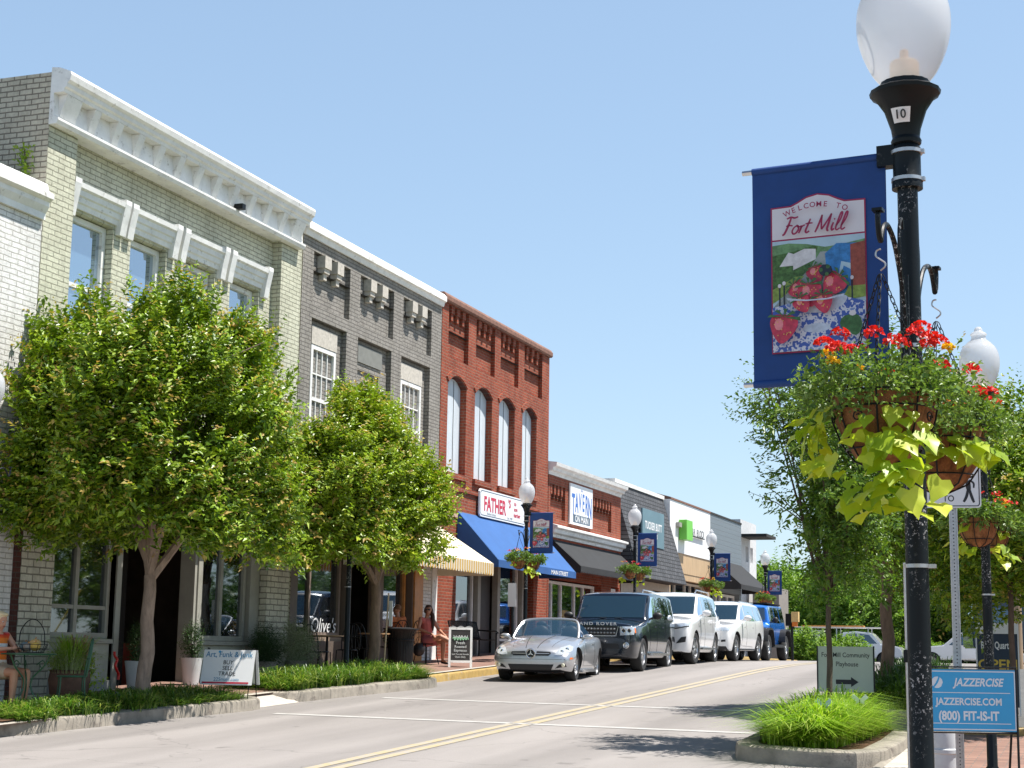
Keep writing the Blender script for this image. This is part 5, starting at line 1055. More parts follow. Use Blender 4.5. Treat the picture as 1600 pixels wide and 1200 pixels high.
# ------------------------------------------------------------ grasses
def inside(x, y, poly):
    c = np.zeros(len(x), bool); n = len(poly)
    for i in range(n):
        (x1, y1), (x2, y2) = poly[i], poly[(i+1) % n]
        if y1 == y2: continue
        c ^= ((y1 > y) != (y2 > y)) & (x < (x2-x1)*(y-y1)/(y2-y1)+x1)
    return c
def grass(name, label, poly, n, h, mat, seed, zoff=.17, w=.012, tuft=8, spread=.5, mound=.55):
    rng = np.random.default_rng(seed); xs = [p[0] for p in poly]; ys = [p[1] for p in poly]; k = n//tuft
    x = rng.uniform(min(xs), max(xs), k*3); y = rng.uniform(min(ys), max(ys), k*3); q = inside(x, y, poly); x, y = x[q][:k], y[q][:k]; k = len(x)
    X = np.repeat(x, tuft)+rng.normal(0, .035, k*tuft); Y = np.repeat(y, tuft)+rng.normal(0, .035, k*tuft); n = k*tuft
    Z = np.array([g(a) for a in Y])+zoff-.03; az = rng.uniform(0, 6.28, n); H = h*rng.uniform(.55, 1.2, n)*np.repeat(rng.uniform(.5, 1.2, k), tuft); lean = rng.uniform(.25, 1.35, n)*spread
    mx_, my_ = (min(xs)+max(xs))/2, (min(ys)+max(ys))/2; ex = (X-mx_)/((max(xs)-min(xs))/2); ey = (Y-my_)/((max(ys)-min(ys))/2)
    H *= 1.12-mound*np.clip(np.maximum(np.abs(ex), np.abs(ey)**3), 0, 1)**2.5; edge = np.maximum(np.abs(ex), np.abs(ey)) > .8; az[edge] = np.arctan2(ey[edge], ex[edge])+rng.normal(0, .8, edge.sum()); lean[edge] *= 1.5
    u = np.stack([np.cos(az), np.sin(az), np.zeros(n)], 1); s = np.stack([-np.sin(az), np.cos(az), np.zeros(n)], 1); B = np.stack([X, Y, Z], 1); rows = []
    for j, (t, hh, ww) in enumerate(((0, 0, 1), (.35, .5, .95), (.75, .86, .7), (1.15, .9, .12))):
        p = B+u*(H*lean*t*t)[:, None]+np.array([0, 0, 1])*(H*(hh-.25*lean*t*t*.6))[:, None]; rows += [p-s*w*ww/2, p+s*w*ww/2]
    V = np.stack(rows, 1).reshape(-1, 3); b = (np.arange(n)*8)[:, None]; F = np.concatenate([b+np.array([[0, 1, 3, 2]]), b+np.array([[2, 3, 5, 4]]), b+np.array([[4, 5, 7, 6]])], 1).reshape(-1, 4)
    return tag(link(name, npmesh(name, V, F, [mat])), label, 'grass', kind='stuff')
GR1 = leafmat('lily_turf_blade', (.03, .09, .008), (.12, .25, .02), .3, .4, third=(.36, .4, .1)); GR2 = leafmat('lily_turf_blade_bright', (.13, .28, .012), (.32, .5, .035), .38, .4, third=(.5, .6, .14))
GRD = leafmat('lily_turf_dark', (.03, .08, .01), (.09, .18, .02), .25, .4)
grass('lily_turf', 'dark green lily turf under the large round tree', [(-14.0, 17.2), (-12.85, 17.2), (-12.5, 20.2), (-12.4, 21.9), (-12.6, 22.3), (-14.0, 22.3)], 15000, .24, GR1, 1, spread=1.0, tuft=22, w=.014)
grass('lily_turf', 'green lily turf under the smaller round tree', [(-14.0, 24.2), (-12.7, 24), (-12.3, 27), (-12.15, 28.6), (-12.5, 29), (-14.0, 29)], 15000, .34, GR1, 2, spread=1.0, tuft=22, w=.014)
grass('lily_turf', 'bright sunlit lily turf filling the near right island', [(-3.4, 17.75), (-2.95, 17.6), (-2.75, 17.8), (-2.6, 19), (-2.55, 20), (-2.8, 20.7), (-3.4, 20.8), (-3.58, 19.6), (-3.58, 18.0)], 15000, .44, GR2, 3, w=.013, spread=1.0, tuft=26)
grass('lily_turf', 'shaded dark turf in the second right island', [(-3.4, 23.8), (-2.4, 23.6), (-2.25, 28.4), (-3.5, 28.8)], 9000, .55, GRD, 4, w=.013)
# street trees across the road (just outside the view, mirrored in the shop windows)
for i, (x, y) in enumerate(((9, 16), (10.5, 27), (9.5, 38), (11, 50), (12, 63))):
    tree('street_tree', ['leafy tree across the road mirrored in the sage shop', 'leafy tree across the road mirrored in the grey shop', 'leafy tree across the road mirrored in the red shop', 'leafy tree across the road mirrored in the tavern', 'leafy tree across the road near the far corner'][i], x, y, g(y), 1.8, (0, 0, 3.6), (3.2, 4.0, 2.6), 900, .26, [LF1], 60+i, .16, core=.3, lump=.14, sprig=1.0, nl=5, group='trees across the road')
# ------------------------------------------------------------ vehicles (x forward from the front axle, y left, z up)
def carpaint(name, col, metal=0, flake=0, rough=.28):
    m, t, b = nodes(name); b.inputs['Metallic'].default_value = metal; b.inputs['Roughness'].default_value = rough
    b.inputs['Coat Weight'].default_value = 1; b.inputs['Coat Roughness'].default_value = .03
    n = noise(t, 2.5, 4, .6); t.links.new(ramp(t, n, [(.35, tuple(c*.93 for c in col)), (.7, col)]), b.inputs['Base Color'])
    if flake: bump(t, b, noise(t, 900, 1, .5), .03, .001)
    return m
CHROME = SILVER; PBLK = M('black_plastic', (.015, .015, .017), .5, var=.1); RUB = M('tyre_rubber', (.018, .018, .018), .8, var=.2, vs=30, bmp=.2)
RIM = M('alloy_rim', (.55, .56, .58), .28, .9, var=.05); LAMPG = M('headlamp_glass', (.62, .66, .7), .06, .35, var=.25, vs=30, coat=1); AMB = M('amber_lens', (.75, .16, .02), .25, var=0); SEAM = M('panel_gap', (.02, .02, .02), .8, var=0)
PLATE = M('plate_white', (.7, .7, .68), .5, var=0)
class Car:
    def __init__(s, name, label, cat, paint, st, wheel_r, wb, track, loc, rz, group, creases=(.5, .35), arch=.055, wheel_w=.22, spokes=5, rim_r=.68, steer=0, arches=True):
        s.rt = thing(name, label, cat, loc, rz, group); s.paint = paint; s.wb = wb; s.wr = wheel_r; s.tr = track
        bm = bmesh.new(); rows = []
        for q in st:
            x, zb, zm, zs, zr, wb_, wm, ws, wr, cr = q[:10]
            half = [(0, zb), (wb_*.55, zb), (wb_, zb+.02), (wm, zm), (ws, zs), (wr, zr-.03), (wr*.6, zr+cr*.7), (0, zr+cr)]
            row = [bm.verts.new((x, y, z)) for y, z in half]+[bm.verts.new((x, -y, z)) for y, z in half[1:-1][::-1]]; rows.append(row)
        n = len(rows[0])
        for a, b in zip(rows, rows[1:]):
            for i in range(n): bm.faces.new((a[i], a[(i+1) % n], b[(i+1) % n], b[i]))
        bm.faces.new(rows[0][::-1]); bm.faces.new(rows[-1])
        bmesh.ops.recalc_face_normals(bm, faces=bm.faces)
        cl = bm.edges.layers.float.new('crease_edge')
        for i, row in enumerate(rows):
            if len(st[i]) > 10:
                for k in range(n): e = bm.edges.get((row[k], row[(k+1) % n])); e[cl] = st[i][10]
        for a, b in zip(rows, rows[1:]):
            for k, v in ((4, creases[0]), (n-4, creases[0]), (5, creases[1]), (n-5, creases[1]), (2, .6), (n-2, .6)): e = bm.edges.get((a[k], b[k])); e[cl] = v
        me = bpy.data.meshes.new('b'); bm.to_mesh(me); bm.free(); o = bpy.data.objects.new('b', me); COL.objects.link(o)
        md = o.modifiers.new('s', 'SUBSURF'); md.levels = md.render_levels = 3
        cut = []
        for x in ((0, -wb) if arches else ()):
            for sg in (1, -1):
                c = MB(PBLK); c.lathe([(wheel_r+arch, -.2), (wheel_r+arch, .3)], (x, sg*(track/2+.02), wheel_r), n=40, axis='y')
                co = c.build('c', smooth=False); bmm = bmesh.new(); bmm.from_mesh(co.data); bmesh.ops.recalc_face_normals(bmm, faces=bmm.faces); bmm.to_mesh(co.data); bmm.free()
                bo = o.modifiers.new('x', 'BOOLEAN'); bo.object = co; bo.operation = 'DIFFERENCE'; bo.solver = 'EXACT'; cut.append(co)
        dg = bpy.context.evaluated_depsgraph_get(); m2 = bpy.data.meshes.new_from_object(o.evaluated_get(dg)); m2.name = 'body'
        # BVH of the uncut skin for laying on glass, lamps and trim
        for b_ in list(o.modifiers)[1:]: o.modifiers.remove(b_)
        dg.update(); ev = o.evaluated_get(bpy.context.evaluated_depsgraph_get()); mm = ev.to_mesh(); s.bvh = BVHTree.FromPolygons([v.co.copy() for v in mm.vertices], [tuple(p.vertices) for p in mm.polygons]); ev.to_mesh_clear()
        bpy.data.objects.remove(o)
        for c in cut: bpy.data.objects.remove(c)
        m2.materials.clear(); m2.materials.append(paint); m2.materials.append(PBLK)
        for p in m2.polygons:
            p.material_index = 0; c = p.center
            if arches and any(math.hypot(c.x-x, c.z-wheel_r) < wheel_r+arch+.004 for x in (0, -wb)) and c.z < wheel_r*2+arch: p.material_index = 1
            if p.normal.z < -.7 and c.z < .45: p.material_index = 1
        m2.shade_smooth(); m2.set_sharp_from_angle(angle=R(40)); s.body = link('body', m2, s.rt)
        for x in (0, -wb):
            for sg in (1, -1): s.wheel(x, sg, wheel_w, spokes, rim_r, steer if x == 0 else 0)
    def wheel(s, x, sg, w, spokes, rr_, steer):
        r = s.wr; t = MB(RUB); c = (0, 0, 0)
        t.lathe([(r*rr_, -w/2+.012), (r*.9, -w/2), (r*.97, -w/2+.02), (r, -w/2+.045), (r, w/2-.045), (r*.97, w/2-.02), (r*.9, w/2), (r*rr_, w/2-.012)], c, n=36, axis='y', cap=False); o = t.build('wheel', s.rt); o.location = (x, sg*(s.tr/2-w/2+.02), r); o.rotation_euler.z = steer
        m = MB(RIM, PBLK); a = r*rr_; y = sg*(w/2-.02)
        m.lathe([(a, -w*.4), (a, y*.98), (a*.93, y), (a*.9, y-sg*.03)] if sg > 0 else [(a*.9, y-sg*.03), (a*.93, y), (a, y*.98), (a, w*.4)], c, n=36, axis='y', cap=False)
        m.lathe([(0, y-sg*.06), (a*.95, y-sg*.06)], c, n=24, m=PBLK, axis='y')
        for k in range(spokes):
            q = 2*math.pi*k/spokes+.3; d = Vector((math.cos(q), 0, math.sin(q))); e = Vector((-math.sin(q), 0, math.cos(q)))
            w0, w1 = a*.1, a*.17*(5/spokes)**.5
            P = [d*a*.12+e*w0, d*a*.94+e*w1, d*a*.94-e*w1, d*a*.12-e*w0]; yy = Vector((0, y-sg*.012, 0)); m.prism([tuple(p+yy) for p in P], (0, -sg*.03, 0), RIM)
        m.lathe([(0, y), (a*.2, y-sg*.004), (a*.22, y-sg*.04)] if sg > 0 else [(a*.22, y-sg*.04), (a*.2, y-sg*.004), (0, y)], c, n=16, axis='y')
        m.build('rim', o)
    def cast(s, p, d):
        h = s.bvh.ray_cast(Vector(p), Vector(d)); return h[0], h[1]
    def decal(s, name, pts, side, mat, off=.006, res=.06, parent=None, both=False, mb=None):
        """outline laid on the body: side 'F' (y,z), 'L'/'R' (x,z), 'T' (x,y), 'B' (y,z)"""
        own = mb is None; mb = mb or MB(mat)
        for sg in ((1, -1) if both else (1,)):
            P = [Vector((a*(sg if side in 'F' else 1), b)) for a, b in pts]; V2 = list(P); E = []; n = len(P)
            out = []
            for i in range(n):
                a, b = P[i], P[(i+1) % n]; k = max(1, int((b-a).length/res)); out += [a.lerp(b, j/k) for j in range(k)]
            V2 = list(out); m = len(out); E = [(i, (i+1) % m) for i in range(m)]
            x0, x1 = min(p.x for p in P), max(p.x for p in P); y0, y1 = min(p.y for p in P), max(p.y for p in P)
            y = y0+res/2
            while y < y1:
                x = x0+res/2
                while x < x1: V2.append(Vector((x, y))); x += res
                y += res
            vs, _, fs, *_ = delaunay_2d_cdt(V2, E, [list(range(m))], 1, 1e-5)
            W = []
            for v in vs:
                if side == 'F': o, d = (4, v.x, v.y), (-1, 0, 0)
                elif side == 'B': o, d = (-9, v.x, v.y), (1, 0, 0)
                elif side == 'L': o, d = (v.x, 3*sg, v.y), (0, -sg, 0)
                elif side == 'R': o, d = (v.x, -3, v.y), (0, 1, 0)
                else: o, d = (v.x, v.y*sg, 4), (0, 0, -1)
                h, nn = s.cast(o, d); W.append((h+nn*off) if h is not None and nn is not None and nn.dot(Vector(d)) < 0 else (h-Vector(d)*off if h is not None else None))
            mp = {}; vv = []
            for i, w in enumerate(W):
                if w is not None: mp[i] = len(vv); vv.append(w)
            ff = []
            for f in fs:
                if all(i in mp for i in f):
                    ff.append(tuple(mp[i] for i in f))
            mb.add(vv, ff, mat)
        if own: return mb.build(name, parent or s.rt, ang=50)
    def line(s, mb, pts, side, r=.006, both=True, mat=None):
        for sg in ((1, -1) if both else (1,)):
            out = []
            for a, b in zip(pts, pts[1:]):
                k = max(2, int(math.hypot(b[0]-a[0], b[1]-a[1])/.08))
                for j in range(k+1):
                    u = a[0]+(b[0]-a[0])*j/k; v = a[1]+(b[1]-a[1])*j/k
                    o, d = ((4, u*sg, v), (-1, 0, 0)) if side == 'F' else ((u, 3*sg, v), (0, -sg, 0)) if side == 'L' else ((u, v*sg, 4), (0, 0, -1))
                    h, nn = s.cast(o, d)
                    if h is not None: out.append(h)
            if len(out) > 1: mb.tube(out, r, 4, mat)
    def mirror(s, x, y, z, w=.1, h=.15, l=.2, mat=None):
        for sg in (1, -1):
            m = MB(mat or s.paint); m.ball((x, sg*(y+l/2), z), (w, l/2+.02, h/2), n=14, h=10); m.tube([(x-.02, sg*(y-.12), z-.08), (x, sg*(y+.02), z-.04)], .025, 8); m.build('wing_mirror', s.rt)
    def plate(s, z, x=None):
        h, n = s.cast((4, 0, z), (-1, 0, 0)); b = MB(PLATE); b.box(h.x+.005, h.x+.015, -.15, .15, z-.07, z+.07); b.build('number_plate', s.rt, smooth=False)
GR = 'vehicles parked along the left kerb'
def wloc(x, y, head):   # world position of car origin given the left-front wheel contact, car faces -Y
    return x, y
def place(x, y, dev, half):
    """x, y: outer front wheel; dev: degrees the nose swings towards the road"""
    a = R(-90+dev); ca, sa = math.cos(a), math.sin(a)
    return (x+sa*half, y-ca*half, g(y)), a

# ---- silver open roadster
hw = .77; (lx, ly, lz), a = place(-10.2, 31.75, 7.0, hw)
st = [(.78, .26, .36, .44, .52, .45, .62, .55, .42, .0), (.74, .2, .38, .5, .6, .62, .76, .68, .52, .015, .3), (.6, .17, .42, .58, .68, .74, .845, .77, .60, .025), (.3, .16, .45, .68, .77, .78, .885, .82, .66, .03), (-.2, .15, .48, .76, .85, .78, .885, .83, .69, .035), (-.62, .15, .5, .81, .9, .78, .885, .83, .7, .03), (-.8, .15, .5, .83, .91, .78, .885, .83, .7, .01), (-1.0, .15, .5, .84, .9, .78, .885, .83, .72, -.03), (-1.6, .15, .5, .86, .9, .78, .89, .84, .72, -.04), (-2.0, .16, .52, .88, .93, .78, .9, .84, .71, .0), (-2.5, .18, .54, .9, .97, .76, .9, .83, .68, .02), (-2.95, .25, .56, .88, .95, .7, .84, .78, .62, .02), (-3.2, .34, .58, .84, .9, .55, .72, .68, .55, .01, .4)]
SP = carpaint('silver_paint', (.55, .56, .58), .75, 1, .33)
c = Car('roadster', 'silver open two-seat roadster, first car at the kerb', 'car', SP, st, .315, 2.43, 1.56, (lx, ly, lz), a, GR, wheel_w=.22, spokes=8, steer=R(0), creases=(.3, .2))
# windscreen frame and glass
fr = [(-.66, .70, .86), (-.9, .67, 1.03), (-1.13, .6, 1.19), (-1.2, .5, 1.245), (-1.23, .25, 1.27), (-1.24, 0, 1.275)]
full = fr+[(x, -y, z) for x, y, z in fr[:-1][::-1]]; mb = MB(SP); mb.tube(smooth2(full, 4), .028, 8); mb.build('windscreen_frame', c.rt)
mb = MB(GLASS_CAR); bot = [(-.66-.12*(1-abs(y)/.7)**.7*-1, y, .88) for y in (-.7, -.45, 0, .45, .7)]; T = [(-1.13, -.6, 1.19), (-1.22, -.35, 1.26), (-1.24, 0, 1.27), (-1.22, .35, 1.26), (-1.13, .6, 1.19)]; mb.add(bot+T, [(i, i+1, 6+i, 5+i) for i in range(4)]); mb.build('windscreen', c.rt)
for sg in (1, -1): mb = MB(GLASS_CAR); mb.prism([(-.72, sg*.74, .9), (-1.12, sg*.64, 1.16), (-1.35, sg*.66, 1.14), (-1.75, sg*.76, .92)], (0, sg*.006, 0)); mb.build('side_window', c.rt)
mb = MB(PBLK)
mb.box(-1.95, -.85, -.62, .62, .5, .895); mb.build('cockpit', c.rt, smooth=False)
for sg in (1, -1):
    mb = MB(M('dark_leather', (.05, .05, .055), .5)); mb.ball((-1.75, sg*.33, .9), (.1, .22, .25)); mb.ball((-1.8, sg*.33, 1.16), (.05, .12, .08)); mb.build('seat', c.rt)
    mb = MB(SP); mb.tube([(-1.95, sg*.45, .93), (-1.95, sg*.42, 1.12), (-1.95, sg*.3, 1.17), (-1.95, sg*.18, 1.12), (-1.95, sg*.16, .93)], .025, 8); mb.build('roll_hoop', c.rt)
c.decal('headlight', [(.48, .52), (.57, .66), (.70, .72), (.78, .68), (.79, .60), (.70, .53), (.6, .51)], 'F', LAMPG, .008, .03)
c.decal('headlight', [(-a_, b_) for a_, b_ in [(.48, .52), (.57, .66), (.70, .72), (.78, .68), (.79, .60), (.70, .53), (.6, .51)]], 'F', LAMPG, .008, .03)
for sg in (1, -1):
    mb = MB(CHROME)
    for yy, zz, rr_ in ((.62, .585, .035), (.7, .63, .04)):
        h, n_ = c.cast((4, sg*yy, zz), (-1, 0, 0))
        if h: mb.lathe([(rr_, .0), (rr_*.7, .006), (0, .008)], (h.x+.012, sg*yy, zz), n=14, axis='x')
    mb.build('lamp_reflector', c.rt)
for sg in (1, -1): c.decal('grille_half', [(sg*q, z) for q, z in [(.10, .50), (.12, .585), (.40, .575), (.41, .54), (.36, .50)]], 'F', PBLK, .008, .03)
mb = MB(SP)
for sg in (1, -1):
    h, _ = c.cast((4, sg*.2, .54), (-1, 0, 0)); mb.tube([(h.x+.02, sg*.11, .54), (h.x+.0, sg*.38, .542)], .009, 6)
mb.build('grille_bar', c.rt)
h, _ = c.cast((4, 0, .54), (-1, 0, 0)); mb = MB(CHROME, PBLK); ex = h.x+.02; ring = [(ex, .088*math.cos(k*math.pi/14), .54+.088*math.sin(k*math.pi/14)) for k in range(28)]; mb.tube(ring, .014, 8, closed=True)
mb.lathe([(0, ex-.004), (.08, ex-.012)], (0, 0, .54), n=28, m=PBLK, axis='x')
for k in range(3): q = math.pi/2+k*2*math.pi/3; e = Vector((0, -math.sin(q), math.cos(q))); d = Vector((0, math.cos(q), math.sin(q))); o_ = Vector((ex+.004, 0, .54)); mb.prism([tuple(o_+d*.082), tuple(o_+e*.013), tuple(o_-d*.006), tuple(o_-e*.013)], (.006, 0, 0), CHROME)
mb.build('star_emblem', c.rt, smooth=False)
c.decal('lower_grille', [(-.42, .22), (.42, .22), (.47, .33), (-.47, .33)], 'F', PBLK, .007, .04)
for sg in (1, -1):
    c.decal('fog_recess', [(sg*q, z) for q, z in [(.50, .25), (.72, .29), (.70, .345), (.58, .33)]], 'F', PBLK, .007, .03)
    h, _ = c.cast((4, sg*.66, .315), (-1, 0, 0)); mb = MB(M('fog_lamp_lit', (.85, .8, .6), .1, .2, var=0, coat=1)); mb.lathe([(.04, 0), (.03, .02), (0, .026)], (h.x+.005, sg*.66, .315), n=14, axis='x'); mb.build('fog_light', c.rt)
c.decal('indicator', [(.62, .43), (.66, .43), (.62, .475), (.5, .46)], 'L', AMB, .008, .03)
mb = MB(SEAM); c.line(mb, [(.78, .43), (0, .43)], 'F', .004); c.line(mb, [(-.55, .3), (-.5, .82)], 'L', .005); c.line(mb, [(-1.7, .35), (-1.72, .85)], 'L', .005); c.line(mb, [(-.55, .3), (-1.7, .3)], 'L', .004); c.line(mb, [(.6, .40), (-.6, .58)], 'T', .004); c.line(mb, [(.68, .12), (-.5, .25)], 'T', .008, mat=None); mb.build('panel_lines', c.rt)
mb = MB(CHROME); c.line(mb, [(-1.4, .74), (-1.6, .745)], 'L', .012); mb.build('door_handle', c.rt)
c.mirror(-.75, .8, .9, .06, .11, .19); mb = MB(SP); mb.box(-1.95, -.42, -.86, .86, .17, .23); mb.build('side_sill', c.rt, bevel=.02)


def suv(label, paint, loc, a, name, L):
    """L: dict of dimensions"""
    W, H, WB_, NO, TO, r = L['W']/2, L['H'], L['wb'], L['nose'], L['tail'], L['r']; hz = L['hood']; bz = L['belt']; cw = L['cowl']; rs = L['roof']; re = -WB_-TO; tum = L.get('tumble', .17); fz = L.get('front', hz-.1); sq = L.get('sq', .9)
    cr = L.get('cr', .6)
    st = [(NO, .34, .55, fz-.12, fz-.03, W*.6*sq, W*.8*sq, W*.74*sq, W*.6*sq, 0, cr), (NO-.05, .28, .6, fz-.04, fz+.03, W*.8, W*.93, W*.88, W*.74, .01, .3), (NO-.28, .26, .65, hz-.13, hz-.04, W*.92, W*.99, W*.94, W*.8, .02), (0.0, .28, .68, hz-.08, hz, W*.92, W, W*.955, W*.84, .03), (cw+.12, .28, .7, bz-.02, hz+.045, W*.92, W, W*.955, W*.84, .02), (cw, .28, .7, bz, hz+.06, W*.92, W, W*.955, W*.82, .01, .5),
          (rs, .28, .7, bz+.01, H-.07, W*.92, W, W*.955, W-tum, .02, L.get('wscr', .35)), (rs-.28, .28, .7, bz+.015, H-.02, W*.92, W, W*.955, W-tum, .02), (-WB_*.55, .28, .7, bz+.02, H, W*.92, W, W*.955, W-tum, .02), (-WB_, .28, .7, bz+.03, H-.02, W*.92, W, W*.955, W-tum, .02), (re+.3, .3, .7, bz+.04, H-.06, W*.9, W*.98, W*.94, W-tum-.02, .01), (re+.14, .32, .7, bz+.04, H-.13, W*.85, W*.95, W*.92, W-tum-.05, .0, .3), (re, .4, .7, bz, bz+.08, W*.75, W*.9, W*.88, W-.25, 0, .5)]
    return Car(name, label, L.get('cat', 'suv'), paint, st, r, WB_, L['W']-.12, loc, a, GR, creases=L.get('creases', (.6, .5)), spokes=L.get('spokes', 5), wheel_w=.27, rim_r=.66, arch=L.get('arch', .06), steer=L.get('steer', 0))
def glazing(c, L, trim=PBLK):
    W, H, WB_ = L['W']/2, L['H'], L['wb']; bz, cw, rs, re = L['belt'], L['cowl'], L['roof'], -L['wb']-L['tail']; tum = L.get('tumble', .17)
    c.decal('windscreen', [(-(W*.8), L['hood']+.1), (W*.8, L['hood']+.1), (W-tum-.05, H-.12), (-(W-tum-.05), H-.12)], 'F', GLASS_CAR, .008, .07)
    top = H-.13; w0 = cw-.05; slope = (rs-cw)/(H-.07-L['hood']-.06)
    xa = lambda z: cw+(z-L['hood']-.06)*slope-.1
    p1 = L.get('pillar1', -WB_*.42); p2 = L.get('pillar2', -WB_*.86); p3 = re+L.get('dback', .28)
    for sg, nm in ((1, 'L'), (-1, 'R')):
        for q in ([(xa(bz+.06)-.04, bz+.06), (xa(top), top), (p1+.05, top+.01), (p1+.05, bz+.06)], [(p1-.04, bz+.06), (p1-.04, top+.01), (p2+.1, top+.01), (p2+.06, bz+.07)], [(p2-.02, bz+.08), (p2+.02, top+.01), (p3+.05, top-.01), (p3, bz+.12)]): c.decal('side_window', q, nm, GLASS_CAR, .007, .08)
    mb = MB(SEAM)
    c.line(mb, [(p1, .45), (p1, bz+.04)], 'L', .005); c.line(mb, [(cw-.12, .45), (cw-.1, bz+.02)], 'L', .005); c.line(mb, [(p2+.1, .8), (p2+.02, bz+.05)], 'L', .005); c.line(mb, [(cw-.12, .45), (p2+.4, .42)], 'L', .004)
    c.line(mb, [(L['nose']-.1, W*.7), (cw+.1, W*.8)], 'T', .004); mb.build('panel_lines', c.rt)
    mb = MB(c.paint if not L.get('blackmirror') else PBLK)
    for xx in (p1+.12, p2+.32): c.line(mb, [(xx, bz-.12), (xx+.18, bz-.12)], 'L', .014)
    mb.build('door_handle', c.rt)
    c.mirror(cw-.22, W+.02, bz+.13, .07, .17, .2, PBLK if L.get('blackmirror') else None)
    mb = MB(PBLK)
    for sg in (1, -1): mb.tube([(cw+.02, sg*.1, L['hood']+.085), (cw-.08, sg*.5, L['hood']+.12)], .009, 5)
    mb.build('wiper', c.rt)

# ---- black upright SUV
LR = dict(W=1.92, H=1.86, wb=2.89, nose=.86, tail=1.02, r=.385, hood=1.13, belt=1.15, cowl=-.52, roof=-.98, front=1.06, sq=1.06, tumble=.13, cr=.85, wscr=.6, creases=(.75, .7), blackmirror=1, spokes=7, pillar1=-1.42, pillar2=-2.5)
(x, y, z), a = place(-9.98, 36.15, 3, .9); NP = carpaint('black_paint', (.006, .012, .022), .2, 0, .2)
c = suv('tall square black four-wheel-drive wagon, second at the kerb', NP, (x, y, z), a, 'four_wheel_drive', LR); glazing(c, LR)
c.decal('grille', [(-.44, .80), (.44, .80), (.50, 1.0), (-.50, 1.0)], 'F', PBLK, .008, .05)
mb = MB(CHROME); c.line(mb, [(0, .79), (.46, .79), (.52, 1.01)], 'F', .012); mb.build('grille_surround', c.rt)
mb = MB(M('grille_mesh', (.3, .31, .32), .35, .8))
for zz in (.86, .945):
    for k in range(12): yy = -.42+k*.0765; h, _ = c.cast((4, yy, zz), (-1, 0, 0)); mb.ball((h.x+.012, yy, zz), (.01, .03, .02), n=8, h=6)
mb.build('grille_mesh', c.rt)
for sg in (1, -1):
    c.decal('headlight', [(sg*q, z_) for q, z_ in [(.56, .80), (.86, .82), (.88, 1.0), (.55, 1.0)]], 'F', LAMPG, .008, .04)
    mb = MB(CHROME, PBLK)
    for yy in (.64, .77):
        h, _ = c.cast((4, sg*yy, .91), (-1, 0, 0)); mb.lathe([(.055, h.x+.01), (.05, h.x+.03), (0, h.x+.015)], (0, sg*yy, .91), n=16, axis='x'); mb.lathe([(.035, h.x+.031), (0, h.x+.036)], (0, sg*yy, .91), n=12, m=PBLK, axis='x')
    mb.build('lamp_reflector', c.rt)
    h, _ = c.cast((4, sg*.7, .58), (-1, 0, 0)); mb = MB(CHROME, PBLK); mb.tube([(h.x+.01, sg*.7+.06*math.cos(k*.45), .58+.06*math.sin(k*.45)) for k in range(14)], .013, 6, closed=True); mb.ball((h.x, sg*.7, .58), (.02, .045, .045), LAMPG); mb.build('fog_light', c.rt)
c.decal('indicator', [(.70, .86), (.76, .86), (.76, .97), (.70, .97)], 'L', AMB, .009, .03)
c.decal('bumper_intake', [(-.55, .50), (.55, .50), (.5, .62), (-.5, .62)], 'F', PBLK, .007, .05)
mb = MB(PLATE); h, _ = c.cast((4, 0, 1.045), (-1, 0, 0)); mb.text("LAND ROVER", .095, (h.x+.012, 0, 1.03), (0, 1, 0), (0, 0, 1), sx=1.35, bold=.02, spacing=1.3); mb.build('bonnet_lettering', c.rt, smooth=False)
mb = MB(CHROME); c.line(mb, [(.79, 1.22), (.775, 1.45), (.76, 1.72)], 'F', .012); mb.build('windscreen_trim', c.rt)
for sg in (1, -1): mb = MB(SILVER); mb.box(-2.42, -.5, min(sg*.9, sg*1.03), max(sg*.9, sg*1.03), .36, .42); mb.build('side_step', c.rt, bevel=.015)
for sg in (1, -1): c.decal('side_vent', [(-.38, .9), (-.33, .9), (-.33, 1.05), (-.38, 1.05)], 'L' if sg > 0 else 'R', CHROME, .008, .04)
pass

# ---- large white SUV
IN = dict(W=2.03, H=1.9, wb=3.08, nose=.93, tail=1.1, r=.41, hood=1.2, belt=1.2, cowl=-.5, roof=-1.15, front=1.08, sq=1.0, tumble=.2, cr=.5, creases=(.45, .5), spokes=6, steer=R(-6))
(x, y, z), a = place(-9.98, 41.25, 3.5, .96); WP = carpaint('white_paint_car', (.8, .8, .8), 0, 0, .2)
c = suv('large white luxury sport utility vehicle with roof rails, third at the kerb', WP, (x, y, z), a, 'sport_utility_vehicle', IN); glazing(c, IN)
c.decal('grille', [(-.34, .66), (.34, .66), (.45, .86), (.40, 1.06), (-.40, 1.06), (-.45, .86)], 'F', PBLK, .008, .05)
mb = MB(CHROME); c.line(mb, [(0, .65), (.35, .65), (.47, .86), (.41, 1.07), (0, 1.07)], 'F', .018)
for zz in (.74, .82, .9, .98): c.line(mb, [(0, zz), (.38, zz)], 'F', .008)
mb.build('grille_surround', c.rt)
for sg in (1, -1):
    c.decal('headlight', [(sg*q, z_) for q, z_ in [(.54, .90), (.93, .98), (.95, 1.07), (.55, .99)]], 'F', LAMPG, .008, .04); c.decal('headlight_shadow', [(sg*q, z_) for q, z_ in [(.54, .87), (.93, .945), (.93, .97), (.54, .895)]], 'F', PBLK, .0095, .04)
    c.decal('bumper_vent', [(sg*q, z_) for q, z_ in [(.62, .52), (.86, .56), (.88, .70), (.76, .68)]], 'F', PBLK, .008, .04)
c.decal('lower_grille', [(-.5, .38), (.5, .38), (.58, .54), (.42, .56), (-.42, .56), (-.58, .54)], 'F', PBLK, .007, .05)
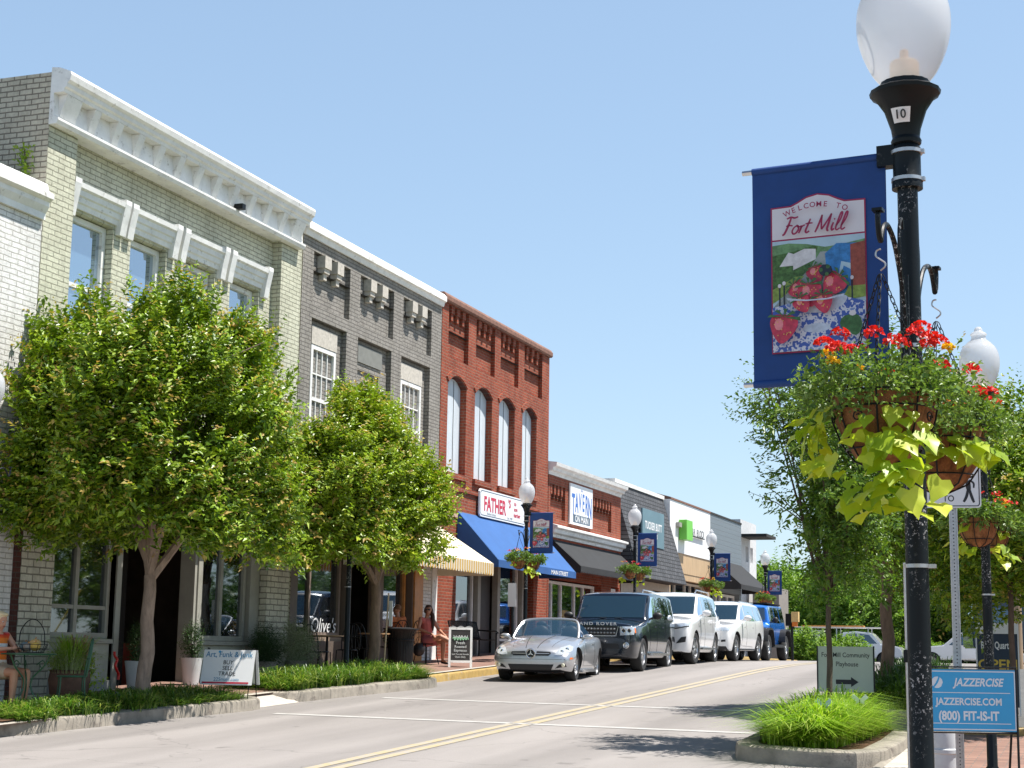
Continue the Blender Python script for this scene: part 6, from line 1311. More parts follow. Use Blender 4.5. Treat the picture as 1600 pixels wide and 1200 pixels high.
for sg in (1, -1): mb = MB(CHROME); mb.tube([(-1.3, sg*.72, 1.88), (-1.4, sg*.73, 1.96), (-3.3, sg*.73, 1.95), (-3.4, sg*.72, 1.86)], .018, 6); mb.build('roof_rail', c.rt)
for sg in (1, -1): mb = MB(SILVER); mb.box(-2.5, -.6, min(sg*.96, sg*1.1), max(sg*.96, sg*1.1), .38, .43); mb.build('side_step', c.rt, bevel=.015)
c.decal('side_vent', [(-.42, .95), (-.36, .95), (-.34, 1.06), (-.4, 1.06)], 'L', CHROME, .008, .04)

# ---- mid size white SUV
GC = dict(W=1.94, H=1.76, wb=2.91, nose=.9, tail=.98, r=.385, hood=1.1, belt=1.12, cowl=-.5, roof=-1.1, front=1.0, sq=1.0, tumble=.2, cr=.5, creases=(.45, .5), spokes=5, pillar2=-2.5, dback=.42, arch=.085)
(x, y, z), a = place(-9.98, 46.25, -1.0, .91)
c = suv('mid-sized plain white sport utility vehicle with black wheel arches, fourth at the kerb', WP, (x, y, z), a, 'sport_utility_vehicle', GC); glazing(c, GC)
for sg in (1, -1): c.decal('headlight', [(sg*q, z_) for q, z_ in [(.52, .84), (.88, .86), (.9, .97), (.52, .94)]], 'F', LAMPG, .008, .04)
for k in range(7): yy = (k-3)*.135; c.decal('grille_slot', [(yy-.05, .83), (yy+.05, .83), (yy+.05, .94), (yy-.05, .94)], 'F', PBLK, .008, .05)
c.decal('lower_bumper', [(-.85, .30), (.85, .30), (.8, .42), (-.8, .42)], 'F', PBLK, .007, .05); c.decal('lower_grille', [(-.5, .52), (.5, .52), (.45, .62), (-.45, .62)], 'F', PBLK, .007, .05)
for sg in (1, -1): c.decal('fog_light', [(sg*q, z_) for q, z_ in [(.68, .54), (.8, .55), (.8, .61), (.68, .6)]], 'F', PBLK, .008, .04)
mb = MB(PBLK); c.line(mb, [(-2.45, .34), (-.45, .34)], 'L', .03); mb.build('sill_cladding', c.rt)
for sg in (1, -1): mb = MB(CHROME); mb.tube([(-1.35, sg*.68, 1.75), (-3.2, sg*.68, 1.74)], .014, 6); mb.build('roof_rail', c.rt)

# ---- blue off-roader with separate wings
(x, y, z), a = place(-9.98, 51.3, 0, .9); BP = carpaint('bright_blue_paint', (.01, .16, .6), .2, 0, .25)
rt = thing('off_road_vehicle', 'bright blue boxy off-road vehicle with black wings, last at the kerb', 'off-roader', (x, y, z), a, GR)
st = [(.5, .5, .7, 1.0, 1.12, .3, .42, .42, .36, .0, .8), (.46, .45, .75, 1.05, 1.16, .32, .46, .46, .4, .01, .8), (-.35, .42, .8, 1.1, 1.2, .5, .58, .58, .5, .02), (-.7, .42, .8, 1.12, 1.22, .62, .72, .72, .62, .02, .8), (-.74, .42, .8, 1.14, 1.24, .66, .74, .74, .66, .01, .8), (-.86, .42, .8, 1.16, 1.72, .66, .75, .74, .62, .01, .8), (-1.1, .42, .8, 1.16, 1.8, .66, .75, .74, .62, .01, .4), (-2.2, .42, .8, 1.17, 1.82, .66, .75, .74, .62, .01), (-3.4, .42, .8, 1.17, 1.82, .66, .75, .74, .62, .0, .8), (-3.5, .45, .8, 1.15, 1.76, .66, .74, .73, .6, .0, .9)]
bpy.data.objects.remove(rt)
c = Car('off_road_vehicle', 'bright blue boxy off-road vehicle with black wings, last at the kerb', 'off-roader', BP, st, .42, 2.95, 1.72, (x, y, z), a, GR, creases=(.8, .8), spokes=5, arches=False, wheel_w=.27, rim_r=.55)
c.decal('windscreen', [(-.6, 1.3), (.6, 1.3), (.56, 1.7), (-.56, 1.7)], 'F', GLASS_CAR, .008, .07)
for q in ([(-.95, 1.22), (-1.02, 1.72), (-1.75, 1.73), (-1.75, 1.22)], [(-1.85, 1.22), (-1.85, 1.73), (-2.6, 1.73), (-2.6, 1.22)], [(-2.7, 1.24), (-2.7, 1.73), (-3.35, 1.73), (-3.4, 1.26)]):
    for nm in 'LR': c.decal('side_window', q, nm, GLASS_CAR, .007, .08)
for xx in (0, -2.95):
    for sg in (1, -1):
        mb = MB(PBLK); prof = [(-.62, .45), (-.52, .78), (-.32, .96), (.32, .96), (.5, .8), (.56, .6)]
        P = smooth2(prof, 3); n = len(P)
        for i in range(n-1): mb.prism([(xx+P[i][0], sg*.62, P[i][1]), (xx+P[i+1][0], sg*.62, P[i+1][1]), (xx+P[i+1][0], sg*.62, P[i+1][1]+.06), (xx+P[i][0], sg*.62, P[i][1]+.06)], (0, sg*.32, 0))
        mb.build('wing', c.rt, smooth=False)
for k in range(7): yy = (k-3)*.075; c.decal('grille_slot', [(yy-.022, .78), (yy+.022, .78), (yy+.022, 1.02), (yy-.022, 1.02)], 'F', PBLK, .008, .05)
for sg in (1, -1):
    mb = MB(LAMPG); mb.lathe([(.085, .5), (.08, .53), (0, .54)], (0, sg*.34, .92), n=16, axis='x'); mb.build('headlight', c.rt)
mb = MB(PBLK); mb.box(.55, .72, -.78, .78, .5, .68); mb.build('front_bumper', c.rt, bevel=.03); mb = MB(PBLK); mb.box(-2.4, -.55, .74, .9, .42, .52); mb.box(-2.4, -.55, -.9, -.74, .42, .52); mb.build('sill', c.rt, bevel=.02)
c.mirror(-.95, .82, 1.3, .06, .2, .15, PBLK); mb = MB(DARK); mb.box(-3.45, -1.2, -.6, .6, 1.83, 1.87); mb.build('roof_panel', c.rt, bevel=.02)
mb = MB(SEAM); c.line(mb, [(-1.8, .55), (-1.8, 1.18)], 'L', .006); c.line(mb, [(-.95, .55), (-.95, 1.18)], 'L', .006); mb.build('panel_lines', c.rt)

# ---- white work pickup with ladder rack, side on beyond the crest
def sidecar(name, label, cat, prof, W, glassq, wheels, r, paint, loc, rz, group=None):
    """body swept from a side outline with tucked upper part"""
    rt = thing(name, label, cat, loc, rz, group); mb = MB(paint); n = len(prof)
    zmax = max(p[1] for p in prof); inset = lambda z: W/2-(.0 if z < 1.05 else (z-1.05)*.22)
    V = [(x, sg*inset(z), z) for sg in (1, -1) for x, z in prof]; mb.add(V, [tuple(range(n))[::-1], tuple(range(n, 2*n))]+[(i, (i+1) % n, n+(i+1) % n, n+i) for i in range(n)]); mb.build('body', rt, bevel=.05)
    for q in glassq:
        for sg in (1, -1): m = MB(GLASS_CAR); m.prism([(x, sg*(inset(z)+.004), z) for x, z in q], (0, sg*.004, 0)); m.build('side_window', rt, smooth=False)
    for x in wheels:
        for sg in (1, -1):
            m = MB(RUB); m.lathe([(r*.6, -.11), (r*.95, -.12), (r, -.08), (r, .08), (r*.95, .12), (r*.6, .11)], (x, sg*(W/2-.08), r), n=24, axis='y', cap=False); w_ = m.build('wheel', rt)
            m = MB(RIM); m.lathe([(0, sg*.1), (r*.6, sg*.1)] if sg > 0 else [(r*.6, -.1), (0, -.1)], (x, sg*(W/2-.08), r), n=20, axis='y'); m.build('rim', w_)
            m = MB(PBLK); m.lathe([(0, sg*.005), (r+.07, sg*.005)] if sg > 0 else [(r+.07, -.005), (0, -.005)], (x, sg*(W/2+.004), r), n=24, axis='y'); m.build('wheel_arch', rt)
    return rt
prof = [(-4.7, .5), (-4.75, .95), (-4.7, 1.15), (-2.35, 1.17), (-2.3, 1.85), (-1.6, 1.93), (-.75, 1.85), (-.2, 1.25), (.7, 1.12), (.9, .95), (.92, .5)]
rt = sidecar('pickup_truck', 'white work pickup with a ladder rack, side on beyond the crest', 'pickup', prof, 1.95, [[(-2.15, 1.25), (-2.1, 1.76), (-1.5, 1.8), (-1.5, 1.25)], [(-1.4, 1.25), (-1.4, 1.8), (-.85, 1.74), (-.4, 1.27)]], (0, -3.6), .4, WP, (-11.1, 90, g(90)), 0)
mb = MB(STEEL)
for x in (-4.5, -2.6, -.9): mb.tube([(x, -.8, 1.1), (x, -.75, 2.1), (x, .75, 2.1), (x, .8, 1.1)], .03, 6)
for yy in (-.75, -.35, .35, .75): mb.tube([(-4.9, yy, 2.12), (.2, yy, 2.12)], .03, 6)
mb.build('ladder_rack', rt); mb = MB(M('ladder_orange', (.6, .25, .05), .5)); mb.box(-4.6, -1.2, -.25, .2, 2.16, 2.24); mb.build('rack_load', rt, smooth=False)
CARP = [(-3.5, .4), (-3.55, .8), (-3.3, .98), (-2.9, 1.02), (-2.3, 1.38), (-1.2, 1.42), (-.35, .98), (.6, .85), (.8, .65), (.78, .35)]
sidecar('parked_car', 'white saloon parked far off behind the crossing sign post', 'car', CARP, 1.8, [[(-2.7, 1.02), (-2.2, 1.32), (-1.6, 1.34), (-1.6, 1.0)], [(-1.52, 1.0), (-1.52, 1.34), (-1.2, 1.34), (-.6, 1.0)]], (0, -2.7), .32, WP, (-4.6, 86, g(86)), R(12), 'cars parked beyond the crest')
SUVP = [(-3.7, .45), (-3.75, 1.1), (-3.5, 1.7), (-1.3, 1.75), (-.55, 1.12), (.6, 1.02), (.8, .8), (.8, .4)]
sidecar('parked_car', 'white wagon parked far off left of the near lamp pole', 'car', SUVP, 1.85, [[(-3.45, 1.15), (-3.3, 1.6), (-2.0, 1.64), (-2.0, 1.13)], [(-1.9, 1.13), (-1.9, 1.64), (-1.4, 1.62), (-.85, 1.13)]], (0, -2.8), .36, WP, (-7.9, 84, g(84)), R(170), 'cars parked beyond the crest')
sidecar('parked_car', 'dark blue tall wagon at the right edge beyond the open sign', 'car', [(x_, z_*1.25) for x_, z_ in SUVP], 1.9, [[(-3.3, 1.45), (-3.2, 1.95), (-2.0, 2.0), (-2.0, 1.45)], [(-1.9, 1.45), (-1.9, 2.0), (-1.35, 1.98), (-.9, 1.45)]], (0, -2.8), .4, NP, (-.9, 60, g(60)), R(15), 'cars parked beyond the crest')
# ------------------------------------------------------------ people
SKIN = M('fair_skin', (.55, .28, .18), .5, var=.06, vs=5); SKIN2 = M('tanned_skin', (.42, .2, .12), .5, var=.06, vs=5)  # plain skin tones of the seated figures
def meld(name, mb, parent, voxel=.008, sm=3):
    o = mb.build('m', smooth=False); md = o.modifiers.new('r', 'REMESH'); md.mode = 'VOXEL'; md.voxel_size = voxel; md.use_smooth_shade = True
    s_ = o.modifiers.new('s', 'SMOOTH'); s_.factor = .6; s_.iterations = sm
    me = bpy.data.meshes.new_from_object(o.evaluated_get(bpy.context.evaluated_depsgraph_get())); mats = list(mb.mats); bpy.data.objects.remove(o)
    me.materials.clear(); me.materials.append(mats[0]); me.shade_smooth(); me.name = name; return link(name, me, parent)
def limb(mb, pts, rs):
    for (a, b), (r0, r1) in zip(zip(pts, pts[1:]), zip(rs, rs[1:])):
        a, b = Vector(a), Vector(b); k = 4; mb.tube([a.lerp(b, i/k) for i in range(k+1)], [r0+(r1-r0)*i/k for i in range(k+1)], 10)
    for p, r in zip(pts, rs): mb.ball(p, r*1.0, n=10, h=8)
def hand(mb, wr, el, down, side):
    w_ = Vector(wr); d = (w_-Vector(el)).normalized(); up = Vector(down).normalized(); sd = d.cross(up).normalized()*side; pc = w_+d*.045
    mb.ball(pc, .03, n=10, h=8); mb.ball(w_+d*.07, .028, n=10, h=8)
    for i, (o, L_) in enumerate(((-.024, .062), (-.008, .072), (.008, .068), (.024, .052))):
        a = w_+d*.08+sd*o; b = a+d*L_*.5+up*.008; c = b+d*L_*.3+up*.022; e = c+d*.006+up*.02; limb(mb, [a, b, c, e], [.0095, .009, .0085, .007])
    a = w_+d*.03-sd*.026; limb(mb, [a, a+d*.03-sd*.018+up*.01, a+d*.055-sd*.012+up*.022], [.011, .010, .008])
def head(mb, c, yaw, tilt=0, s=1.0):
    c = Vector(c); rot = Matrix.Rotation(yaw, 3, 'Z') @ Matrix.Rotation(tilt, 3, 'Y'); P = lambda x, y, z: tuple(c+rot @ Vector((x*s, y*s, z*s)))
    B = lambda x, y, z, r: mb.ball(P(x, y, z), r*s if not isinstance(r, tuple) else tuple(q*s for q in r), n=14, h=10)
    B(-.012, 0, .03, (.088, .074, .09)); B(.02, 0, -.03, (.062, .058, .075)); B(.045, 0, -.085, (.03, .03, .025)); B(.085, 0, -.015, (.018, .013, .014)); B(.08, 0, .005, (.012, .01, .022))
    B(.066, 0, -.052, (.016, .024, .008)); B(.06, .03, .022, (.02, .02, .01)); B(.06, -.03, .022, (.02, .02, .01))
    for q in (1, -1): B(-.01, q*.075, -.005, (.016, .009, .03))
    return P, rot
def person(label, loc, rz, J, skin, top, bottom, hair, sun=False, group=None, ponytail=None, hyaw=0, tilt=0, shoe=None, bald=False):
    rt = thing('person', label, 'person', loc, rz, group); mb = MB(skin)
    limb(mb, [J['pel'], J['waist'], J['chest']], [.13, .115, .13]); limb(mb, [J['chest'], J['neck'], J['headb']], [.12, .052, .05])
    for q in 'lr':
        limb(mb, [J['chest'], J['sh'+q]], [.09, .052]); limb(mb, [J['sh'+q], J['el'+q], J['wr'+q]], [.05, .038, .026]); limb(mb, [J['pel'], J['hip'+q], J['kn'+q]], [.1, .088, .058]); limb(mb, [J['kn'+q], tuple(Vector(J['kn'+q]).lerp(Vector(J['an'+q]), .3)), J['an'+q]], [.056, .056, .034])
        limb(mb, [J['an'+q], J['to'+q]], [.036, .026]); hand(mb, J['wr'+q], J['el'+q], (0, 0, -1), 1 if q == 'l' else -1)
    P, rot = head(mb, J['head'], hyaw, tilt); meld('body', mb, rt, .0075, 2)
    t = MB(top); limb(t, [J['pel'], J['waist'], J['chest']], [.142, .13, .142])
    for q in 'lr':
        limb(t, [J['chest'], tuple(Vector(J['sh'+q]).lerp(Vector(J['chest']), .12))], [.105, .066])
        if not J.get('sleeveless'): limb(t, [J['sh'+q], tuple(Vector(J['sh'+q]).lerp(Vector(J['el'+q]), .45))], [.062, .058])
    meld('top', t, rt, .012, 4)
    b_ = MB(bottom)
    limb(b_, [J['pel'], tuple(Vector(J['pel'])+Vector((0, 0, .04)))], [.15, .14])
    for q in 'lr': limb(b_, [J['pel'], J['hip'+q], tuple(Vector(J['hip'+q]).lerp(Vector(J['kn'+q]), J.get('hem', .55)))], [.125, .108, .09])
    meld('shorts', b_, rt, .012, 4)
    if not bald:
        h = MB(hair)
        for x, y, z, r in ((-.028, 0, .045, (.09, .084, .09)), (-.06, 0, -.02, (.06, .076, .08)), (.02, 0, .1, (.06, .06, .03)), (-.02, .07, .0, (.05, .022, .07)), (-.02, -.07, .0, (.05, .022, .07))): h.ball(P(x, y, z), r, n=14, h=10)
        if ponytail:
            limb(h, [P(*q) for q in ponytail], [.045, .05, .045, .03, .018][:len(ponytail)])
        meld('hair', h, rt, .009, 2)
    else:
        h = MB(hair); h.ball(P(-.022, 0, .05), (.088, .079, .083), n=16, h=12); h.build('hair', rt)
    e = MB(SBK if sun else M('eye_white', (.7, .68, .65), .3, var=0), SBK)
    for q in (1, -1):
        if sun: e.ball(P(.07, q*.034, .018), (.02, .027, .02), n=12, h=8)
        else: e.ball(P(.068, q*.031, .014), (.012, .013, .009), n=10, h=6); e.ball(P(.077, q*.031, .014), (.006, .006, .006), SBK, n=8, h=6)
    if sun: e.tube([P(.072, -.034, .026), P(.088, 0, .026), P(.072, .034, .026)], .004, 5)
    e.build('sunglasses' if sun else 'eyes', rt)
    m = MB(M('lips', (.4, .1, .08), .4, var=0)); m.ball(P(.079, 0, -.05), (.007, .022, .006), n=10, h=6); m.build('lips', rt)
    for q in 'lr':
        s_ = MB(shoe or PBLK); a, b = Vector(J['an'+q]), Vector(J['to'+q]); limb(s_, [tuple(a+Vector((-.02, 0, -.035))), tuple(a.lerp(b, .6)+Vector((0, 0, -.018))), tuple(b+Vector((.01, 0, -.005)))], [.036, .036, .03]); meld('shoe', s_, rt, .009, 2)
    return rt
def seated(**k):
    J = dict(pel=(0, 0, .53), waist=(-.02, 0, .68), chest=(-.03, 0, .9), neck=(-.01, 0, 1.06), headb=(.0, 0, 1.12), head=(.02, 0, 1.19), shl=(-.03, .17, 1.0), shr=(-.03, -.17, 1.0), ell=(.03, .25, .77), elr=(.03, -.25, .77), wrl=(.26, .16, .68), wrr=(.26, -.14, .68),
             hipl=(.06, .09, .5), hipr=(.06, -.09, .5), knl=(.44, .11, .5), knr=(.44, -.11, .5), anl=(.43, .11, .09), anr=(.42, -.11, .09), tol=(.58, .12, .035), tor=(.57, -.12, .035)); J.update(k); return J
def metal_chair(label, x, y, z, rz, mat=None, group='cafe chairs', name='metal_chair'):
    rt = thing(name, label, 'chair', (x, y, z), rz, group); m = mat or BLACK
    b = MB(m); b.lathe([(0, .43), (.2, .43), (.21, .44), (.2, .455), (0, .455)], n=20); b.build('seat', rt)
    for q in (1, -1):
        for s_ in (1, -1): b = MB(m); b.tube(smooth2([(s_*.16, q*.16, .44), (s_*.17, q*.17, .2), (s_*.21, q*.2, 0)], 3), .011, 6); b.build('leg', rt)
    b = MB(m); b.tube(smooth2([(-.18, .19, .44), (-.22, .2, .7), (-.25, .12, .92), (-.25, 0, .96), (-.25, -.12, .92), (-.22, -.2, .7), (-.18, -.19, .44)], 4), .011, 6)
    for q in (-.1, 0, .1): b.tube(smooth2([(-.19, q, .45), (-.215, q*.6+.03, .65), (-.25, q, .93)], 3), .007, 5)
    b.tube([(-.215, .2, .68), (-.23, 0, .7), (-.215, -.2, .68)], .008, 5); b.build('backrest', rt); return rt
gz = lambda y, x=-14.2: g(y)+.16+.02*(-12.6-x)
# woman on the chair beside the litter bin
y = 33.55; metal_chair('black metal chair the woman with crossed legs sits on', -14.3, y, gz(y), R(-25), group='chairs on the left pavement')
CORAL = M('coral_fabric', (.5, .12, .1), .8, var=.1); BRH = M('brown_hair', (.05, .02, .01), .55, var=.3, vs=40, stretch=(1, 1, .2))
person('woman in coral top and sunglasses sitting with crossed legs beside the bin', (-14.28, y, gz(y)), R(-28), seated(knr=(.45, .02, .61), anr=(.66, .26, .46), tor=(.76, .33, .4), hipr=(.06, -.08, .53), sleeveless=1, hem=.45, ell=(.06, .27, .78), wrl=(.3, .24, .66), elr=(.02, -.27, .78)), SKIN2, CORAL, M('rose_shorts', (.42, .13, .14), .8), BRH, sun=True, hyaw=R(-50), ponytail=[(-.06, .04, -.02), (-.02, .1, -.12), (.02, .12, -.24), (.03, .12, -.36), (.04, .12, -.44)])
b = thing('handbag', 'black handbag hanging on the seated woman\'s chair', 'bag', (-14.32, y-.36, gz(y)+.2)); m = MB(PBLK); m.ball((0, 0, .12), (.14, .12, .15), n=14, h=10); m.tube(smooth2([(-.08, 0, .22), (-.05, 0, .38), (.05, 0, .38), (.08, 0, .22)], 3), .01, 5); meld('bag_body', m, b, .012, 2)
# man behind the bin
y = 33.1; metal_chair('black metal chair of the person behind the bin', -14.85, y, gz(y, -14.8), R(150), group='chairs on the left pavement')
person('person with cropped brown hair and orange top sitting behind the litter bin', (-14.83, y, gz(y, -14.8)), R(155), seated(hem=.8), SKIN2, M('orange_top', (.55, .17, .06), .8), M('khaki_cloth', (.25, .2, .12), .8), M('cropped_hair', (.16, .08, .04), .8, var=.2), bald=True, hyaw=R(20))
# woman at the left edge
y = 18.55; GREEN = M('green_metal', (.03, .1, .05), .45, var=.2); metal_chair('green scrolled metal chair under the blonde woman at the left edge', -14.35, y, gz(y), R(-5), GREEN, 'green bistro set', 'bistro_chair')
def striped():
    m, t, b_ = nodes('orange_red_stripes'); b_.inputs['Roughness'].default_value = .8; tc = N(t, 'ShaderNodeTexCoord'); sp = N(t, 'ShaderNodeSeparateXYZ'); t.links.new(tc.outputs['Object'], sp.inputs[0])
    ml = N(t, 'ShaderNodeMath', operation='MULTIPLY'); ml.inputs[1].default_value = 4.5; t.links.new(sp.outputs[2], ml.inputs[0]); fr = N(t, 'ShaderNodeMath', operation='FRACT'); t.links.new(ml.outputs[0], fr.inputs[0])
    n_ = ramp(t, fr.outputs[0], [(.3, (.8, .2, .02)), (.34, (.75, .1, .01)), (.6, (.6, .02, .02)), (.82, (.7, .68, .65))]); t.links.new(n_, b_.inputs['Base Color']); return m
person('blonde woman in an orange and red striped sleeveless top at the green table', (-14.3, y, gz(y)), R(-8), seated(sleeveless=1, wrl=(.33, .12, .82), wrr=(.33, -.1, .82), ell=(.1, .25, .8), elr=(.1, -.25, .8), hem=.5), SKIN, striped(), M('pale_shorts', (.5, .4, .3), .8), M('blonde_hair', (.75, .6, .36), .6, var=.15, vs=40), tilt=R(18), shoe=M('sandal_leather', (.35, .15, .08), .6))
# green bistro table and second chair
y = 18.45; x = -13.72; rt = thing('bistro_table', 'green round metal bistro table with scrolled legs at the left edge', 'table', (x, y, gz(y, x)), 0, 'green bistro set')
b = MB(GREEN); b.lathe([(0, .755), (.36, .755), (.37, .765), (.36, .775), (0, .775)], n=32); b.build('table_top', rt)
for k in range(3):
    a = k*2.094+.3; c_, s_ = math.cos(a), math.sin(a); b = MB(GREEN); b.tube([(r*c_, r*s_, z) for r, z in smooth2([(.3, .755), (.22, .6), (.06, .42), (.1, .22), (.3, .05), (.34, 0)], 4)], .011, 6); b.tube([(r*c_, r*s_, z) for r, z in smooth2([(.12, .62), (.2, .68), (.24, .62), (.19, .58), (.16, .63)], 4)], .007, 5); b.build('leg', rt)
metal_chair('empty green scrolled metal chair right of the bistro table', -13.5, 19.15, gz(19.15, -13.5), R(-140), GREEN, 'green bistro set', 'bistro_chair')
rt = thing('wire_basket', 'dark wire basket with a tall handle holding gourds on the green table', 'basket', (x-.05, y+.12, gz(y, x)+.776)); b = MB(BLACK)
for r, z in ((.17, .01), (.2, .06), (.215, .12)): b.tube([(r*math.cos(k*.35), r*math.sin(k*.35), z) for k in range(18)], .005, 5, closed=True)
for k in range(12): a = k*.5236; b.tube([(.16*math.cos(a), .16*math.sin(a), .01), (.215*math.cos(a), .215*math.sin(a), .12)], .004, 4)
b.build('wire_body', rt); b = MB(BLACK); b.tube(smooth2([(-.21, 0, .12), (-.19, 0, .3), (-.1, 0, .42), (0, 0, .46), (.1, 0, .42), (.19, 0, .3), (.21, 0, .12)], 4), .007, 6); b.build('handle', rt)
for i, (a_, b_, c_, r, col) in enumerate(((-.08, -.03, .09, .075, (.12, .18, .2)), (.02, .05, .12, .085, (.55, .36, .14)), (.09, -.04, .09, .07, (.6, .4, .08)), (0, -.08, .08, .065, (.3, .25, .2)))):
    o = thing('gourd', ['dark blue-green gourd in the wire basket', 'large tan gourd in the wire basket', 'yellow gourd on the right side of the wire basket', 'brown gourd at the front of the wire basket'][i], 'gourd', (x-.05+a_, y+.12+b_, gz(y, x)+.776+c_)); m = MB(M('gourd%d' % i, col, .5, var=.2)); vs = []
    m.ball((0, 0, 0), (r, r, r*.85), n=16, h=10); m.build('fruit', o); m = MB(WOOD); m.tube([(0, 0, r*.8), (.01, 0, r*1.15)], .008, 5); m.build('stalk', o)

# ------------------------------------------------------------ pots, bushes
def plantball(name, parent, c, rad, n, leaf, mats, seed, **k):
    rng = np.random.default_rng(seed); V, F, ms, mi = crown_mesh(rng, c, rad, n, leaf, mats, **{**dict(sprig=.18, per=10, core=.3), **k}); return link(name, npmesh(name, V, F, ms, mi), parent)
def spikes(name, parent, c, n, h, mat, seed, sp=.6, w=.01, r=.1):
    rng = np.random.default_rng(seed); az = rng.uniform(0, 6.28, n); H = h*rng.uniform(.6, 1.15, n); ln = rng.uniform(.15, 1, n)*sp; u = np.stack([np.cos(az), np.sin(az), 0*az], 1); s = np.stack([-np.sin(az), np.cos(az), 0*az], 1); B = np.array(c)+u*(rng.random(n)*r)[:, None]; rows = []
    for t, hh, ww in ((0, 0, 1), (.35, .5, .95), (.75, .86, .7), (1.15, .9, .12)): p = B+u*(H*ln*t*t)[:, None]+np.array([0, 0, 1])*(H*(hh-.2*ln*t*t))[:, None]; rows += [p-s*w*ww/2, p+s*w*ww/2]
    V = np.stack(rows, 1).reshape(-1, 3); b = (np.arange(n)*8)[:, None]; F = np.concatenate([b+np.array([[0, 1, 3, 2]]), b+np.array([[2, 3, 5, 4]]), b+np.array([[4, 5, 7, 6]])], 1).reshape(-1, 4); return link(name, npmesh(name, V, F, [mat]), parent)
y = 20.3; rt = thing('planter', 'brown planter overflowing with grasses, pink plumes and lime creeper', 'planter', (-14.35, y, gz(y, -14.3))); m = MB(M('brown_clay', (.16, .085, .055), .85, var=.3, bmp=.4)); m.lathe([(.2, 0), (.27, .1), (.3, .3), (.28, .42), (.3, .45), (.26, .45), (.24, .4), (0, .4)], n=28, flute=.02); m.build('pot', rt)
spikes('fountain_grass', rt, (0, 0, .4), 420, .62, GR2, 1, .9, .009, .2); spikes('trailing_foliage', rt, (.05, -.1, .4), 260, .42, leafmat('pale_grass', (.3, .36, .16), (.45, .5, .25), .3, .5), 2, 1.9, .008, .25); spikes('pink_plume', rt, (.05, .15, .4), 46, .62, M('pink_plume', (.4, .22, .18), .8, var=.2), 3, .9, .035, .1)
plantball('lime_creeper', rt, (.12, .25, .3), (.22, .16, .3), 70, .05, [LIME], 4); plantball('leafy_plants', rt, (0, .02, .55), (.32, .4, .2), 160, .05, [LFN], 5)
WPOT = M('white_pot', (.62, .62, .62), .4, var=.05)
for i, (x, y, s_) in enumerate(((-14.85, 22.85, 1.15), (-14.75, 24.35, 1.0))):
    rt = thing('white_pot', ['white tapered pot at the left side of the shop entrance', 'white tapered pot with dark topiary right of the shop entrance'][i], 'plant pot', (x, y, gz(y, x)), 0, 'white pots at the entrance'); m = MB(WPOT); m.lathe([(.13*s_, 0), (.185*s_, .46), (.17*s_, .46), (.15*s_, .4), (0, .4)], n=28); m.build('pot', rt)
    m = MB(BARKD); m.tube([(0, 0, .4), (0, 0, .7)], .02, 6); m.build('stem', rt); plantball('foliage', rt, (0, 0, .72), (.19, .19, .34), 260, .035, [LF4], 10+i, core=.5)
ROS = leafmat('rosemary_leaf', (.14, .19, .1), (.3, .35, .2), .15, .6, third=(.45, .48, .34))
for i, (x, y, r, h, mm) in enumerate(((-14.42, 27.55, .42, .52, ROS), (-14.7, 26.9, .34, .42, LF4))):
    rt = thing('potted_shrub', ['bushy grey-green potted shrub before the white pier', 'darker potted shrub beside the grey-green one'][i], 'shrub', (x, y, gz(y, x)), 0, 'potted shrubs'); m = MB(M('clay_pot', (.3, .26, .22), .8, var=.2)); m.lathe([(.17, 0), (.22, .3), (.2, .3), (0, .26)], n=24); m.build('pot', rt)
    rng = np.random.default_rng(70+i); V, F, ms, mi = crown_mesh(rng, (0, 0, .55), (r, r, h), 900, .04, [mm], sprig=.3, per=16, core=.3, wfac=.22, up=.7, lump=.12); link('foliage', npmesh('f', V, F, ms, mi), rt)
plant = thing('garden_ornament', 'red wavy stake ornament standing before the sage shopfront', 'ornament', (-14.0, 20.98, g(21)+.17), 0, 'red garden stakes'); m = MB(M('red_enamel', (.6, .015, .015), .3, var=0)); m.tube(smooth2([(0, -.08, .72), (0, -.07, .66), (0, .0, .6), (0, -.04, .52), (0, .0, .45), (0, .06, .38), (0, .05, .3)], 4), .02, 8); m.build('wavy_top', plant); m = MB(BLACK); m.tube([(0, .05, .3), (0, .03, 0)], .008, 6); m.build('stake', plant)
plant = thing('garden_ornament', 'red and orange curled glass stake under the smaller tree', 'ornament', (-13.6, 29.3, g(29.3)+.17), 0, 'red garden stakes'); m = MB(M('red_glass', (.65, .06, .02), .15, var=.3, vs=6, coat=1)); m.tube(smooth2([(0, .1, .62), (0, .02, .58), (0, -.03, .45), (0, .02, .34), (0, 0, .25)], 4), .03, 8); m.build('curl', plant); m = MB(BLACK); m.tube([(0, 0, .25), (0, 0, 0)], .008, 6); m.build('stake', plant)
plant = thing('glass_ball', 'dark blue glass ball lying in the lily turf', 'glass ball', (-13.35, 20.0, g(20)+.27)); m = MB(M('cobalt_glass', (.01, .04, .2), .1, var=0, coat=1)); m.ball((0, 0, 0), .1, n=24, h=16); m.build('ball', plant); m = MB(BLACK); m.lathe([(.08, -.13), (.05, -.09), (.06, -.08)], n=16); m.build('stand', plant)

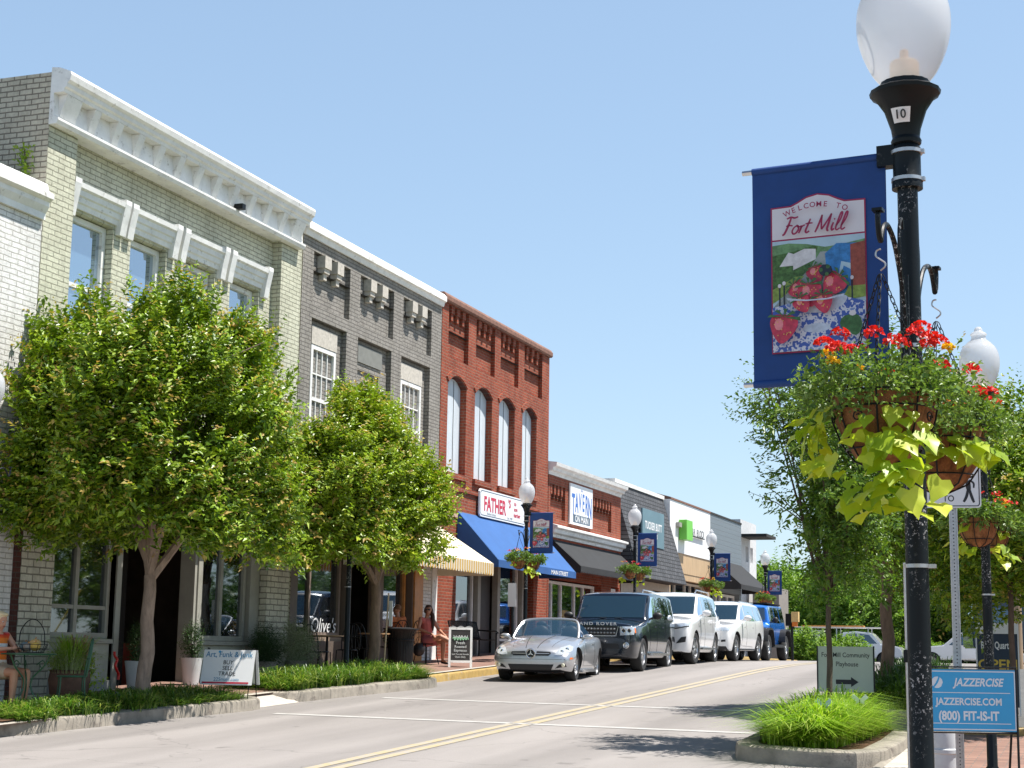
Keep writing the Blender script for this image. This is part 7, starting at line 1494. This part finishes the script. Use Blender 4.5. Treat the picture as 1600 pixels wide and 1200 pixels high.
# ------------------------------------------------------------ street furniture left
y = 31.35; rt = thing('litter_bin', 'black slatted steel litter bin beside the small tree', 'litter bin', (-13.95, y, gz(y))); b = MB(BLACK)
for k in range(30):
    a = 2*math.pi*k/30; d = R(4.2); pr = smooth2([(.27, .04), (.28, .4), (.285, .62), (.33, .76), (.37, .82)], 3)
    for (r0, z0), (r1, z1) in zip(pr, pr[1:]): b.add([(r0*math.cos(a-d), r0*math.sin(a-d), z0), (r0*math.cos(a+d), r0*math.sin(a+d), z0), (r1*math.cos(a+d), r1*math.sin(a+d), z1), (r1*math.cos(a-d), r1*math.sin(a-d), z1)], [(0, 1, 2, 3)])
b.build('slats', rt); b = MB(BLACK)
for r, z in ((.27, .05), (.285, .6), (.375, .825)): b.tube([(r*math.cos(k*.2094), r*math.sin(k*.2094), z) for k in range(30)], .014, 6, closed=True)
b.build('hoops', rt); b = MB(PBLK); b.lathe([(.24, .03), (.25, .7), (.3, .78), (.36, .835), (.2, .86), (.19, .8), (0, .8)], n=28); b.build('liner', rt)
y = 37.2; rt = thing('bench', 'black steel slatted bench in front of the red brick shop', 'bench', (-14.62, y, gz(y, -14.6)))
b = MB(BLACK)
for k in range(24): yy = -.85+k*.074; b.tube(smooth2([(.3, yy, .44), (.05, yy, .43), (-.12, yy, .46), (-.2, yy, .62), (-.26, yy, .86), (-.3, yy, .88)], 3), .012, 4)
b.build('slats', rt)
for q in (-.92, .92): b = MB(BLACK); b.tube([(.28, q, 0), (.28, q, .62)], .022, 8); b.tube([(-.18, q, 0), (-.18, q, .5), (-.28, q, .88)], .022, 8); b.tube(smooth2([(.33, q, .6), (.28, q, .66), (.1, q, .66), (-.22, q, .68)], 3), .02, 8); b.build('end_frame', rt)
def aboard(name, label, x, y, rz, W_, H_, lean, frame, face, fw=.05, zoff=0, legs=0):
    rt = thing(name, label, 'sandwich board', (x, y, g(y)+zoff), rz, None)
    for i, sg in enumerate((-1, 1)):
        f = MB(frame); P = lambda u, v, d=0: (u, sg*(lean*(1-v/H_)+.012)+sg*d, v)
        def slab(u0, u1, v0, v1, d0, d1, m=None):
            f.hexa([P(u0, v0, d0), P(u1, v0, d0), P(u1, v0, d1), P(u0, v0, d1)], [P(u0, v1, d0), P(u1, v1, d0), P(u1, v1, d1), P(u0, v1, d1)], m)
        slab(-W_/2, -W_/2+fw, 0, H_, 0, .02); slab(W_/2-fw, W_/2, 0, H_, 0, .02); slab(-W_/2+fw, W_/2-fw, legs, legs+fw, 0, .02); slab(-W_/2+fw, W_/2-fw, H_-fw, H_, 0, .02)
        o = f.build('front_frame' if i == 0 else 'rear_frame', rt, smooth=False); q = MB(face); f = q; slab(-W_/2+fw, W_/2-fw, legs+fw, H_-fw, .002, .012); q.build('panel', o, smooth=False)
    n_ = Vector((0, lean, H_)).normalized(); O = Vector((0, -(lean+.036), 0)); return rt, O, Vector((0, lean/H_, 1))
CHALK = M('chalkboard', (.03, .026, .024), .7, var=.3, vs=6); CH = M('chalk', (.6, .62, .6), .8, var=.2, vs=30); CHG = M('green_chalk', (.3, .6, .35), .8)
rt, O, V3 = aboard('chalk_board_sign', 'chalk menu sandwich board in a scalloped white frame by the roadster', -13.25, 33.0, R(22), .52, .86, .2, WHITE, CHALK, .05, .165, .1)
b = MB(WHITE)
b.prism([(u, -.032, .86+.035*abs(math.sin((u+.26)*18))) for u in lin(-.26, .26, 24)]+[(.26, -.032, .85), (-.26, -.032, .85)], (0, .02, 0)); b.build('scalloped_top', rt, smooth=False)
b = MB(CH); X_ = (1, 0, 0)
for s_, z_, sz in (("Fresh", .5, .09), ("Roasted", .42, .08), ("Espresso", .34, .08), ("Iced Tea and Sweets", .27, .045), ("Open Daily", .21, .05)): b.text(s_, sz, O+V3*z_+Vector((0, -.002, 0)), X_, V3, bold=.01)
b.ribbon([(-.17+.34*k/16, .62+.035*math.sin(k*2.2)) for k in range(17)], .02, O+Vector((0, -.002, 0)), X_, V3, CHG); b.ribbon([(-.15+.3*k/12, .66+.03*math.cos(k*2.6)) for k in range(13)], .016, O+Vector((0, -.003, 0)), X_, V3, CH); b.build('chalk_writing', rt, smooth=False)
AWH = M('sign_board_white', (.78, .78, .78), .4, var=.02); ABL = M('faded_blue_ink', (.08, .25, .42), .5, var=0); ARD = M('sign_red_rule', (.5, .02, .05), .5, var=0)
rt = thing('art_shop_sign', 'white art and junk shop sandwich board on black wire legs at the kerb', 'sandwich board', (-12.72, 22.15, g(22.1)+.12), R(12)); zt, zb, w_ = .78, .25, .41
for sg in (-1, 1):
    b = MB(BLACK)
    for q in (-.36, .36): b.tube([(q, sg*.28, -.12), (q, sg*.03, zt+.03)], .009, 6)
    b.tube([(-.36, sg*.15, .26), (.36, sg*.15, .26)], .007, 6); b.build('wire_leg_frame', rt)
    b = MB(AWH); y0_, y1_ = sg*.21, sg*.045; b.hexa([(-w_, y0_, zb), (w_, y0_, zb), (w_, y0_+sg*.01, zb), (-w_, y0_+sg*.01, zb)], [(-w_, y1_, zt), (w_, y1_, zt), (w_, y1_+sg*.01, zt), (-w_, y1_+sg*.01, zt)]); b.build('board', rt, smooth=False)
V3 = Vector((0, .165/.53, 1)); O = Vector((0, -.225-.165/.53*zb*0, zb)); b = MB(ABL)
b.text("Art, Funk & Junk", .12, O+V3*.42, X_, V3, sx=.92, bold=.01); b.text("225main.com", .075, O+V3*.06, X_, V3, bold=.005)
for s_, z_ in (("BUY", .31), ("SELL", .225), ("TRADE", .14)): b.text(s_, .088, O+V3*z_, X_, V3, SBK, bold=.005)
b.poly2([(-.38, .02), (.36, .02), (.36, .045), (-.38, .045)], O, X_, V3, ARD); b.poly2([(-.16+.02*math.cos(k), .5+.02*math.sin(k)) for k in range(6)], O, X_, V3, JB); b.build('lettering', rt, smooth=False)
rt = thing('wooden_stake', 'slender pale stake with a small white board beside the small tree trunk', 'stake', (-13.35, 29.25, g(29.3)+.17)); b = MB(M('pale_wood', (.6, .45, .3), .8, var=.15)); b.tube([(-.02, 0, 0), (.05, 0, 1.6)], .016, 6); b.build('stake_shaft', rt); b = MB(AWH); b.box(.07, .14, -.01, .01, .95, 1.45); b.build('small_board', rt, smooth=False)
for i, (x, y) in enumerate(((-14.45, 28.9), (-14.35, 30.9))):
    rt = thing('cafe_table', ['small cafe table under the lettered window', 'small cafe table right of the lamp post'][i], 'table', (x, y, gz(y, x)), 0, 'cafe tables'); b = MB(M('cafe_wood', (.4, .24, .12), .5, var=.2, vs=8)); b.lathe([(0, .72), (.33, .72), (.33, .745), (0, .745)], n=28); b.build('table_top', rt)
    b = MB(BLACK); b.lathe([(.2, 0), (.2, .02), (.03, .05), (.025, .72), (0, .72)], n=16); b.build('pedestal', rt)
for i, (x, y, r) in enumerate(((-14.35, 28.35, 1.2), (-14.3, 29.5, -1.5), (-14.3, 30.35, 1.3), (-14.25, 31.5-.1, -1.7))):
    metal_chair(['black cafe chair left of the table under the lettered window', 'black cafe chair right of the table under the lettered window', 'black cafe chair left of the table nearer the tree trunk', 'black cafe chair right of the table nearer the tree trunk'][i], x, y, gz(y, x), r)
rt = thing('street_number_post', 'grey meter post with a white plate before the red shop door', 'post', (-13.0, 35.6, g(35.6)+.16)); b = MB(BLACK); b.lathe([(.03, 0), (.03, 1.9), (0, 1.9)], n=8); b.build('shaft', rt); b = MB(AWH); b.box(-.1, .1, -.045, -.03, 1.3, 1.85); b.build('plate', rt, smooth=False)
# ornaments in the near island
rt = thing('garden_stake', 'white and blue butterfly stake in the near island turf', 'ornament', (-2.95, 18.2, g(18.2)+.16), 0, 'butterfly stakes'); 
def butterfly(rt, col):
    b = MB(BLACK); b.tube([(0, 0, 0), (0, 0, .42)], .004, 5); b.build('wire', rt); b = MB(col)
    for q in (1, -1): b.prism([(0, 0, .42), (q*.07, 0, .48), (q*.1, 0, .44), (q*.05, 0, .4)], (0, .004, 0)); b.prism([(0, 0, .42), (q*.05, 0, .4), (q*.06, 0, .35), (q*.01, 0, .38)], (0, .004, 0))
    b.build('wings', rt, smooth=False)
butterfly(rt, M('pale_blue_enamel', (.5, .58, .75), .4, var=0))
rt = thing('garden_stake', 'plain white butterfly stake near the sign end of the island', 'ornament', (-2.68, 19.1, g(19.1)+.16), 0, 'butterfly stakes'); butterfly(rt, M('white_enamel', (.8, .8, .8), .4, var=0))
rt = thing('tree_tie', 'yellow strap tied round the slender tree trunk', 'strap', (-3.1, 19.6, g(19.6)+.16)); b = MB(M('yellow_strap', (.65, .55, .15), .6, var=.1)); b.tube([(.05*math.cos(k*.6), .05*math.sin(k*.6), .42) for k in range(11)], .012, 5, closed=True); b.tube(smooth2([(-.04, -.04, .42), (-.1, -.1, .34), (-.16, -.14, .33), (-.2, -.2, .25)], 3), .012, 5); b.build('strap', rt)
rt = thing('orange_lily', 'small clump of orange blossoms in the near island turf', 'flower', (-2.85, 18.9, g(18.9)+.4)); rng = np.random.default_rng(5); dd = rnd_unit(rng, 60)*[.13, .1, .05]; V, F = leafcloud(dd, unit(dd+[0, 0, .03]), unit(rng.normal(0, .4, (60, 3))+[0, 0, 1]), np.full(60, .05), np.full(60, .025)); link('blossoms', npmesh('b', V, F, [M('orange_petal', (.7, .2, .05), .6)]), rt)
rt = thing('rubber_mulch_mat', 'crumpled black cloth lying in the near island turf', 'cloth', (-3.2, 18.3, g(18.3)+.36)); b = MB(PBLK); b.ball((0, 0, 0), (.1, .07, .06)); b.ball((.1, .02, -.03), (.1, .06, .045)); b.ball((.2, .05, -.06), (.06, .05, .04)); meld('cloth', b, rt, .012, 2); rt.name = 'black_cloth'
rt = thing('low_brick_wall', 'low red-brown brick wall far off behind the crossing sign post', 'wall', (-5.5, 92, g(92))); b = MB(RED); b.box(-7.5, -2.5, 92, 92.3, 0, 2.0-.1); b.build('brickwork', rt, smooth=False); b = MB(CONC2); b.box(-7.55, -2.45, 91.95, 92.35, 1.9, 2.0); b.build('cap', rt, smooth=False)
V, F = leafcloud(P_, unit(rng_.normal(0, .6, (150, 3))+[0, -.6, .3]), unit(rng_.normal(0, .4, (150, 3))+[0, -.5, .8]), np.full(150, .08), np.full(150, .04)); link('leaves', npmesh('w', V, F, [LFN]), wd_)
m = MB(BARKD); m.tube([(0, 0, -.2), (.01, -.05, .1), (0, -.08, .35)], .008, 5); m.build('stem', wd_)
